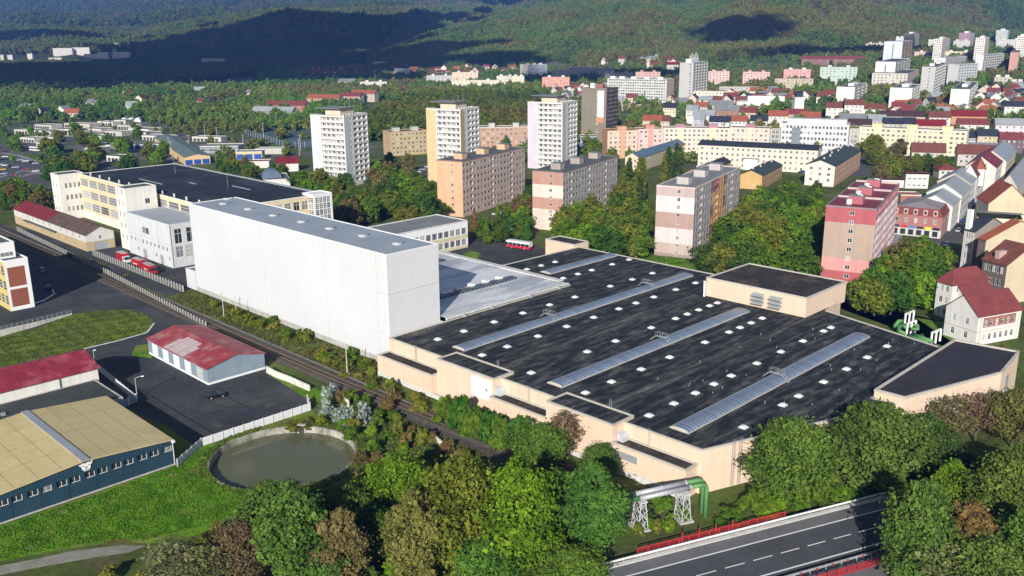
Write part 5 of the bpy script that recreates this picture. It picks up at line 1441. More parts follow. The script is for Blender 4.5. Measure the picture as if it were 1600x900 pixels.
def box_truck(label, p, rz, cab, body, L=7.5, h=3.0, group=None, name='truck', cat='truck', roofc=None):
    t = thing(name, label, cat, (p[0], p[1], .03), rz, group)
    o = MB(); o.box(-L / 2, L / 2 - 2.1, -1.2, 1.2, .75, .75 + h - .4); o.build('cargo_box', mat("truck_%d" % (hash(body) % 9999), body, rough=.4, var=.08), t)
    if roofc:
        o = MB(); o.box(-L / 2 + .02, L / 2 - 2.12, -1.18, 1.18, .35 + h, .42 + h); o.build('box_roof', mat("truck_roof", roofc, rough=.5, var=.05), t)
    o = MB(); x = L / 2; o.poly([(x - 2.0, -1.15, .5), (x, -1.15, .5), (x, -1.15, 1.5), (x - .35, -1.15, 2.5), (x - 2.0, -1.15, 2.55)]); o.poly([(x - 2.0, 1.15, 2.55), (x - .35, 1.15, 2.5), (x, 1.15, 1.5), (x, 1.15, .5), (x - 2.0, 1.15, .5)])
    o.quad((x, -1.15, .5), (x, 1.15, .5), (x, 1.15, 1.5), (x, -1.15, 1.5)); o.quad((x, -1.15, 1.5), (x, 1.15, 1.5), (x - .35, 1.15, 2.5), (x - .35, -1.15, 2.5), 1); o.quad((x - .35, -1.15, 2.5), (x - .35, 1.15, 2.5), (x - 2, 1.15, 2.55), (x - 2, -1.15, 2.55)); o.quad((x - 2, 1.15, .5), (x - 2, -1.15, .5), (x - 2, -1.15, 2.55), (x - 2, 1.15, 2.55))
    o.build('cab', [mat("cab_%d" % (hash(cab) % 9999), cab, rough=.35, var=.05), M_CARG], t)
    o = MB(); o.box(x - 1.5, x - .6, -1.17, 1.17, 1.55, 2.2); o.build('cab_window', M_CARG, t)
    o = MB(); o.box(-L / 2, L / 2 - .3, -.5, .5, .45, .78); o.build('chassis', M_DARK, t)
    for wx in (-L / 2 + 1.3, L / 2 - 1.0):
        for y in (-1.02, 1.02): link('wheel', WHB, t, (wx, y, .48))
    return t
FIRE = (.42, .02, .025)
box_truck('red box lorry with a white cab beside the railway building', (*ab(130.3, 331), 0), GROT - math.pi / 2, (.7, .7, .7), (.38, .02, .03), 7.5, 3.2, roofc=(.45, .43, .42))
def fire_truck(label, p, rz):
    t = box_truck(label, p, rz, FIRE, FIRE, 8.0, 2.6, 'red trucks by the annex', 'fire_truck', 'fire engine', (.10, .08, .07))
    o = MB()
    for y in (-.35, .35): o.bar((-3.4, y, 3.25), (3.0, y, 3.1), .06)
    for k in range(14): o.bar((-3.3 + k * .45, -.35, 3.22), (-3.3 + k * .45, .35, 3.22), .035)
    o.build('ladder', M_METAL, t)
    o = MB(); o.box(-2.8, .2, -1.24, 1.24, 1.2, 1.5); o.build('stripe', M_WHITE, t)
    o = MB(); o.box(-1.5, 1.5, -.6, .6, 2.97, 3.12); o.build('hose_tray', mat("tray", (.30, .18, .10), var=.2), t)
fire_truck('red fire engine with roof ladder next to the annex gates', ab(131.2, 319), GROT - math.pi / 2 + .05)
fire_truck('red fire engine parked closest to the white store', ab(130.2, 308.5), GROT - math.pi / 2 - .08)
car('black car half hidden behind the red fire engines', (*ab(134.8, 322), .03), GROT - math.pi / 2, BLACKC)
def bus(label, p, rz, lo, hi, L=11.5):
    t = thing('bus', label, 'bus', (p[0], p[1], .03), rz)
    o = MB(); o.box(-L / 2, L / 2, -1.25, 1.25, .4, 1.35); o.build('lower_body', mat("bus_%d" % (hash(lo) % 9999), lo, rough=.35, var=.1, scale=.5), t)
    o = MB(); o.box(-L / 2 + .05, L / 2 - .05, -1.22, 1.22, 1.35, 2.35); o.build('window', M_CARG, t)
    o = MB(); o.box(-L / 2, L / 2, -1.25, 1.25, 2.35, 3.05); o.build('roof', mat("busroof_%d" % (hash(hi) % 9999), hi, rough=.4, var=.04), t)
    for wx in (-L / 2 + 2.6, L / 2 - 2.3):
        for y in (-1.1, 1.1): link('wheel', WHB, t, (wx, y, .48))
    for k in range(6): o = MB(); o.box(-.05, .05, -1.26, 1.26, 1.35, 2.35); r = o.build('pillar', M_WHITE, t); r.location = (-L / 2 + 1 + k * 1.9, 0, 0)
    return t
bb0, bb1 = at(794, 386)[:2], at(829, 391)[:2]
bus('white-topped red bus standing in the yard behind the black factory roof', (bb0 + bb1) / 2, math.atan2(*(bb1 - bb0)[::-1]), (.45, .03, .05), (.78, .78, .78), 10.5)
# ------------------------------------------------------------------ the housing estate (its grid bears 29 degrees)
def link_box(r, name, b, m):
    o = MB(); o.box(*b); return o.build(name, m, r)
WHT, CRM, PCH, GRY = (232, 230, 226), (232, 222, 196), (226, 176, 132), (165, 158, 150)
def loggias(W_, h, fh, n, u0, u1, lo=1.05, hi=2.75, base=1.2, small=None):
    out = []
    for f in range(n):
        v = base + f * fh
        if small: out.append((small, small + 1.0, v + .9, v + 2.4, 'plain'))
        out.append((u0 * W_, u1 * W_, v + lo, v + hi, 'loggia'))
    return out
def loggias_n(W_, h, fh, n, u0, u1, cols, base=1.2, small=None):
    out = []; s = (u1 - u0) * W_ / cols
    for f in range(n):
        v = base + f * fh
        if small: out.append((small, small + 1.0, v + .9, v + 2.4, 'plain'))
        for k in range(cols): out.append((u0 * W_ + k * s + .12, u0 * W_ + (k + 1) * s - .12, v + 1.0, v + 2.8, 'loggia'))
    return out
def lift_house(mats_wall, slab=True):
    def f(r, w, d, h, rz):
        o = MB(); o.box(w * .22, w * .78, d * .25, d * .7, h, h + 3.2); o.build('rooftop_hut', mats_wall, r)
        o = MB(); o.box(w * .10, w * .82, d * .2, d * .95, h + 3.5, h + 3.8); o.build('canopy_slab', M_ROOFGREY, r)
        o = MB()
        for x, y in ((w * .7, d * .3), (w * .62, d * .4)): o.bar((x, y, h), (x, y, h + 7), .08)
        o.build('antenna', M_METAL, r)
        for k in range(6): o = MB(); o.box(w * (.1 + .13 * k), w * (.1 + .13 * k) + .8, d * .08, d * .08 + .7, h, h + 1.0); o.build('roof_vent', M_CONCW, r)
    return f
def tower(label, C, xL, xR, h, n, colplain, colR, fh=3.0, phi=29):
    base = h - n * fh - .5
    return block(label, C, xL, xR, phi, h, colL=WHT, colR=WHT, cat='tower block', name='tower_block', joined=False, nL=0, nR=0, pcol=(225, 222, 214),
          opsL=lambda W_, H: loggias_n(W_, H, fh, n, .3, .97, 5, base), opsR=lambda W_, H: loggias_n(W_, H, fh, n, .38, .98, 3, base, W_ * .24), extra=lambda r, w, d, H, rz: (flank(r, w, d, H, colplain, colR), lift_house(paint((228, 216, 186)))(r, w, d, H, rz)))
def flank(r, w, d, H, cl, cr):
    o = MB(); o.box(-.06, 0, d * .72, d, -2, H - .3); o.build('flank_panel', paint(cl), r)
    o = MB(); o.box(0, w * .20, -.06, 0, -2, H - .3); o.build('flank_panel', paint(cr), r)
tower('white tower block with bluish flank rising behind the factory offices', (537, 181.9), 484.5, 573.7, 38, 12, (222, 228, 232), (205, 214, 220))
tower('tower block with yellow-beige flanks and white loggia bands', (719, 171.8), 665.5, 748.5, 41, 13, (233, 203, 150), (205, 178, 122))
tower('tower block with pale lilac flank and white loggia bands', (879, 161.2), 824.5, 902.5, 40, 13, (226, 214, 226), (208, 200, 212))
# long panel blocks with the banded gable walls
def gable_windows(W_, H, n, fh=3.0, ww=1.25, at_=.55):
    b = H - n * fh - .3
    return [(W_ * at_, W_ * at_ + ww, b + f * fh + .9, b + f * fh + 2.3, 'plain') for f in range(n)]
def estate_side(W_, H, n, cols, fh=3.0):
    b = H - n * fh - .3; out = []
    s = W_ / cols
    for c in range(cols):
        for f in range(n):
            v = b + f * fh
            if c % 6 == 2: out.append((c * s + .3, (c + 1) * s - .3, v + 1.0, v + 2.75, 'loggia'))
            else: out.append((c * s + s / 2 - .85, c * s + s / 2 + .85, v + .85, v + 2.35, 'plain'))
    return out
def bands_of(h, seq):
    return [(h * t, c) for t, c in seq]
PK, PKD = (235, 212, 200), (196, 152, 134)
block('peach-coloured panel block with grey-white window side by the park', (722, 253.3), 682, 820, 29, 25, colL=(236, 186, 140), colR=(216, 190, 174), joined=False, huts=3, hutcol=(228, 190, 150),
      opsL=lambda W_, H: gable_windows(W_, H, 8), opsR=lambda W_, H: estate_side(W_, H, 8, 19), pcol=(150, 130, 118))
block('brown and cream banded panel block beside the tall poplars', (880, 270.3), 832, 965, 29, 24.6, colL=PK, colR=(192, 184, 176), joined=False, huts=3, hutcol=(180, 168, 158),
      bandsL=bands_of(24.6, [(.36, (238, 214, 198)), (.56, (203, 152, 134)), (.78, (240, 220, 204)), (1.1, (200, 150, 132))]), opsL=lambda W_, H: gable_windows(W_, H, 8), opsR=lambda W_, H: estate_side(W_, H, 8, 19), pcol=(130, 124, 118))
def ochre_strip(r, w, d, H, rz):
    pass
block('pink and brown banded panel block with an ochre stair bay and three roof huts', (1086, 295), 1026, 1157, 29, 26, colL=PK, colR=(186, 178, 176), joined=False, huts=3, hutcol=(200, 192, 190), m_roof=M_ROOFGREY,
      bandsL=bands_of(26, [(.05, (170, 150, 140)), (.20, (205, 180, 172)), (.42, (236, 214, 214)), (.64, (193, 156, 146)), (.87, (238, 218, 222)), (1.1, (204, 180, 178))]), opsL=lambda W_, H: gable_windows(W_, H, 9, 2.85), opsR=lambda W_, H: estate_side(W_, H, 9, 18, 2.85),
      colsR=[(.333, .50, .82, 1.0, (166, 104, 112)), (.333, .39, .46, .64, (150, 96, 104)), (.333, .39, .18, .34, (150, 96, 104)), (.61, .667, .52, .70, (150, 96, 104)), (.61, .667, .2, .36, (160, 104, 108)), (.61, .667, .86, 1.0, (150, 96, 104)), (.333, .667, 0, 1.0, (226, 172, 104))])
def red_roof_strips(r, w, d, H, rz):
    for k in range(3):
        link_box(r, 'roof_panel', (w * (.03 + k * .325), w * (.33 + k * .325), .4, d - .4, H + .01, H + .05), M_MAROON)
        link_box(r, 'parapet', (w * (.33 + k * .325), w * (.33 + k * .325) + .5, .4, d - .4, H, H + .7), paint((205, 190, 186)))
        o = MB(); x = w * (.12 + k * .325); o.bar((x, d * .62, H), (x, d * .62, H + 1.6), .9, 0, 8); o.build('roof_vent', M_WHITE, r)
        for q in range(2): o = MB(); o.bar((x + 2 + q, d * .4 + q, H + 2.7), (x + 2.1 + q, d * .4 - .1 + q, H + 3.0), .5, 0, 10); o.build('satellite_dish', M_WHITE, r)
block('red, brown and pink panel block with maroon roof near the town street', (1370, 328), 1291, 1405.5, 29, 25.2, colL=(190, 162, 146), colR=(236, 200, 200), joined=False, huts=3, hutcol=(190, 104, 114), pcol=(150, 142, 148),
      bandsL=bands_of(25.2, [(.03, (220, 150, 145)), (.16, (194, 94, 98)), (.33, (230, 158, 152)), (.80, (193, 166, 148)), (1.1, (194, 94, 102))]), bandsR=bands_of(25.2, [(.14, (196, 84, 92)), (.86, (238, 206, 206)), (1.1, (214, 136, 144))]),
      opsL=lambda W_, H: gable_windows(W_, H, 8, 3.0, 1.5, .48), opsR=lambda W_, H: estate_side(W_, H, 8, 20), extra=red_roof_strips)
block('low yellow-beige block of flats behind the white tower block', (609.5, 207.3), 598, 668, 62, 16, colL=(214, 180, 140), colR=(206, 182, 128), nL=1, nR=9, huts=2, hutcol=(210, 205, 195), kindR='plain')
block('low pinkish block of flats between the yellow and lilac towers', (750, 199.5), None, 826, 85, 16, depth=12, colR=(206, 160, 130), nR=10, huts=2, hutcol=(215, 205, 195))
# brown tower with a hanging banner
def brown_banner(r, w, d, H, rz):
    o = MB(); o.box(-.1, -.02, d * .10, d * .36, H - 25, H - 1.5, 0); o.box(-.12, -.1, d * .10, d * .36, H - 25, H - 21, 1); o.build('banner', [paint((236, 236, 240)), paint((228, 150, 96))], r)
    link_box(r, 'rooftop_hut', (w * .3, w * .5, d * .3, d * .6, H, H + 3), paint((170, 110, 90))); link_box(r, 'rooftop_hut', (w * .1, w * .25, d * .55, d * .7, H, H + 3.6), M_WHITE)
block('brown high-rise with a long white and orange banner down its flank', (948, 138.7), 909, 966, 29, 40, colL=(150, 136, 120), colR=(96, 72, 68), nR=8, fh=3.0, cat='tower block', name='tower_block', wh=1.4, extra=brown_banner,
      opsL=lambda W_, H: gable_windows(W_, H, 13, 3.0, 1.3, .60))
# low buildings in the estate
M_SLATE = mat("blue_slate_sheet", (.10, .16, .23), rough=.6, var=.1, scale=.2)
M_SLATED = mat("dark_slate", (.030, .035, .050), rough=.7, var=.25, scale=.2)
M_GREENR = mat("dark_green_roof", (.045, .065, .062), rough=.7, var=.3, scale=.4)
M_TILE = mat("red_tile_roof", (.30, .09, .05), rough=.85, var=.2, scale=.4)
M_TILEB = mat("brown_tile_roof", (.16, .055, .04), rough=.85, var=.2, scale=.4)
M_TILEM = mat("maroon_tile_roof", (.185, .045, .045), rough=.8, var=.2, scale=.4)
M_ZINC = mat("zinc_roof", (.30, .32, .34), rough=.5, var=.15, scale=.3, col2=(.20, .14, .13), c2scale=.2, c2lo=.58, c2hi=.75)
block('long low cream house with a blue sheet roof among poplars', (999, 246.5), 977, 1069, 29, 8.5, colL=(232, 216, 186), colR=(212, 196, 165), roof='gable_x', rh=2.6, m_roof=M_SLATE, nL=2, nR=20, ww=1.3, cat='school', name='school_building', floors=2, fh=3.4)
block('long four-storey cream school with white middle and dark low roof', (1091.5, 226), None, 1278, 117, 13.5, depth=13, colR=(238, 230, 208), nR=22, ww=1.3, floors=4, fh=3.2, roof='gable_x', rh=2.2, m_roof=M_SLATED, cat='school', name='school_building',
      extra=lambda r, w, d, H, rz: [link_box(r, 'portal', (w * .40, w * .52, -1.2, 0, 0, 6.5), M_WHITE), link_box(r, 'portal_roof', (w * .39, w * .53, -1.5, 0, 6.5, 7.0), M_ROOFGREY)])
block('white-gabled and orange-sided house with a green speckled roof', (1305, 260), 1259, 1345.5, 30, 11, colL=(232, 228, 220), colR=(212, 168, 138), roof='gable_x', rh=2.8, m_roof=M_GREENR, nL=3, nR=11, floors=3, cat='school', name='school_building', chim=6)
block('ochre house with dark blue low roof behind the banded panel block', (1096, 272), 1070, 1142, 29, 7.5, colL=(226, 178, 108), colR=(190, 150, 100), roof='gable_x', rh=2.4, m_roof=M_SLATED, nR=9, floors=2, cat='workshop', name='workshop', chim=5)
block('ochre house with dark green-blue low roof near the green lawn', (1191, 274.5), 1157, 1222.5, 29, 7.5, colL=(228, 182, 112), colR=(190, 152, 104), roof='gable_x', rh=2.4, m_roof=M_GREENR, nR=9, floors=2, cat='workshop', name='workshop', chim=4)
block('narrow pink gatehouse by the small car park', (1068, 240), None, 1092, 105, 4, depth=5, colR=(214, 130, 140), nR=3, floors=1, cat='gatehouse', name='gatehouse', roof='flat')
block('glass-fronted blue pavilion beside the brown high-rise', (905, 214), None, 931, 95, 7, depth=14, colR=(90, 130, 170), nR=4, ww=4, wh=3, floors=1, fh=5, cat='pavilion', name='pavilion')
block('low flat white pavilion behind trees under the white balcony slab', (955, 165), None, 1014, 95, 6, depth=12, colR=(225, 222, 216), nR=8, floors=1, fh=4, cat='pavilion', name='pavilion')
# long row of orange, pink and yellow flats
def row_seg(label, x0, y0, x1, h, phi, colR, n, hc, pil, colL=None, xL=None):
    def ex(r, w, d, H, rz):
        for k in range(max(1, n // 5)):
            x = w * (k + .5) / max(1, n // 5); link_box(r, 'stair_bay', (x - 1.6, x + 1.6, -.5, 0, 0, H + .1), paint(pil)); link_box(r, 'rooftop_hut', (x - 3, x + 3, 2, 7, H, H + 2.6), paint(hc))
    return block(label, (x0, y0), xL, x1, phi, h, depth=None if xL else 12, colL=colL or colR, colR=colR, nR=n, floors=6, extra=ex)
row_seg('orange end of the long curved row of flats', 949.5, 204.8, 997, 18, 80, (240, 204, 178), 6, (228, 170, 134), (232, 176, 138), (226, 164, 116), 941)
row_seg('pink section of the long curved row of flats', 997, 202.4, 1037, 18, 84, (238, 202, 190), 5, (222, 150, 130), (228, 168, 150))
row_seg('peach and yellow section of the long curved row of flats', 1037, 200.2, 1141, 18, 98, (240, 218, 198), 14, (190, 140, 150), (242, 232, 190))
row_seg('peach section of the curved row joining the white office block', 1141, 199.5, 1203, 18, 112, (238, 214, 198), 8, (182, 130, 140), (242, 232, 190))
block('grey glazed stair link between peach flats and white office block', (1204, 203), None, 1219.5, 112, 17, depth=8, colR=(190, 190, 186), nR=2, ww=4.5, wh=2.2, floors=5, kindR='grid', cat='office block', name='office_block')
block('white office block with a strict grid of square windows and set-back top', (1220.5, 192.5), None, 1327, 113, 21, depth=14, colR=(226, 226, 230), nR=18, ww=1.5, wh=1.9, floors=5, fh=3.7, cat='office block', name='office_block',
      extra=lambda r, w, d, H, rz: [link_box(r, 'rooftop_hut', (w * .08, w * .96, 3, d - 2, H, H + 3.0), paint((225, 225, 226))), link_box(r, 'glazed_bay', (w * .17, w * .30, -.25, 0, 2, H - 2.5), mat("glazed_bay", (.22, .25, .28), rough=.2, var=.1, ribs=(2, 3.5, .5, 0)))])
block('grey glazed stair link between white office block and yellow flats', (1328, 203), None, 1342.5, 113, 17, depth=8, colR=(198, 196, 188), nR=2, ww=4.5, wh=2.2, floors=5, kindR='grid', cat='office block', name='office_block')
def yellow_extra(r, w, d, H, rz):
    for t in (.17, .50, .82): link_box(r, 'stair_bay', (w * t - 2, w * t + 2, -.6, 0, 0, H + .1), paint((244, 236, 190))); link_box(r, 'rooftop_hut', (w * t - 3.2, w * t + 3.2, 0, 5, H, H + 2.8), paint((240, 226, 170)))
block('long yellow block of flats with pale stair bays and grey roof', (1343, 198.5), None, 1512, 121, 18, depth=12, colR=(242, 228, 192), nR=20, ww=1.8, floors=6, kindR='triple', m_roof=M_ROOFGREY, extra=yellow_extra)
# two-storey building and glass dome behind the store
tx, ty = ab(219.6, 251)
opsT = {0: [(1 + k * 2.95, 3.3 + k * 2.95, 1.2 + f * 4.3, 3.7 + f * 4.3, 'triple') for k in range(15) for f in range(2)], 3: [(1.2 + k * 3.1, 3.7 + k * 3.1, 1.2 + f * 4.3, 3.4 + f * 4.3, 'triple') for k in range(5) for f in range(2)]}
building('yellow_white_office', 'low white office with pale yellow bands and grey roof behind the white store', 'office', (*ab(188, 256.5), 0), GROT, 45.5, 18, 10.4, opsT, [M_WHITE, paint((230, 214, 170))], lambda s, u, v: 1 if (s in (0, 3) and (v < 1.1 or 3.8 < v < 5.4)) else 0, {0: ((), (1.1, 3.8, 5.4)), 3: ((), (1.1, 3.8, 5.4))}, m_roof=M_ROOFGREY, m_par=M_CONCW)
def dome_extra(r, w, d, H, rz):
    o = MB()
    n = 12
    for i in range(n):
        t0, t1 = math.pi * i / n, math.pi * (i + 1) / n
        o.quad((w * .3 - 5 * math.cos(t0), d * .3, H + 4 * math.sin(t0)), (w * .3 - 5 * math.cos(t1), d * .3, H + 4 * math.sin(t1)), (w * .3 - 5 * math.cos(t1), d * .7, H + 4 * math.sin(t1)), (w * .3 - 5 * math.cos(t0), d * .7, H + 4 * math.sin(t0)))
    o.poly([(w * .3 - 5 * math.cos(math.pi * i / n), d * .3, H + 4 * math.sin(math.pi * i / n)) for i in range(n + 1)][::-1])
    o.build('glass_vault', M_PANE, r)
block('white hall with a half-round glass vault behind the dark factory roof', (415, 282), None, 453, 72, 9, depth=22, colR=(236, 234, 230), m_roof=M_BITUMEN, cat='hall', name='vaulted_hall', extra=dome_extra)
# ------------------------------------------------------------------ white houses by the green pipes
WHB_ = (238, 236, 232)
def white_house(r, w, d, H, rz):
    link_box(r, 'string_course', (-.08, w + .08, -.08, -.004, 3.6, 3.85), paint((220, 205, 170))); link_box(r, 'string_course', (-.08, -.004, 0, d, 3.6, 3.85), paint((220, 205, 170)))
    for x in (w * .06, w * .94): link_box(r, 'pilaster', (x - .25, x + .25, -.09, -.003, 0, H), paint((224, 214, 190)))
block('white two-storey house with red roof and brick band under the eaves', (1530, 494), 1479, 1597, 67, 8.2, colL=WHB_, colR=WHB_, roof='gable_x', rh=4.4, m_roof=M_TILEM, joined=False, cat='house', name='house', extra=white_house, colsR=[(.12, .88, .57, .90, (176, 112, 94))],
      opsL=lambda W_, H: [(2.2 + k * 4.2, 3.3 + k * 4.2, 1.2 + f * 3.7, 3.0 + f * 3.7, 'tall') for k in range(2) for f in range(2)], opsR=lambda W_, H: [(W_ * .15 + k * W_ * .13 - .1, W_ * .15 + k * W_ * .13 + 1.0, 1.1 + f * 3.8, 2.9 + f * 3.8, 'tall') for k in range(6) for f in range(2)])
block('white house with hipped maroon roof behind the red-roofed white house', (1489, 444), 1465, 1546, 67, 10.5, colL=WHB_, colR=WHB_, roof='hip', rh=3.4, m_roof=M_TILEM, nL=2, nR=4, ww=1.1, wh=1.8, floors=3, fh=3.4, joined=False, cat='house', name='house')
block('low white wing with maroon roof joining two white houses', (1508, 462), None, 1552, 67, 7.5, depth=8, colR=WHB_, roof='gable_x', rh=3.6, m_roof=M_TILEM, cat='house wing', name='house_wing')
# ------------------------------------------------------------------ town street: tenements
TEN = dict(cat='tenement', name='tenement', joined=False)
def shop_front(r, w, d, H, rz):
    for k in range(6):
        y = d * (.06 + k * .155)
        link_box(r, 'shop_window', (-.12, -.02, y, y + d * .10, .5, 2.7), M_GLASS)
    cols = [(60, 60, 66), (190, 60, 50), (70, 130, 190), (60, 60, 66), (214, 214, 60), (40, 40, 44)]
    for k in range(6):
        y = d * (.93 - k * .155)
        link_box(r, 'shop_sign', (-.16, -.02, y - d * .12, y, 3.2, 4.2), mat("shop_sign_%d" % k, lin(cols[k]), var=.05))
    link_box(r, 'shop_band', (-.06, 0, 0, d, 0, 3.1), paint((214, 210, 202)))
    for k in range(5):
        y = d * (.1 + k * .19)
        o = MB(); o.box(-.1, 1.5, y, y + 1.6, H + .2, H + 2.3, 0); o.box(-.14, -.1, y + .35, y + 1.25, H + .6, H + 1.9, 1); o.build('dormer', [paint((225, 190, 178)), M_GLASS], r)
block('corner shop house with maroon mansard roof and bright shop signs', (1473, 340), 1392, 1489, 33, 8.6, colL=(186, 120, 112), colR=(190, 150, 140), roof='mansard', rh=2.8, m_roof=M_TILEM, pcol=(158, 146, 150), nL=5, nR=3, ww=1.2, wh=1.9, floors=1, fh=3.6, sill=0.8, extra=shop_front, **TEN)
block('white tenement with zinc and maroon roof next to the corner shop', (1489, 322), None, 1503, 33, 10.5, depth=14, colR=(222, 218, 210), colL=WHT, roof='gable_x', rh=4.0, m_roof=M_ZINC, nR=4, ww=1.2, wh=1.9, floors=3, fh=3.5, **TEN)
block('tenement with white fire wall and grey roof in the street row', (1503, 305), None, 1517, 33, 12, depth=14, colR=(205, 202, 196), colL=WHT, roof='gable_x', rh=4.4, m_roof=M_ZINC, nR=5, ww=1.2, wh=1.9, floors=3, fh=3.6, **TEN)
block('tenement with peach fire wall and skylit grey roof in the street row', (1517, 287), None, 1527, 33, 13, depth=14, colR=(214, 212, 206), colL=(232, 212, 188), roof='gable_x', rh=4.2, m_roof=M_ZINC, nR=6, ww=1.2, wh=1.9, floors=4, fh=3.2, **TEN)
def turret(r, w, d, H, rz):
    o = MB(); o.bar((w * .15, .5, H - 6), (w * .15, .5, H + 2), 2.4, 0, 8); o.bar((w * .15, .5, H + 2), (w * .15, .5, H + 6.5), 2.6, 1, 8, .1); o.build('turret', [M_WHITE, M_TILE], r)
    o = MB(); o.poly([(w * .35, -.1, H), (w * .75, -.1, H), (w * .55, -.1, H + 4)]); o.build('facade_gable', M_WHITE, r)
block('ornate white tenement with corner turret and red roof', (1527, 275), 1503, 1556, 33, 14, colR=(232, 232, 236), colL=(234, 232, 226), roof='gable_x', rh=5, m_roof=M_TILEB, nR=7, nL=2, ww=1.2, wh=2.0, floors=4, fh=3.5, extra=turret, **TEN)
block('white tenement with bright maroon roof in the upper street', (1557, 262), None, 1573, 33, 14, depth=14, colR=(230, 230, 232), roof='gable_x', rh=5, m_roof=M_MAROON, nR=6, ww=1.2, wh=1.9, floors=4, fh=3.5, **TEN)
block('beige tenement with pale grey roof at the top of the street', (1573, 252), None, 1588, 33, 14, depth=14, colR=(214, 200, 176), roof='gable_x', rh=5, m_roof=M_ZINC, nR=7, ww=1.2, wh=1.9, floors=4, fh=3.5, **TEN)
block('low white workshop with maroon roof in the courtyard', (1416, 272), None, 1452, 100, 7.5, depth=9, colR=(230, 228, 224), roof='shed', rh=1.0, m_roof=M_TILEM, nR=4, ww=1.6, wh=.8, floors=2, fh=3.4, cat='workshop', name='workshop')
block('small white house with red hipped roof in the courtyard', (1468, 265), None, 1497, 95, 5, depth=9, colR=(228, 222, 214), roof='hip', rh=2.6, m_roof=M_TILEM, nR=3, floors=1, cat='house', name='house')
block('low red-roofed shed behind the maroon-roofed panel block', (1376, 281), None, 1413, 100, 4, depth=8, colR=(226, 222, 214), roof='shed', rh=1.2, m_roof=M_TILEM, cat='shed', name='shed')
block('brick-red flat annex in the courtyard below the white workshop', (1408, 305), None, 1440, 100, 3.2, depth=10, colR=(190, 110, 95), m_roof=mat("rust_roof", (.33, .10, .07), var=.2), cat='shed', name='shed')
block('long house with brown-red tile roof behind garden trees', (1425, 237), None, 1478, 108, 7.5, depth=12, colR=(222, 214, 204), roof='gable_x', rh=5, m_roof=M_TILEB, nR=7, floors=2, cat='house', name='house')
block('second long brown-red tile roof continuing behind garden trees', (1497, 240), None, 1560, 108, 7.5, depth=12, colR=(210, 200, 190), roof='gable_x', rh=5, m_roof=M_TILEB, nR=7, floors=2, cat='house', name='house')
block('low grey-roofed building with a row of tiny white skylights', (1511, 232), None, 1582, 108, 6, depth=13, colR=(206, 204, 200), roof='gable_x', rh=3.2, m_roof=M_ROOFGREY, nR=10, floors=1, cat='workshop', name='workshop')
# right side of the street
DKST = (120, 108, 100)
block('dark stone tenement with brown roof and small dormers facing the gardens', (1574, 414), 1536, 1640, 67, 12.5, colL=DKST, colR=(226, 206, 170), roof='gable_y', rh=5, m_roof=M_TILEB, nL=5, ww=1.3, wh=2.1, floors=3, fh=3.8, extra=lambda r, w, d, H, rz: [link_box(r, 'dormer', (.8, 4, d * .45, d * .62, H + .8, H + 3.2), paint((200, 170, 165))), link_box(r, 'cornice', (-.4, 0, 0, d, H - .5, H), paint((120, 80, 70)))], **TEN)
block('dark tenement with a patch of orange-red tiles and beige fire wall', (1541, 375), 1529, 1640, 67, 14, colL=DKST, colR=(230, 212, 176), roof='gable_y', rh=5, m_roof=mat("orange_tile", (.32, .09, .045), rough=.85, var=.2), nL=3, ww=1.3, wh=2.1, floors=3, fh=4, **TEN)
block('white-fronted tenement with dark slate roof and slim white chimney tower', (1524, 362), 1507, 1575, 67, 14.5, colL=(226, 224, 220), colR=(160, 150, 140), roof='gable_y', rh=4, m_roof=M_SLATED, nL=3, ww=1.2, wh=2.1, floors=4, fh=3.5, extra=lambda r, w, d, H, rz: link_box(r, 'chimney_tower', (0, 1.4, d - 1.8, d - .2, H, H + 7), M_WHITE), **TEN)
block('plain cream house with flat grey roof across the street', (1527, 339), None, 1598, 115, 10, depth=14, colR=(238, 226, 190), nR=1, floors=1, fh=6, wh=1.5, cat='house', name='house', roof='shed', rh=2.2, m_roof=M_ROOFGREY)
block('beige gabled house with rust-red roof across the shaded street', (1545, 318), None, 1610, 100, 9, depth=16, colR=(224, 204, 168), roof='gable_y', rh=8, m_roof=M_TILE, cat='house', name='house')
block('long grey sheet roof house beside the upper street', (1590, 292), 1562, 1640, 33, 10, colL=(206, 200, 190), roof='gable_x', rh=5.5, m_roof=M_ZINC, cat='house', name='house')
# ------------------------------------------------------------------ blocks in the town behind
def F(label, C, xL, xR, h, colL, colR=None, nL=0, nR=0, phi=29, depth=None, huts=0, hut=None, name='apartment_block', cat='apartment block', **k):
    return block(label, C, xL, xR, phi, h, depth=depth, colL=colL, colR=colR, nL=nL, nR=nR, huts=huts, hutcol=hut, name=name, cat=cat, **k)
def balc(n, cols, fh=3.0): return lambda W_, H: loggias_n(W_, H, fh, n, .02, .98, cols, H - n * fh - .4)
def aerials(r, w, d, H, rz):
    link_box(r, 'rooftop_hut', (w * .2, w * .7, d * .4, d * .8, H, H + 4), M_WHITE)
    o = MB()
    for k in range(5): o.bar((w * (.2 + .13 * k), d * .5, H + 4), (w * (.2 + .13 * k), d * .5, H + 8 + (k % 2) * 2), .35)
    o.build('antenna', M_WHITE, r)
F('tall white tower with aerials in front of the wooded hill', (1084, 98.6), 1062.5, 1106.5, 43, (206, 204, 200), (226, 222, 214), opsR=balc(14, 5), opsL=lambda W_, H: gable_windows(W_, H, 14, 3, 2.0, .72), cat='tower block', name='tower_block', extra=aerials)
F('wide white slab of balconies with a pink end wall', (1042, 124.5), 949, 1053.5, 25, (226, 226, 222), (232, 196, 192), opsL=balc(8, 24), huts=0, extra=lambda r, w, d, H, rz: [link_box(r, 'rooftop_hut', (2, 7, d * t, d * t + 6, H, H + 2.6), M_WHITE) for t in (.08, .3, .52, .72, .88)])
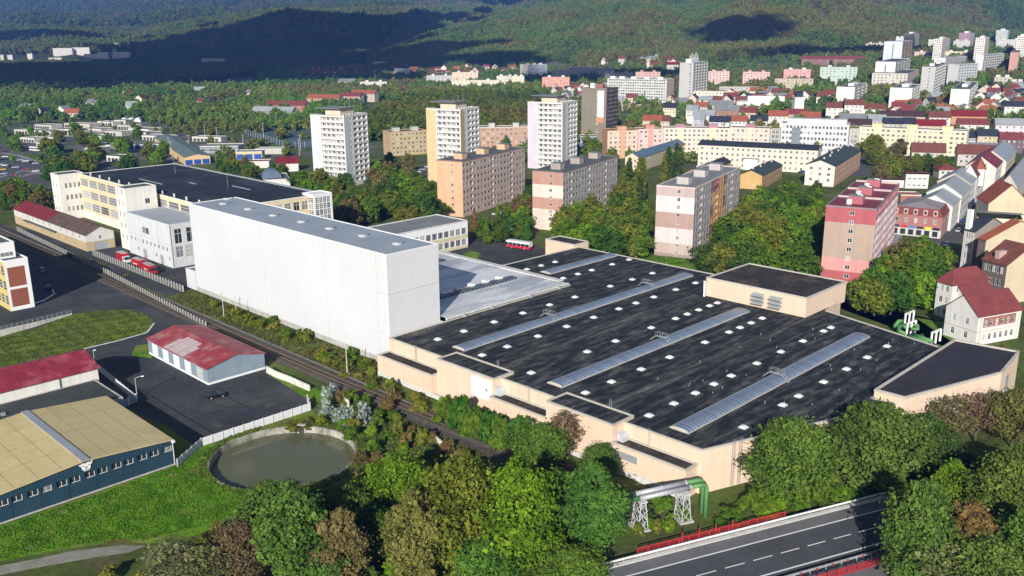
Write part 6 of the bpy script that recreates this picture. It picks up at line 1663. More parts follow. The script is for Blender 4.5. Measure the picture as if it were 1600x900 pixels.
F('cream four-storey block with red balconies below the white tower', (1083, 143.2), None, 1147, 13, (238, 230, 208), None, 0, 11, 103, 11)
F('rosy block with two roof huts half hidden behind the balcony slab', (993, 113), None, 1032, 20, (222, 176, 164), None, 0, 6, 100, 12, 2, (214, 160, 150))
F('pale pink block with two roof huts right of the white tower', (1107, 112), None, 1140, 20, (236, 196, 190), None, 0, 6, 105, 12, 2, (228, 176, 170))
F('long pale pink block with roof huts below the hill shadow', (1161, 113), None, 1203, 19, (236, 194, 190), None, 0, 8, 108, 12, 2, (228, 172, 168))
F('bright salmon-pink block of flats under the wooded hill', (1225, 109), None, 1267, 18, (240, 172, 170), None, 0, 7, 105, 12, 2, (240, 225, 220))
F('mint-green block of flats under the wooded hill', (1282, 105.5), None, 1340, 22, (200, 220, 206), None, 0, 9, 108, 13, 2, (214, 222, 212))
F('low sand-coloured block in front of the salmon-pink flats', (1211, 123.5), None, 1271, 14, (206, 188, 160), None, 0, 10, 105, 12)
F('long grey low block behind the cream balcony block', (1124, 136), None, 1188, 12, (200, 196, 184), None, 0, 14, 103, 11)
F('flat white hall with a smaller box on its roof', (1155, 159), None, 1244, 9, (236, 236, 236), None, 0, 0, 103, 18, cat='hall', name='white_hall', extra=lambda r, w, d, H, rz: link_box(r, 'upper_box', (w * .15, w * .8, 5, d - 2, H, H + 5), M_WHITE))
for lab, xL, C, xR, ex in [('white cube block of flats, the one nearest the mint-green block', 1307.5, (1336, 136.5), 1355.5, None), ('white cube block of flats with pink-tinted gable, the middle of three', 1391, (1426, 138), 1438.7, (232, 206, 200)), ('white cube block of flats above the crimson-roofed villa', 1486, (1516, 140), 1529, None)]:
    F(lab, C, xL, xR, 20, (240, 238, 232), (226, 220, 212), 0, 0, 29, opsR=balc(6, 3), extra=(lambda r, w, d, H, rz: link_box(r, 'rooftop_hut', (w * .3, w * .7, d * .3, d * .6, H, H + 2.4), M_WHITE)))
F('tall narrow pale blue slab with a dark slit window line', (1411, 65), 1382, 1426, 36, (226, 232, 244), (190, 166, 140), 0, 0, 29, opsR=balc(12, 3), opsL=lambda W_, H: [(W_ * .46, W_ * .53, 2, H - 3, 'dark')], cat='tower block', name='tower_block')
F('white slab with rounded top corners and grey balconies', (1400, 97), 1368.5, 1430, 28, (240, 240, 242), (206, 202, 200), 0, 0, 29, opsR=balc(8, 5), opsL=lambda W_, H: [(W_ * .47, W_ * .53, 4, H - 3, 'dark')])
F('long cream block with pink end wall behind a dark tree', (1418.5, 115.3), 1363, 1436, 18, (226, 218, 204), (230, 196, 198), 9, 0, 29)
F('grey stepped panel slab with white balcony bands', (1462.5, 104.8), 1441, 1500, 32, (206, 202, 202), (216, 214, 210), 0, 0, 29, opsR=balc(10, 8), opsL=lambda W_, H: gable_windows(W_, H, 10, 3, 1.4, .5), huts=2, hut=(230, 230, 228))
F('pale grey balcony slab behind the stepped grey slab', (1499, 101), None, 1529, 26, (214, 216, 216), None, 0, 0, 50, 12, opsR=balc(8, 7))
F('white-gabled office slab with grey window bands', (1478, 90.5), 1460, 1511, 18, (240, 240, 240), (196, 194, 190), 0, 9, 40)
F('long grey-white slab with a blank white end wall', (1537.5, 86), 1525.5, 1569.5, 26, (240, 240, 242), (206, 204, 202), 0, 0, 40, opsR=balc(8, 9))
F('salmon and yellow high block at the frame edge', (1592, 82), 1579, 1615, 28, (214, 160, 146), (240, 226, 176), 0, 3, 29)
for lab, xL, C, xR, h, a, b in [('white tower with flat canopy under the dark wood', 1459.7, (1473, 61), 1489.5, 34, (238, 234, 224), (236, 216, 206)), ('white and cream tower east of the purple tower', 1524.7, (1540, 59.2), 1555, 38, (238, 234, 226), (238, 222, 196)),
        ('purple and white tower below the wood', 1499, (1516, 51.5), 1526, 30, (176, 140, 164), (220, 212, 214)), ('pale tower highest on the slope', 1557, (1575, 47.2), 1585, 30, (206, 210, 208), (226, 224, 220)), ('faded pink tower behind the pale blue slab', 1413, (1427, 52.5), 1437, 30, (226, 200, 190), (206, 184, 176)), ('white high-rise cut by the frame edge', 1590, (1604, 56.5), 1625, 36, (238, 232, 220), (226, 220, 210))]:
    F(lab, C, xL, xR, h, a, b, 4, 3, 29, cat='tower block', name='tower_block', extra=lambda r, w, d, H, rz: link_box(r, 'rooftop_hut', (w * .3, w * .7, d * .3, d * .7, H, H + 2.6), M_WHITE))
for lab, x0, y, x1, h, c, n in [('low cream terrace climbing the slope by the wood', 1353, 68, 1383, 12, (232, 222, 206), 7), ('long rosy low block under the hillside towers', 1429, 81.5, 1475, 13, (226, 200, 184), 9), ('long sandy low block under the hillside towers', 1475, 81, 1522, 13, (232, 218, 186), 10), ('grey-white block between two hillside towers', 1490, 64, 1516, 18, (214, 210, 204), 6),
        ('pale long block behind the cream tower on the slope', 1557, 62, 1600, 18, (216, 214, 212), 9), ('small white block at the wood edge beside a tower', 1451, 64, 1461, 16, (232, 230, 224), 3), ('white low cluster with masts beside the faded pink tower', 1400, 59, 1413, 22, (226, 228, 230), 3), ('stone villa with arched gable among hillside trees', 1554, 121, 1582, 13, (206, 196, 178), 4), ('low beige annex beside the stone villa', 1582, 128, 1600, 9, (206, 196, 178), 3)]:
    F(lab, (x0, y), None, x1, h, c, None, 0, n, 105, 12, huts=2, hut=(226, 222, 214))
# shaded blocks below the hills and the cream blocks to their west
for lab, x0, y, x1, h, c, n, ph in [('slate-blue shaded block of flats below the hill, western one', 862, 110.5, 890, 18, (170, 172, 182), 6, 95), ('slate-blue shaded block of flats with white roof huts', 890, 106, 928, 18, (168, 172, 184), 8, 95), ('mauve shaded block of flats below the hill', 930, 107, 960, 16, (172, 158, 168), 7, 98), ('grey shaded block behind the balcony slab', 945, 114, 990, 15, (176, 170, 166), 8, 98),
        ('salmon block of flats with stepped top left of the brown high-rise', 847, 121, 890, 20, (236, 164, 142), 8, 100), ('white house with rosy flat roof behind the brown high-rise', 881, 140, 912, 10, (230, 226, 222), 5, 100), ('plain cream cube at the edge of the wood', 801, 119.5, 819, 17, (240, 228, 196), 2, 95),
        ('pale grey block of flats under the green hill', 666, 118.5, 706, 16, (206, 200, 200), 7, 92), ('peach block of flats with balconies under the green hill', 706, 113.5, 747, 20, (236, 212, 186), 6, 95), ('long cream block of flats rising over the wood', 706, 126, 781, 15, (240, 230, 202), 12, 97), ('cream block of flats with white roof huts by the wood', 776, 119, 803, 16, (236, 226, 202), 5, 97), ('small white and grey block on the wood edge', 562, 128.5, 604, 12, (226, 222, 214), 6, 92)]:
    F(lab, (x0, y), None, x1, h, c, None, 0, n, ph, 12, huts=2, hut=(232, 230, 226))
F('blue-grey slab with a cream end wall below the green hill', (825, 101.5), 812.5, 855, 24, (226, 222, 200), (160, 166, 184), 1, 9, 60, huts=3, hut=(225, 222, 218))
# far estate at the foot of the blue mountain
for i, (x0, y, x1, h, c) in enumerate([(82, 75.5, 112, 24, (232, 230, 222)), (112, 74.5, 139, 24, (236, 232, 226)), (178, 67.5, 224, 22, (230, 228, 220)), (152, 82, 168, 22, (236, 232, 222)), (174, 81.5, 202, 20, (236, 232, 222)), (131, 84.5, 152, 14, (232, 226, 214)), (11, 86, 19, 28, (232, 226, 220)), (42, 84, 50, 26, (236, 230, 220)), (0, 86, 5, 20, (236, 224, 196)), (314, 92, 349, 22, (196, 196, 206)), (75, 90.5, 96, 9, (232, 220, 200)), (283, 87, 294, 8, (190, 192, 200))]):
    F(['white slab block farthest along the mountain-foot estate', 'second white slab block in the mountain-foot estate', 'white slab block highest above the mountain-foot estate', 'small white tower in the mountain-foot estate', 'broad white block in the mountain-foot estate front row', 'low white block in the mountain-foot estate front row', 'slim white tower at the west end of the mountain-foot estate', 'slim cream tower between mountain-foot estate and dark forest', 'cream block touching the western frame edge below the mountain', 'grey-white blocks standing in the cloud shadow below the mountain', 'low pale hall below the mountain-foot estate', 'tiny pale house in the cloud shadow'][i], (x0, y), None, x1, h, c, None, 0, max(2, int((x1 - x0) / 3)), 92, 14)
# ------------------------------------------------------------------ old-town houses: gabled roofs
def Hs(label, x0, y, x1, h, wall, roofm, rh=4.0, depth=11, phi=108, n=4, fl=2, roof='gable_x', **k):
    return block(label, (x0, y), None, x1, phi, h, depth=depth, colR=wall, roof=roof, rh=rh, m_roof=roofm, nR=n, floors=fl, cat='house', name='house', ww=1.2, **k)
W1, W2, W3 = (232, 230, 224), (226, 206, 176), (206, 170, 130)
for a in [('white house with bright red roof between church spire and office block', 1200, 181, 1231, 10, W1, M_TILE), ('white house with blue-black roof below the flat white hall', 1172, 188.5, 1199, 9, W1, M_SLATED), ('house with curved white dormer in an orange roof', 1140, 189, 1167, 8, W1, M_TILE), ('low mauve-roofed house under bare trees', 1153, 175.5, 1181, 7, W2, M_TILEM),
          ('long white school with brown roof and stepped gable', 1291, 168, 1327, 10, W1, M_TILEB), ('eastern wing of the long white school with brown roof', 1348, 170, 1384, 9, W1, M_TILEB), ('white stepped-gable middle of the long school', 1320, 163.5, 1350, 13, W1, M_TILEB),
          ('long house with dark brown roof and two gables', 1378, 181, 1446, 8, (200, 190, 180), mat("umber_roof", (.06, .03, .03), rough=.9, var=.25)), ('house with charcoal roof and row of dormers', 1380, 193, 1412, 9, (214, 206, 196), M_SLATED), ('dark grey roofed house beside the crimson roof', 1411, 193, 1431, 9, (216, 210, 200), M_SLATED), ('big crimson-roofed house behind the yellow flats', 1432, 196, 1478, 10, W2, M_MAROON),
          ('house with brick-brown roof and white curved gable', 1452, 183, 1486, 9, W1, M_TILEB), ('ochre villa with crimson roof and twin gables', 1487, 181, 1542, 10, (222, 160, 96), M_MAROON), ('dark red roofed house in front of the ochre villa', 1497, 194, 1546, 7, W1, M_TILEM), ('house with steep navy gable beside the yellow flats', 1511, 215, 1528, 8, (206, 206, 206), M_SLATED), ('beige house with grey roof and central gable', 1528, 212, 1560, 10, (220, 200, 160), M_SLATED),
          ('large pink gabled house near the eastern frame edge', 1556, 195, 1604, 15, (240, 214, 220), M_ZINC), ('house with dusky maroon roof under the pink house', 1563, 217, 1600, 9, (120, 100, 110), M_TILEM), ('slate-roofed white house behind the pink house', 1570, 166, 1604, 10, W1, M_SLATED),
          ('corner house with orange roof and white chimneys', 1004, 188, 1035, 9, W2, M_TILE), ('dark roofed end of the corner house with chimneys', 1034, 189, 1046, 9, W2, M_TILEB), ('cream gabled house at the head of the street', 1036, 168, 1056, 9, (238, 226, 190), M_SLATED), ('white round-cornered house on the old street', 1072, 172, 1090, 12, W1, M_ZINC), ('house with dark red roof above the white round corner', 1086, 167, 1105, 12, W1, M_TILE),
          ('white house with pale tin roof beside the old street', 1082, 180, 1116, 12, (226, 226, 230), M_ZINC), ('lavender-grey house at the row of flats', 1084, 186, 1100, 12, (196, 190, 204), M_ZINC), ('brick warehouse with flat brown roof', 1116, 172, 1154, 11, (170, 128, 92), M_ROOFGREY), ('sand-coloured low house behind the brick warehouse', 1106, 164, 1145, 9, (206, 186, 150), M_ROOFGREY), ('white house with dark roof left of the orange roof', 1108, 190, 1140, 10, (226, 226, 228), M_SLATED),
          ('dark maroon roofs behind the pink gable', 1228, 178, 1262, 8, (200, 180, 170), M_TILEM), ('salmon gable with orange roof by the church spire', 1250, 183, 1282, 7, (222, 160, 150), M_TILE), ('grey stone house with rows of small windows', 1312, 186, 1360, 9, (190, 180, 170), M_ROOFGREY), ('umber-roofed long house behind the office block', 1324, 195, 1362, 9, (190, 180, 175), mat("umber_roof", (.06, .03, .03))), ('lilac tin roof beside the umber roof', 1357, 188, 1384, 9, (206, 200, 205), M_ZINC),
          ('house with red hipped roof and chimneys beyond the sports ground', 415, 163.5, 476, 9, (180, 120, 100), M_TILEM), ('long grey-roofed hall in front of red hipped roofs', 393, 173, 456, 8, (150, 140, 140), M_ZINC), ('brick house with red roof in the western gardens', 479, 153, 529, 10, (200, 160, 130), M_TILE), ('rosy house with dark red roof and white dormers', 532, 150, 562, 10, (226, 176, 166), M_TILEM), ('pink-roofed house beside the white dormers', 548, 146, 585, 10, (214, 190, 170), M_TILE),
          ('red roof peeping over the wood edge', 617, 140, 635, 6, W1, M_TILEM), ('white-walled long low hall on the far meadow', 528, 127, 553, 7, W1, M_ROOFGREY), ('white house with pale blue hall roof below the green hill', 582, 99, 607, 12, W1, M_ZINC), ('grey round-roofed hall near the green hill', 616, 111, 640, 12, (206, 210, 212), M_ZINC), ('brick gable beside the round-roofed hall', 639, 108, 652, 12, (190, 110, 90), M_TILE), ('villa with flat pale front on the dark hillside', 1010, 91, 1024, 14, (206, 196, 170), M_ROOFGREY), ('long crimson roof in the shade of the hill', 1042, 101, 1060, 9, W1, M_MAROON), ('red roof on the shaded slope west of the white tower', 1015, 101, 1034, 9, W2, M_TILEM),
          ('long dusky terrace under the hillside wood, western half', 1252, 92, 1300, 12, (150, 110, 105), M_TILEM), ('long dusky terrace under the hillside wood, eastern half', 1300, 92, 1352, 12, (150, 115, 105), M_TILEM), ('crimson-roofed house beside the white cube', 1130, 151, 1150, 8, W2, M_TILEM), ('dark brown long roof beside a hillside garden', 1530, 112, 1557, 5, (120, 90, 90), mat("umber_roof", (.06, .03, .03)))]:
    Hs(*a)
# church spire
q = hit(1245, 186, 0); sp = thing('church_tower', 'small white clock tower beside the office block roof', 'tower', (q[0], q[1], q[2]))
o = MB(); o.box(-4, 4, -4, 4, 0, 18); o.build('shaft', M_WHITE, sp); o = MB(); o.box(-4.6, 4.6, -4.6, 4.6, 18, 19); o.build('cornice', M_CONCW, sp); o = MB(); o.box(-3, 3, -3, 3, 19, 22); o.build('lantern', M_SLATED, sp)
# many small houses of the far town, seen as specks of red and white
def small_house(px, py, k, lab, grp):
    p = hit(px, py); w, d, h = random.uniform(9, 16), random.uniform(8, 11), random.uniform(4.5, 8)
    rz = math.radians(random.choice((-20, -30, 60, 10, 80, 0))) + random.uniform(-.1, .1)
    t = thing('small_house', lab, 'house', (p[0], p[1], p[2]), rz, grp); add_foot(p[0], p[1], rz, 0, w, 0, d)
    wi = random.randrange(4); rm = random.choice(SHR if k == 0 else SHR2); wm = SHW[wi]
    t['label'] = lab.replace('small', ('small' if w < 12.5 else 'long') + ' ' + ('white', 'cream', 'rosy', 'tan')[wi], 1).replace('little', ('little' if w < 12.5 else 'long') + ' ' + ('white', 'cream', 'rosy', 'tan')[wi], 1) + ' with ' + {'red_tile_roof': 'orange-red', 'maroon_tile_roof': 'maroon', 'brown_tile_roof': 'brown', 'zinc_roof': 'pale tin', 'roof_grey': 'grey', 'dark_slate': 'black'}[rm.name] + ' roof'
    mb = MB(); mb.box(0, w, 0, d, -2, h, 0, "tb"); gable_tri(mb, 1, w, d, h, d * .42, lambda *a: 0); gable_tri(mb, 3, w, d, h, d * .42, lambda *a: 0); mb.build('wall', wm, t)
    roof_mesh('gable_x', w, d, h, d * .42, .4).build('roof', rm, t)
    mb = MB()
    for i in range(3):
        for s in range(2 if h > 5.5 else 1): mb.quad((w * (.2 + .25 * i), -.02, 1 + s * 2.8), (w * (.2 + .25 * i) + 1.2, -.02, 1 + s * 2.8), (w * (.2 + .25 * i) + 1.2, -.02, 2.5 + s * 2.8), (w * (.2 + .25 * i), -.02, 2.5 + s * 2.8))
    mb.build('window', M_GLASS, t, kind='stuff')
SHW = [paint(c) for c in ((236, 232, 224), (232, 220, 196), (226, 206, 190), (214, 196, 176))]
SHR = [M_TILE, M_TILEM, M_TILEM, M_TILEB]; SHR2 = [M_TILE, M_TILEM, M_ZINC, M_ROOFGREY, M_SLATED, M_TILEB]
def scatter_houses(n, poly, lab, grp, k=0, sep=14):
    xs, ys = [p[0] for p in poly], [p[1] for p in poly]; c = tries = 0
    while c < n and tries < n * 30:
        tries += 1
        x, y = random.uniform(min(xs), max(xs)), random.uniform(min(ys), max(ys))
        if not in_poly(x, y, poly): continue
        p = hit(x, y)
        if blocked(p[0], p[1], sep): continue
        small_house(x, y, k, lab, grp); c += 1
scatter_houses(60, [(455, 118), (480, 112), (540, 106), (610, 104), (640, 114), (600, 122), (520, 124)], 'small house in the western town below the dark hill', 'small houses of the western far town')
scatter_houses(55, [(640, 112), (700, 110), (780, 106), (812, 104), (812, 114), (740, 120), (660, 124)], 'small house under the green hill behind cream flats', 'small houses under the green hill')
scatter_houses(14, [(405, 108), (470, 95), (560, 92), (640, 96), (640, 102), (470, 106)], 'little house at the foot of the shaded hillside', 'little houses under the shaded hill', 1)
scatter_houses(14, [(0, 180), (100, 160), (400, 138), (430, 150), (300, 172), (40, 192)], 'small garden house among the western trees', 'garden houses among trees', 1)
scatter_houses(75, [(845, 150), (900, 140), (1000, 150), (1090, 150), (1270, 150), (1300, 160), (1220, 172), (1100, 168), (930, 165)], 'small town house between the flats and old town', 'small houses of the old town', 1, 7)
scatter_houses(45, [(1380, 165), (1480, 160), (1600, 140), (1600, 175), (1500, 190), (1390, 185)], 'small old-town house on the rising ground', 'small houses on the rising ground', 1, 8)
scatter_houses(12, [(920, 98), (1010, 92), (1060, 100), (1060, 108), (930, 108)], 'small house in the shade at the hill foot', 'small shaded houses at the hill foot', 1)
# ------------------------------------------------------------------ workshops and garages to the west
def low(label, x0, y, x1, h, depth, wall, roofm, phi=112, **k):
    return block(label, (x0, y), None, x1, phi, h, depth=depth, colR=wall, m_roof=roofm, cat=k.pop('cat', 'garage'), name=k.pop('name', 'garage_row'), **k)
M_BLUED = mat("blue_gate", (.02, .075, .33), rough=.5, var=.1)
gate_ops = lambda n, hh=2.6: (lambda W_, H: [(W_ * (k + .08) / n, W_ * (k + .92) / n, .1, hh, 'gate', M_BLUED) for k in range(n)])
low('row of bright blue garage gates under a low grey roof', 191, 226, 256, 4, 9, (205, 208, 212), M_ROOFGREY, 78, roof='shed', rh=.8, opsR=gate_ops(7, 3))
block('yellow workshop with sea-green roof and blue doors', (288, 246), 229, 328, 62, 5.0, colL=(240, 206, 140), colR=(236, 200, 140), roof='gable_y', rh=1.6, m_roof=mat("sea_green_roof", (.14, .19, .18), rough=.7, var=.2), cat='workshop', name='workshop', opsL=lambda W_, H: rows(W_, 11, 1, 4, 2.0, 2.6, 1.0, kind='plain'), opsR=gate_ops(3, 3.2))
low('yellow garage with two blue gates beyond the long workshop', 368, 238, 409, 5, 12, (236, 206, 150), M_ROOFGREY, 84, opsR=gate_ops(3, 3.6))
low('grey glazed workshop behind the sea-green roof', 312, 229, 372, 5, 16, (150, 160, 165), mat("grey_green_roof", (.19, .21, .20), var=.2), 90, nR=9, floors=1, fh=4, ww=3, cat='workshop', name='workshop')
low('low white shed with flat roof near the blue garages', 256, 224, 291, 4, 9, (225, 222, 220), M_ROOFGREY, 85)
low('pale flat-roofed garage block behind the sports fence', 399, 233, 440, 3.6, 10, (205, 200, 190), M_ROOFGREY, 90)
block('maroon-roofed low building with white gable behind the dome', (432, 256), None, 466, 75, 5, depth=14, colR=(232, 228, 224), roof='gable_x', rh=3, m_roof=M_MAROON, cat='house', name='house')
low('maroon flat roof among shrubs behind the dark factory roof', 388, 253, 420, 4, 10, (226, 222, 214), M_MAROON, 85, cat='shed', name='shed')
GR = [(31, 215, 53, 'white'), (56, 223, 72, 'low white'), (53, 204, 78, 'pale'), (54, 195, 80, 'long grey-roofed'), (105, 207, 140, 'grey-roofed'), (127, 201, 158, 'white-banded'), (139, 213, 158, 'cream'), (152, 205, 190, 'long pale'), (144, 226, 172, 'white-fronted'), (120, 236, 140, 'white angular'), (152, 190, 176, 'violet-roofed'), (183, 196, 205, 'white-trimmed'), (200, 201, 232, 'long white-trimmed'), (0, 178, 16, 'pale blue'), (132, 232, 152, 'small cream')]
for x0, y, x1, a in GR:
    low(a + ' garage in the western workshop yards, front edge by the ' + {31: 'road verge', 56: 'pavement', 53: 'second lane', 54: 'hedge', 105: 'round tree', 127: 'upper lane', 139: 'courtyard', 152: 'tall trees', 144: 'bushy tree', 120: 'car park', 183: 'white humps', 200: 'brown hedge', 0: 'frame edge', 132: 'factory trees'}[x0], x0, y, x1, 3.4, random.uniform(9, 16), random.choice([(232, 230, 226), (222, 216, 206), (206, 196, 186)]), random.choice([M_ROOFGREY, M_BITUMEN, M_ROOFGREY]), random.choice([112, 105, 118]), opsR=lambda W_, H: [(1 + k * 3.2, 3.4 + k * 3.2, .1, 2.4, 'gate', M_DARK) for k in range(int(min(6, (W_ - 1) // 3.2)))])
for lab, x0, y, x1 in [('flat garage row at the verge of the western main road, long and grey', 62, 214, 104), ('garage row with cream end wall behind the long grey one', 84, 202, 112), ('short garage row beside the white hump tents', 206, 207, 236), ('low shed row behind the blue gates', 222, 212, 262), ('garage row below the tall western trees, brown doors', 100, 193, 140), ('grey flat shed nearest the sports ground', 300, 214, 345), ('white angular shed by the workshop with blue doors', 166, 244, 186), ('pale lean-to at the back of the violet-roofed garage', 178, 188, 196), ('low store beside the main road hedge', 22, 203, 50)]:
    low(lab, x0, y, x1, 3.4, random.uniform(8, 13), random.choice([(232, 230, 226), (222, 216, 206), (212, 200, 180)]), random.choice([M_ROOFGREY, M_BITUMEN]), random.choice([112, 104]), opsR=lambda W_, H: [(1 + k * 3.2, 3.4 + k * 3.2, .1, 2.4, 'gate', M_DARK) for k in range(int(min(7, (W_ - 1) // 3.2)))])
_y = [(20, 218), (60, 196), (150, 186), (240, 190), (345, 214), (420, 232), (420, 250), (330, 252), (230, 246), (150, 236), (60, 228)]
sheet('yard_paving', [hit(x, y)[:2] for x, y in _y], .012, mat("yard_paving_grey", (.14, .14, .135), rough=.95, var=.3, scale=.08, col2=(.07, .09, .04), c2scale=.03, c2lo=.5, c2hi=.56))
for k in range(3):
    p = hit(193 + k * 11, 191); t = thing('white_hump_tent', 'white half-round storage tent in a row of three, number %s from the violet roof' % ['first', 'second', 'third'][k], 'tent', (p[0], p[1], 0), .2)
    o = MB(); n = 8
    for i in range(n):
        a0, a1 = math.pi * i / n, math.pi * (i + 1) / n
        o.quad((-3 * math.cos(a0), 0, 4.2 * math.sin(a0)), (-3 * math.cos(a1), 0, 4.2 * math.sin(a1)), (-3 * math.cos(a1), 12, 4.2 * math.sin(a1)), (-3 * math.cos(a0), 12, 4.2 * math.sin(a0)))
    o.poly([(-3 * math.cos(math.pi * i / n), 0, 4.2 * math.sin(math.pi * i / n)) for i in range(n + 1)][::-1]); o.build('canvas', M_WHITE, t)
# fenced sports ground
sc = [hit(x, y) for x, y in ((374, 207), (396, 197), (492, 200), (492, 232), (446, 230))]
sheet('sports_court', [s[:2] for s in sc], .03, mat("court_teal", (.07, .12, .14), rough=.8, var=.2, scale=.1))
for lab, i in (('court fence with tall posts along the garage side', 0), ('court fence under the shaded trees', 1), ('court fence in front of the sports ground', 3), ('court fence along the beige bank', 4)):
    a, b = sc[i][:2], sc[(i + 1) % 5][:2]
    f = thing('court_fence', lab, 'fence', (a[0], a[1], 0)); d_ = b - a; n = max(3, int(np.linalg.norm(d_) / 7))
    for k in range(n + 1): o = MB(); c = d_ * k / n; o.bar((*c, 0), (*c, 4.5), .14); o.build('post', M_METAL, f)
    for z in (1.5, 3, 4.4): o = MB(); o.bar((0, 0, z), (*d_, z), .07); o.build('rail', M_METAL, f)
for k, (x, y) in enumerate([(265, 240), (269, 247), (296, 236), (321, 222), (340, 222), (381, 235), (412, 214), (460, 196), (432, 196), (468, 243), (470, 236)]):
    p = hit(x, y); t = thing('light_pole', 'slim pale light pole in the western workshop yards', 'lamp', (p[0], p[1], p[2]), 0, 'light poles of the workshop yards')
    o = MB(); o.bar((0, 0, 0), (0, 0, 11), .16, 0, 6, .1); o.build('mast', M_CONCW, t); o = MB(); o.box(-.7, .7, -.15, .15, 11, 11.2); o.build('lamp_head', M_METAL, t)
# ------------------------------------------------------------------ western main road, car parks
def road(name, px, wd, z=.02, m=None, mark=False):
    pts = [hit(x, y)[:2] for x, y in px]; mb = MB(); mm = MB()
    z_ = z
    for i in range(len(pts) - 1):
        z = z_ + .002 * i
        a, b = pts[i], pts[i + 1]; d_ = (b - a) / np.linalg.norm(b - a); nrm = np.array((-d_[1], d_[0])) * wd / 2; e = d_ * (.6 if i < len(pts) - 2 else 0)
        mb.quad((*(a - nrm), z), (*(b + e - nrm), z), (*(b + e + nrm), z), (*(a + nrm), z))
        L = np.linalg.norm(b - a); k = 0
        while mark and k * 9 + 3 < L:
            p, q = a + d_ * k * 9, a + d_ * (k * 9 + 3.5); w = np.array((-d_[1], d_[0])) * .12
            mm.quad((*(p - w), z + .006), (*(q - w), z + .006), (*(q + w), z + .006), (*(p + w), z + .006)); k += 1
    r = mb.build(name, m or M_ROADL, None, kind='structure')
    if mm.v: mm.build('lane_marking', M_LINE, r)
    return r
M_PAVE = mat("paving_grey", (.26, .255, .25), rough=.9, var=.15, scale=.2)
M_STREET = mat("street_asphalt", (.085, .086, .09), rough=.9, var=.2, scale=.1)
road('road', [(-40, 222), (0, 226), (60, 238), (120, 252), (200, 268)], 13, .03, M_STREET, True)
sheet('car_park', P((-60, 236), (0, 238), (60, 250), (100, 268), (96, 300), (60, 306), (0, 312), (-60, 320)), .02, M_STREET)
road('pavement', [(-20, 236), (30, 243), (72, 258), (100, 268)], 4.5, .05, M_PAVE)
road('pavement', [(-20, 282), (36, 267), (70, 272)], 3, .055, M_PAVE)
road('pavement', [(30, 276), (48, 272), (80, 268)], 4, .06, M_PAVE)
road('street', [(1430, 410), (1468, 390), (1490, 362), (1510, 338), (1540, 300), (1570, 270), (1590, 255)], 10, .03, M_STREET)
road('street', [(1480, 372), (1430, 384), (1392, 392)], 9, .04, M_STREET)
road('street', [(1060, 262), (1100, 258), (1240, 262), (1345, 275), (1372, 250)], 9, .03, M_STREET)
road('street', [(1056, 232), (1062, 202), (1078, 178), (1062, 160)], 9, .03, M_STREET)
road('street', [(1330, 275), (1345, 232), (1380, 250)], 12, .035, M_STREET)
road('path', [(1330, 470), (1398, 400), (1408, 340)], 3, .05, M_PAVE)
sheet('car_park', P((765, 335), (800, 318), (830, 322), (826, 345), (780, 350)), .03, M_STREET)
sheet('car_park', P((640, 265), (668, 258), (672, 282), (640, 290)), .03, M_STREET)
bus('white bus with dark windows on the western main road', hit(56, 236)[:2], math.radians(-30), (.68, .68, .66), (.75, .75, .73))
def park(lab, grp, pts, rz, cols):
    for i, (x, y) in enumerate(pts):
        cn = {WHITEC: 'white', SILVC: 'silver', GREYC: 'grey', BLACKC: 'black', BLUEC: 'blue', REDC: 'red', YELC: 'yellow'}[cols[i % len(cols)]]
        p = hit(x, y); car(cn + ' ' + lab, p + np.array((0, 0, .04)), rz + random.uniform(-.05, .05) + (math.pi if random.random() < .5 else 0), cols[i % len(cols)], grp)
allc = [WHITEC, SILVC, GREYC, SILVC, WHITEC, BLACKC, SILVC, BLUEC, REDC, GREYC]
w1 = [(x, 246 + (x - 8) * .215) for x in range(8, 76, 8)]; w2 = [(x, 258 + x * .19) for x in range(0, 60, 8)]; w3 = [(x, 272 + x * .1) for x in range(0, 30, 7)]
park('parked car in the upper row of the western car park', 'cars in the upper row of the western car park', w1, .35, allc)
park('parked car in the middle row of the western car park', 'cars in the middle row of the western car park', w2, .4, allc[3:] + allc[:3])
park('parked car in the lower row of the western car park', 'cars in the lower row of the western car park', w3, .4, allc[5:])
car('yellow car parked beside the western pavement', hit(4, 266) + np.array((0, 0, .04)), .4, YELC)
park('car parked between conifers below the peach panel block', 'cars below the peach panel block', [(776, 336), (784, 333), (792, 330), (800, 327), (795, 340), (806, 336), (816, 332)], .5, [WHITEC, SILVC, GREYC, REDC, SILVC, WHITEC])
park('car parked along the shaded town street', 'cars along the shaded town street', [(1497, 362), (1506, 347), (1514, 334), (1524, 322), (1478, 384), (1487, 352), (1500, 336)], math.radians(55), [SILVC, BLUEC, BLACKC, GREYC, WHITEC])
car('white van in front of the shop corner', hit(1457, 384) + np.array((0, 0, .04)), .1, WHITEC)
park('car parked by the schools lawn', 'cars by the schools lawn', [(1070, 247), (1083, 247), (1247, 268), (1253, 270), (1320, 246), (1332, 244)], .2, [BLACKC, GREYC, BLUEC, BLUEC, SILVC, WHITEC])
park('car parked under trees beside the white tower block', 'cars beside the white tower block', [(645, 262), (652, 270), (648, 280), (660, 266), (668, 262)], .3, [SILVC, WHITEC, GREYC])
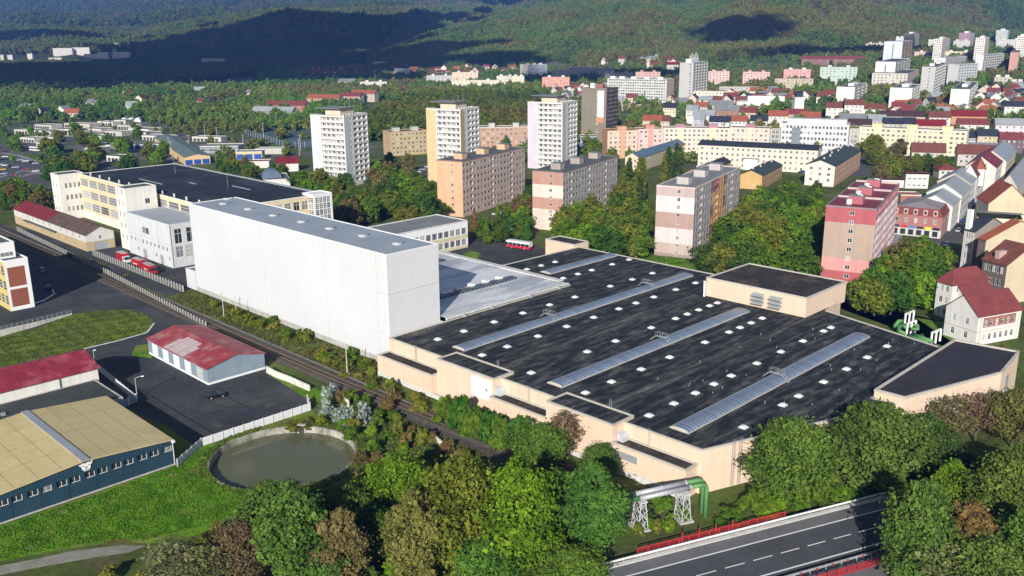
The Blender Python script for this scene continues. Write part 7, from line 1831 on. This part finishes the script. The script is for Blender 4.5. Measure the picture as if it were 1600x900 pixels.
# ------------------------------------------------------------------ trees close to the camera, one by one (base pixel, height, crown width)
def near(key, px, py, h, w, col, label, z=0):
    col = tuple(c * 1.35 for c in col) if col not in (GREEN, BRIGHT, OLIVE, DEEP) else col
    p = at(px, py, z); tree(key, p[0], p[1], z, h, w, col, label)
for a in [('near_a', 718, 893, 20, 13.5, OLIVE, 'tall olive-green tree with a bare pale trunk below its crown'), ('near_d', 650, 930, 18, 10, (.135, .135, .035), 'dense brownish-olive cone-shaped tree left of the bare trunk'), ('near_a', 812, 905, 20, 14, BRIGHT, 'broad bright green tree in the middle of the bottom row'), ('near_b', 925, 880, 18, 12.5, (.055, .125, .022), 'deep green oval tree next to the green pipes'),
          ('near_b', 468, 930, 19, 13, (.07, .13, .024), 'large green tree below the round basin'), ('near_d', 540, 935, 15.5, 8.5, (.135, .110, .042), 'brown withering tree between two green trees below the basin'), ('near_c', 385, 925, 12, 8.5, (.115, .085, .045), 'rusty brown tree at the edge of the green field'), ('near_c', 618, 815, 13, 9.5, BRIGHT, 'bright green tree standing behind the brownish-olive cone-shaped tree'),
          ('near_c', 430, 880, 14.5, 10.5, (.075, .13, .024), 'rounded green tree close under the basin rim'), ('near_c', 585, 880, 10, 8.5, DEEP, 'dark green tree in the shaded hollow by the brown tree'), ('near_d', 870, 850, 14, 8, (.075, .15, .022), 'slim green tree between the broad bright tree and the oval one'), ('near_c', 760, 935, 10, 9, (.07, .15, .022), 'bright low tree at the bottom edge below the bare trunk'), ('near_c', 890, 940, 9, 9, (.09, .15, .022), 'yellow-green low tree at the bottom edge by the pipes'),
          ('near_s', 880, 722, 11, 8.5, (.14, .10, .055), 'thin half-bare brown tree in front of the stepped factory wall'), ('near_c', 1228, 790, 17, 14, (.085, .14, .024), 'rounded olive-green tree against the factory corner'), ('near_a', 1362, 768, 18, 16.5, (.085, .13, .026), 'wide tree with forked grey trunk in front of the factory'), ('near_s', 1478, 702, 12, 9, (.11, .10, .035), 'thin olive tree before the corner block of the factory'), ('near_s', 1523, 690, 11, 9, (.15, .10, .06), 'half-bare reddish tree before the corner block of the factory'), ('near_c', 1580, 700, 13, 10, (.12, .12, .035), 'brown-green tree at the eastern frame edge by the factory'),
          ('near_b', 1425, 925, 19, 12, (.08, .135, .026), 'tall green tree covering the end of the highway'), ('near_d', 1505, 915, 14.5, 9, (.15, .105, .035), 'orange-brown tree among green ones right of the highway'), ('near_d', 1480, 825, 13, 8, BRIGHT, 'slender bright green tree above the orange-brown one'), ('near_a', 1562, 850, 17, 13, (.10, .135, .026), 'large olive tree in the eastern corner'), ('near_b', 1590, 935, 15, 12, (.08, .14, .025), 'green tree in the bottom eastern corner'), ('near_s', 1460, 950, 11, 12, (.12, .13, .05), 'pale thin-leaved tree at the bottom edge beside the highway'),
          ('near_c', 1530, 960, 12, 12, (.10, .15, .03), 'yellowish-green tree at the bottom edge under the orange-brown one'), ('near_c', 515, 865, 13, 9.5, (.09, .13, .026), 'olive-tinged tree overlapping the lower edge of the basin'), ('near_c', 842, 735, 10, 9, (.08, .14, .022), 'green tree hugging the stepped factory wall beside the half-bare one'), ('near_d', 812, 712, 9, 6, (.06, .13, .022), 'small green tree at the end of the hedge under the banner'), ('near_c', 935, 765, 9, 8, (.07, .12, .022), 'dark green tree under the grille of the factory wall'), ('near_c', 1298, 752, 11, 10, (.09, .13, .026), 'green tree filling the gap between the two factory-side trees'), ('near_c', 1440, 728, 11, 10, (.06, .10, .024), 'dark tree right of the wide forked tree'), ('near_c', 1600, 800, 13, 10, (.09, .15, .03), 'bright tree half cut by the eastern frame edge'), ('near_s', 280, 930, 9, 11, (.12, .125, .06), 'pale scrubby tree at the bottom below the green field'), ('near_s', 340, 945, 10, 10, (.10, .105, .04), 'thin scrubby tree beside the rusty brown tree')]:
    near(*a)
def bushes(n, poly, hr, wr, cols, label, group, z=0, me=None, avoid=.6):
    xs, ys = [p[0] for p in poly], [p[1] for p in poly]; c = t = 0
    while c < n and t < n * 40:
        t += 1
        x, y = random.uniform(min(xs), max(xs)), random.uniform(min(ys), max(ys))
        if not in_poly(x, y, poly): continue
        p = at(x, y, z)
        w = random.uniform(*wr)
        if blocked(p[0], p[1], w * avoid * .5): continue
        col = random.choice(cols); h = random.uniform(*hr)
        cn = {GREEN: 'green', BRIGHT: 'bright green', OLIVE: 'olive', DEEP: 'dark green', BROWN: 'brownish', RUST: 'rust-brown', SILVER: 'silvery grey', YELLOW: 'yellowish'}.get(col, 'green')
        u = (x - min(xs)) / (max(xs) - min(xs) + 1e-6)
        lb = ('%s %s %s %s' % ('wide' if w > (wr[0] + wr[1]) / 2 else 'narrow', 'tall' if h > hr[0] + (hr[1] - hr[0]) * .66 else ('medium' if h > hr[0] + (hr[1] - hr[0]) * .33 else 'low'), cn, label.replace('@', ('back ' if (y - min(ys)) < .5 * (max(ys) - min(ys)) else 'front ') + ('west end', 'west half', 'middle', 'east half', 'east end')[min(4, int(u * 5))])))
        bush(p[0], p[1], z, h, w, jit(col), lb, group, me); c += 1
bushes(18, [(690, 640), (705, 628), (790, 672), (800, 690), (780, 698), (700, 664)], (4.5, 7.0), (4.2, 6), [(.05, .15, .02), GREEN], 'hedge bush under the factory front wall, @', 'hedge below the factory banner')
bushes(48, [(330, 480), (400, 492), (450, 507), (520, 543), (560, 560), (612, 580), (620, 605), (690, 650), (680, 662), (600, 622), (540, 590), (440, 530), (330, 486)], (1.0, 3.4), (2.2, 4.5), [GREEN, OLIVE, YELLOW, OLIVE, BROWN], 'scrub bush on the verge by the white store, @', 'scrub along the track')
bushes(9, [(490, 612), (520, 600), (530, 640), (570, 650), (580, 690), (555, 695), (500, 650)], (3.0, 4.8), (2.6, 4.0), [SILVER], 'willow shrub between basin and track, @', 'silvery willow shrubs', me=BUSHS)
bushes(34, [(485, 620), (540, 625), (610, 640), (690, 690), (740, 720), (700, 740), (600, 720), (565, 760), (560, 690), (500, 662)], (1.4, 3.6), (2.5, 4.8), [GREEN, BRIGHT, OLIVE, RUST, BROWN, GREEN], 'shrub on the wild slope between basin and track, @', 'shrubs between basin and track')
bushes(10, [(440, 662), (480, 652), (490, 668), (450, 674)], (.6, 1.4), (1.4, 2.5), [OLIVE, BROWN, YELLOW], 'tuft bush between white fence and basin, @', 'tufts by the basin rim')
bushes(38, [(560, 740), (700, 720), (800, 700), (960, 760), (980, 830), (900, 900), (600, 930), (440, 900), (560, 800)], (2.0, 5.0), (3.5, 6), [DEEP, GREEN, GREEN, BRIGHT], 'undergrowth bush below the tall bottom trees, @', 'undergrowth below the near trees')
bushes(16, [(985, 800), (1000, 780), (1060, 780), (1100, 800), (1060, 830), (985, 845)], (1.2, 2.6), (2, 3.6), [GREEN, BRIGHT, OLIVE, DEEP], 'bush around the pipe trestles, @', 'bushes around the pipe trestles')
bushes(36, [(1120, 800), (1150, 775), (1230, 762), (1330, 740), (1370, 740), (1380, 775), (1300, 790), (1230, 806), (1140, 822)], (3.0, 5.2), (3.5, 6), [GREEN, (.05, .15, .02), OLIVE, BRIGHT], 'thicket bush between factory and highway, @', 'thicket along the factory')
bushes(28, [(1380, 760), (1420, 720), (1600, 690), (1610, 800), (1400, 800)], (2.5, 5.0), (3.5, 6), [DEEP, GREEN, OLIVE], 'undergrowth bush behind the corner trees, @', 'undergrowth by the corner block')
bushes(26, [(1395, 880), (1400, 830), (1600, 790), (1620, 960), (1395, 960)], (2.5, 5.5), (3.5, 6), [OLIVE, GREEN, BRIGHT], 'undergrowth bush right of the highway, @', 'undergrowth beside the highway')
bushes(18, [(150, 905), (230, 880), (300, 850), (360, 830), (370, 900), (250, 930)], (1.2, 2.8), (2.2, 4.2), [OLIVE, BROWN, GREEN, YELLOW], 'wild shrub below the lush field, @', 'wild shrubs below the field')
bushes(10, [(1400, 530), (1480, 545), (1590, 590), (1595, 560), (1560, 548), (1470, 520)], (1.2, 2.6), (1.8, 3.4), [GREEN, RUST, BRIGHT], 'garden bush in front of the white houses, @', 'garden bushes of the white houses')
bushes(9, [(95, 395), (140, 405), (170, 420), (200, 432), (190, 438), (120, 412)], (.8, 2.0), (1.5, 3), [OLIVE, GREEN, BROWN], 'shrub along the track near the railway building, @', 'shrubs by the railway building')
# ------------------------------------------------------------------ park and street trees, each its own
def place_words(u, v):
    return ('front' if v > .5 else 'back') + ' ' + ('west end', 'west half', 'middle', 'east half', 'east end')[min(4, int(u * 5))]
def grove(n, poly, hr, cols, place, group, keys=('mid_a', 'mid_b', 'mid_c'), sep=3.0, wr=(.7, .95), cat='tree'):
    xs, ys = [p[0] for p in poly], [p[1] for p in poly]; c = t = 0; own = []
    while c < n and t < n * 60:
        t += 1
        x, y = random.uniform(min(xs), max(xs)), random.uniform(min(ys), max(ys))
        if not in_poly(x, y, poly): continue
        h = random.uniform(*hr); p = hit(x, y, h * .5); k = random.choice(keys)
        w = h * random.uniform(*wr) if k not in ('poplar', 'conifer') else h * (.36 if k == 'poplar' else .42)
        if blocked(p[0], p[1], w * .36): continue
        if any(math.hypot(p[0] - a, p[1] - b) < sep for a, b in own): continue
        own.append((p[0], p[1])); col = random.choice(cols)
        cn = {GREEN: 'green', BRIGHT: 'bright green', OLIVE: 'olive-green', DEEP: 'dark green', BROWN: 'brownish', RUST: 'rust-brown', YELLOW: 'yellowing'}.get(col, 'green')
        m = (hr[0] + hr[1]) / 2
        u, v = (x - min(xs)) / (max(xs) - min(xs)), (y - min(ys)) / (max(ys) - min(ys))
        lb = '%s %s %s %s %s, %s' % ('broad' if w / h > (wr[0] + wr[1]) / 2 or k == 'mid_c' else 'slim', 'tall' if h > hr[0] + (hr[1] - hr[0]) * .66 else ('medium' if h > hr[0] + (hr[1] - hr[0]) * .33 else 'small'), cn, {'poplar': 'poplar', 'conifer': 'conifer'}.get(k, 'tree'), place, place_words(u, v))
        tree(k, p[0], p[1], p[2], h, w, jit(col), lb, group, cat, 'poplar' if k == 'poplar' else ('conifer' if k == 'conifer' else 'tree')); c += 1
    return c
MIX = [GREEN, GREEN, OLIVE, BRIGHT, OLIVE, DEEP]; AUT = [GREEN, OLIVE, OLIVE, BROWN, GREEN, DEEP, RUST, BRIGHT]
TT = 0
TT += grove(36, [(420, 262), (480, 270), (560, 292), (600, 318), (590, 350), (520, 332), (500, 300), (430, 285)], (9, 14), AUT, 'between factory offices and white tower block', 'park trees by the offices')
TT += grove(24, [(590, 292), (640, 270), (682, 270), (684, 345), (640, 352), (596, 330)], (10, 15), MIX, 'in the park before the peach panel block', 'park trees before the peach block')
TT += grove(16, [(575, 262), (600, 240), (660, 262), (640, 285), (590, 290)], (9, 15), AUT, 'at the foot of the white tower block', 'trees at the white tower block')
TT += grove(22, [(726, 344), (760, 330), (830, 296), (836, 352), (800, 366), (740, 372)], (7, 12), AUT, 'beside the car park of the peach block', 'trees by the peach block car park', ('mid_a', 'mid_b', 'conifer'))
TT += grove(34, [(886, 330), (920, 300), (985, 300), (1012, 350), (1000, 385), (910, 395), (876, 372)], (10, 16), MIX, 'between the two banded panel blocks', 'trees between the banded blocks')
TT += grove(10, [(962, 300), (975, 275), (1010, 268), (1012, 310), (985, 322)], (18, 24), [(.07, .12, .03), OLIVE], 'in the poplar group beside the long cream house', 'poplars by the long cream house', ('poplar',), 1.5)
TT += grove(9, [(1030, 275), (1040, 255), (1068, 250), (1066, 278)], (18, 23), [(.07, .12, .03), OLIVE], 'beside the blue sheet roof', 'poplars by the blue roof', ('poplar',), 1.5)
TT += grove(62, [(1085, 400), (1120, 372), (1165, 318), (1225, 300), (1290, 290), (1288, 350), (1280, 415), (1190, 408), (1110, 412)], (10, 16), MIX, 'between pink-banded and red panel blocks', 'trees between the pink-banded and red blocks')
TT += grove(26, [(1330, 462), (1352, 440), (1400, 415), (1455, 418), (1452, 446), (1400, 462), (1350, 470)], (9, 14), MIX, 'behind the black roof near the red block', 'trees by the red panel block')
TT += grove(10, [(1405, 400), (1440, 385), (1500, 390), (1495, 425), (1420, 425)], (9, 14), [OLIVE, BROWN, GREEN], 'at the mouth of the town street', 'trees at the street mouth')
TT += grove(12, [(1348, 262), (1362, 225), (1405, 222), (1415, 250), (1400, 275), (1360, 280)], (11, 17), [OLIVE, BROWN, OLIVE], 'on the green behind the yellow flats', 'trees on the green by the yellow flats')
TT += grove(10, [(1420, 260), (1440, 245), (1520, 242), (1500, 262)], (7, 11), MIX, 'in the courtyard gardens of the street row', 'courtyard garden trees', ('mid_a', 'conifer', 'mid_c'))
TT += grove(14, [(0, 330), (0, 290), (40, 288), (80, 305), (75, 330), (30, 345)], (8, 13), [BRIGHT, GREEN, BROWN], 'by the western car park and the track', 'trees by the western car park')
TT += grove(10, [(70, 262), (130, 245), (145, 262), (110, 275), (75, 275)], (10, 14), [OLIVE, BROWN, RUST, DEEP], 'beside the far end of the factory offices', 'trees at the far end of the offices')
TT += grove(22, [(60, 232), (110, 196), (160, 196), (230, 205), (330, 225), (300, 240), (215, 255), (170, 262), (90, 240)], (9, 14), MIX, 'among the western garages', 'trees among the western garages')
TT += grove(10, [(325, 262), (370, 240), (400, 262), (420, 276), (350, 272)], (8, 12), [DEEP, GREEN, OLIVE, BROWN], 'behind the dark factory roof', 'trees behind the dark factory roof')
TT += grove(14, [(905, 245), (960, 195), (985, 190), (1000, 215), (960, 258), (920, 262)], (9, 14), [BROWN, OLIVE, GREEN], 'around the brown high-rise and the orange flats', 'trees around the brown high-rise')
print('trees', NT[0])
# ------------------------------------------------------------------ woods: the far-off mass
HG = np.array([(.105, .150, .034), (.130, .165, .036), (.075, .120, .034), (.160, .155, .042), (.150, .120, .045), (.100, .175, .028)]) * 1.4
def pick_cols(n, pal, w=None, xy=None):
    c = pal[rng.choice(len(pal), n, p=w)]
    if xy is not None:                                  # stands of one kind rather than a salt-and-pepper mix
        t = vnoise(xy[:, 0], xy[:, 1], 95) + .7 * vnoise(xy[:, 0], xy[:, 1], 34)
        o = np.argsort(pal @ np.array([1.0, -.25, 0])); k = np.clip(((t + 1.5) / 3.0 * len(pal)), 0, len(pal) - 1).astype(int)
        c = c * .2 + pal[o][k] * .8
    return c * rng.uniform(.93, 1.07, (n, 1))
def wood_area(name, pxr, Yr, area_per, hr, pal, w=None, cond=None, conif=.06, r=4.0, wk=1.0):
    (p0, p1), (Y0, Y1) = pxr, Yr
    u0, u1 = ray(p0, 60)[0] / ray(p0, 60)[1], ray(p1, 60)[0] / ray(p1, 60)[1]
    A = abs(u1 - u0) * (Y1 ** 2 - Y0 ** 2) / 2
    n = int(A / area_per)
    Y = np.sqrt(rng.uniform(Y0 ** 2, Y1 ** 2, n)); U = rng.uniform(u0, u1, n)
    pts = []
    for y, u in zip(Y, U):
        x = u * y; z = tz(x, y)
        px = 800 + FPX * u * 1.0
        if cond and not cond(px, y, x, z): continue
        if y < 1900 and blocked(x, y, r): continue
        pts.append((x, y, z - .4))
    n = len(pts)
    forest(name, pts, rng.uniform(*hr, n), pick_cols(n, pal, w, np.array(pts)), conif, wk)
    print(name, n)
def hill_edge(px, y, x, z):
    e = np.interp(px, [560, 690, 800, 1000, 1070, 1150, 1250, 1400, 1600], [2080, 1840, 1780, 1740, 1640, 1600, 1640, 1800, 1820])
    return y > e + 40 * math.sin(px * .06)
wood_area('forest', (575, 1640), (1580, 2950), 62, (10, 16), HG, (.22, .2, .18, .16, .1, .14), hill_edge, .05, 6)
wood_area('forest', (-60, 640), (1300, 2950), 74, (10, 16), HG * .8, (.2, .2, .3, .12, .06, .12), lambda px, y, x, z: y > np.interp(px, [0, 250, 420, 500, 640], [1330, 1480, 1900, 2150, 2230]) and not (2820 < y < 3000 and -30 < px < 240), .1, 6)
wood_area('forest', (-60, 1150), (2950, 4700), 300, (19, 30), HG, (.18, .2, .26, .18, .10, .08), lambda px, y, x, z: not (y < 3250 and -30 < px < 240), .12, 0)
wood_area('forest', (-60, 1000), (4700, 8600), 1300, (34, 56), HG * .8, (.18, .2, .26, .18, .10, .08), None, .1, 0)
gard = HG * np.array([.95, 1.12, .85])
wood_area('treeline', (-60, 560), (690, 1480), 85, (7, 13), gard, None, lambda px, y, x, z: np.interp(px, [0, 240, 300, 380, 560], [930, 900, 860, 760, 700]) < y < np.interp(px, [0, 250, 420, 560], [1400, 1500, 1500, 1400]) and rng.uniform() < .35 + .65 * (math.sin(x * .012) * math.sin(y * .009 + 1) > -.25), .08, 5)
wood_area('treeline', (-60, 440), (590, 960), 420, (5, 9), gard, None, None, .1, 5)
wood_area('treeline', (400, 860), (1180, 2150), 140, (7, 13), gard, None, lambda px, y, x, z: y < np.interp(px, [400, 640, 700, 860], [2100, 2100, 1800, 1720]), .08, 5)
WPAL = np.array([(.105, .145, .022), (.135, .150, .026), (.075, .115, .020), (.16, .13, .034), (.125, .17, .022)])
WP = [(556, 212), (566, 190), (600, 168), (640, 154), (700, 146), (830, 150), (910, 172), (915, 214), (880, 222), (840, 214), (780, 206), (700, 208), (620, 206)]
def in_wood(px, y, x, z):
    q = proj(x, y, z + 6); return in_poly(q[0], q[1], WP)
wood_area('woods', (540, 930), (640, 1330), 46, (9, 15), WPAL, None, in_wood, .02, 4)
wood_area('woods', (600, 1640), (520, 1720), 190, (6, 13), HG * 1.1, None, lambda px, y, x, z: y > np.interp(px, [600, 900, 1250, 1400, 1640], [640, 560, 560, 640, 620]), .08, 5)
wood_area('woods', (1340, 1640), (760, 1830), 120, (7, 13), HG, None, None, .08, 5)
# ------------------------------------------------------------------ grass and weeds on the open ground
def weeds(name, poly, n, size, cols, z=0.0, up=.8):
    xs, ys = [p[0] for p in poly], [p[1] for p in poly]
    pts = []
    while len(pts) < n:
        x, y = random.uniform(min(xs), max(xs)), random.uniform(min(ys), max(ys))
        if in_poly(x, y, poly) and (vnoise(x, y, 4.5) + .6 * vnoise(x, y, 1.7) < .85 or random.random() < .25) and (math.sin(x * .9) * math.sin(y * 1.1 + x * .3) + random.uniform(-.8, .9) > 0): pts.append((x, y, z + random.uniform(.02, .25)))
    p = np.array(pts); r = rng
    nm = r.normal(size=p.shape); nm[:, 2] = np.abs(nm[:, 2]) + up * 1.6; nm /= np.linalg.norm(nm, axis=1)[:, None]
    v, f, vv = leaf_quads(p, nm, size * r.uniform(.5, 1.3, n), np.clip(r.uniform(0, 1, n) * .6 + .2 + .2 * np.sin(p[:, 0] * .7) * np.sin(p[:, 1] * .6), 0, 1), r)
    me = arr_mesh(name, v, f, M_LEAF); a = me.attributes.new("leafvar", 'FLOAT', 'FACE'); a.data.foreach_set("value", vv.astype(np.float32))
    o = link(name, me, None, kind='stuff'); o.color = (*cols, 1)
fld = [ab(a, b) for a, b in ([(30, 149.5), (41.9, 145), (48.5, 141), (52, 137.5), (58, 135.5), (66, 133.5), (80, 128.5), (81.8, 133)] + _rim[::-1] + [(77.8, 163), (75, 163), (66.5, 158.8), (30, 158.8)])]
weeds('grass', fld, 80000, .115, (.12, .26, .018))
weeds('grass', [tuple(p) for p in isl], 12000, .2, (.11, .15, .03))
_r = [(r * math.cos(t) + PC[0], r * math.sin(t) + PC[1]) for r, ts in ((16.2, np.linspace(math.radians(120), math.radians(400), 40)), (14.15, np.linspace(math.radians(400), math.radians(120), 40))) for t in ts]
weeds('weeds', _r, 5000, .17, (.12, .17, .03), .1)
weeds('weeds', [ab(a, b) for a, b in ((119.3, 150), (124.2, 165), (129.5, 173), (129.8, 276), (126, 276), (119.3, 270))], 12000, .3, (.12, .13, .035))
weeds('weeds', [ab(a, b) for a, b in ((99, 150), (112.4, 160), (112.4, 120), (100, 130))], 6000, .3, (.10, .12, .035))
weeds('grass', [tuple(q) for q in P((980, 395), (1020, 380), (1085, 405), (1085, 418), (1000, 404))], 2500, .25, (.09, .17, .025))
# ------------------------------------------------------------------ clouds whose shadows lie on the far slopes
M_CLOUD = mat("cloud_white", (.85, .85, .86), rough=1, var=0, spec=0)
HC = 950.0
def cloud(X, Y, rx, ry, zt, label, n=26, th=.10):
    k = (HC - zt) / math.tan(SUN_EL)
    cx, cy = X + k * math.sin(SUN_AZ), Y + k * math.cos(SUN_AZ)
    V, F = [], []; off = 0
    bm_ = bpy.data.meshes.new('cloud')
    import bmesh
    bm = bmesh.new()
    for i in range(n):
        a = i * 2.4; q = math.sqrt((i + .5) / n) * .82
        r = random.uniform(.22, .36)
        M = Matrix.Translation((q * math.cos(a) * rx, q * math.sin(a) * ry, random.uniform(-.1, .3) * min(rx, ry) * th)) @ Matrix.Diagonal((rx * r, ry * r, min(rx, ry) * random.uniform(.06, .14), 1))
        bmesh.ops.create_icosphere(bm, subdivisions=2, radius=1.0, matrix=M)
    for i in range(n * 4):                                  # ragged fringe
        a = random.uniform(0, 6.28); q = random.uniform(.72, 1.22); r = random.uniform(.03, .11)
        bmesh.ops.create_icosphere(bm, subdivisions=1, radius=1.0, matrix=Matrix.Translation((q * math.cos(a) * rx, q * math.sin(a) * ry, 0)) @ Matrix.Diagonal((rx * r, ry * r, min(rx, ry) * .04, 1)))
    for v in bm.verts: v.co += Vector((random.uniform(-1, 1) * rx * .02, random.uniform(-1, 1) * ry * .02, 0))
    bm.to_mesh(bm_); bm.free(); bm_.materials.append(M_CLOUD)
    o = link('clouds', bm_, None, (cx, cy, HC), kind='structure')
cloud(-880, 2030, 760, 560, 5, '')
cloud(-760, 3200, 620, 900, 60, '')
cloud(-2600, 3900, 900, 380, 80, '')
cloud(455, 1900, 90, 190, 60, '', 14)
cloud(150, 1500, 150, 110, 10, '', 14)
cloud(560, 1640, 170, 70, 25, '', 14)
cloud(330, 4700, 420, 700, 200, '')
# ------------------------------------------------------------------ the air
hz = MB(); hz.box(-13500, 13500, -450, 11300, -5, 540)
m = bpy.data.materials.new("haze"); m.use_nodes = True
n_ = m.node_tree.nodes; n_.remove(n_["Principled BSDF"])
pv = n_.new("ShaderNodeVolumePrincipled"); pv.inputs["Color"].default_value = (.14, .34, 1.0, 1); pv.inputs["Density"].default_value = 0.00010; pv.inputs["Anisotropy"].default_value = 0.0
m.node_tree.links.new(pv.outputs[0], n_["Material Output"].inputs["Volume"])
hz.build('haze', m, None, kind='stuff')
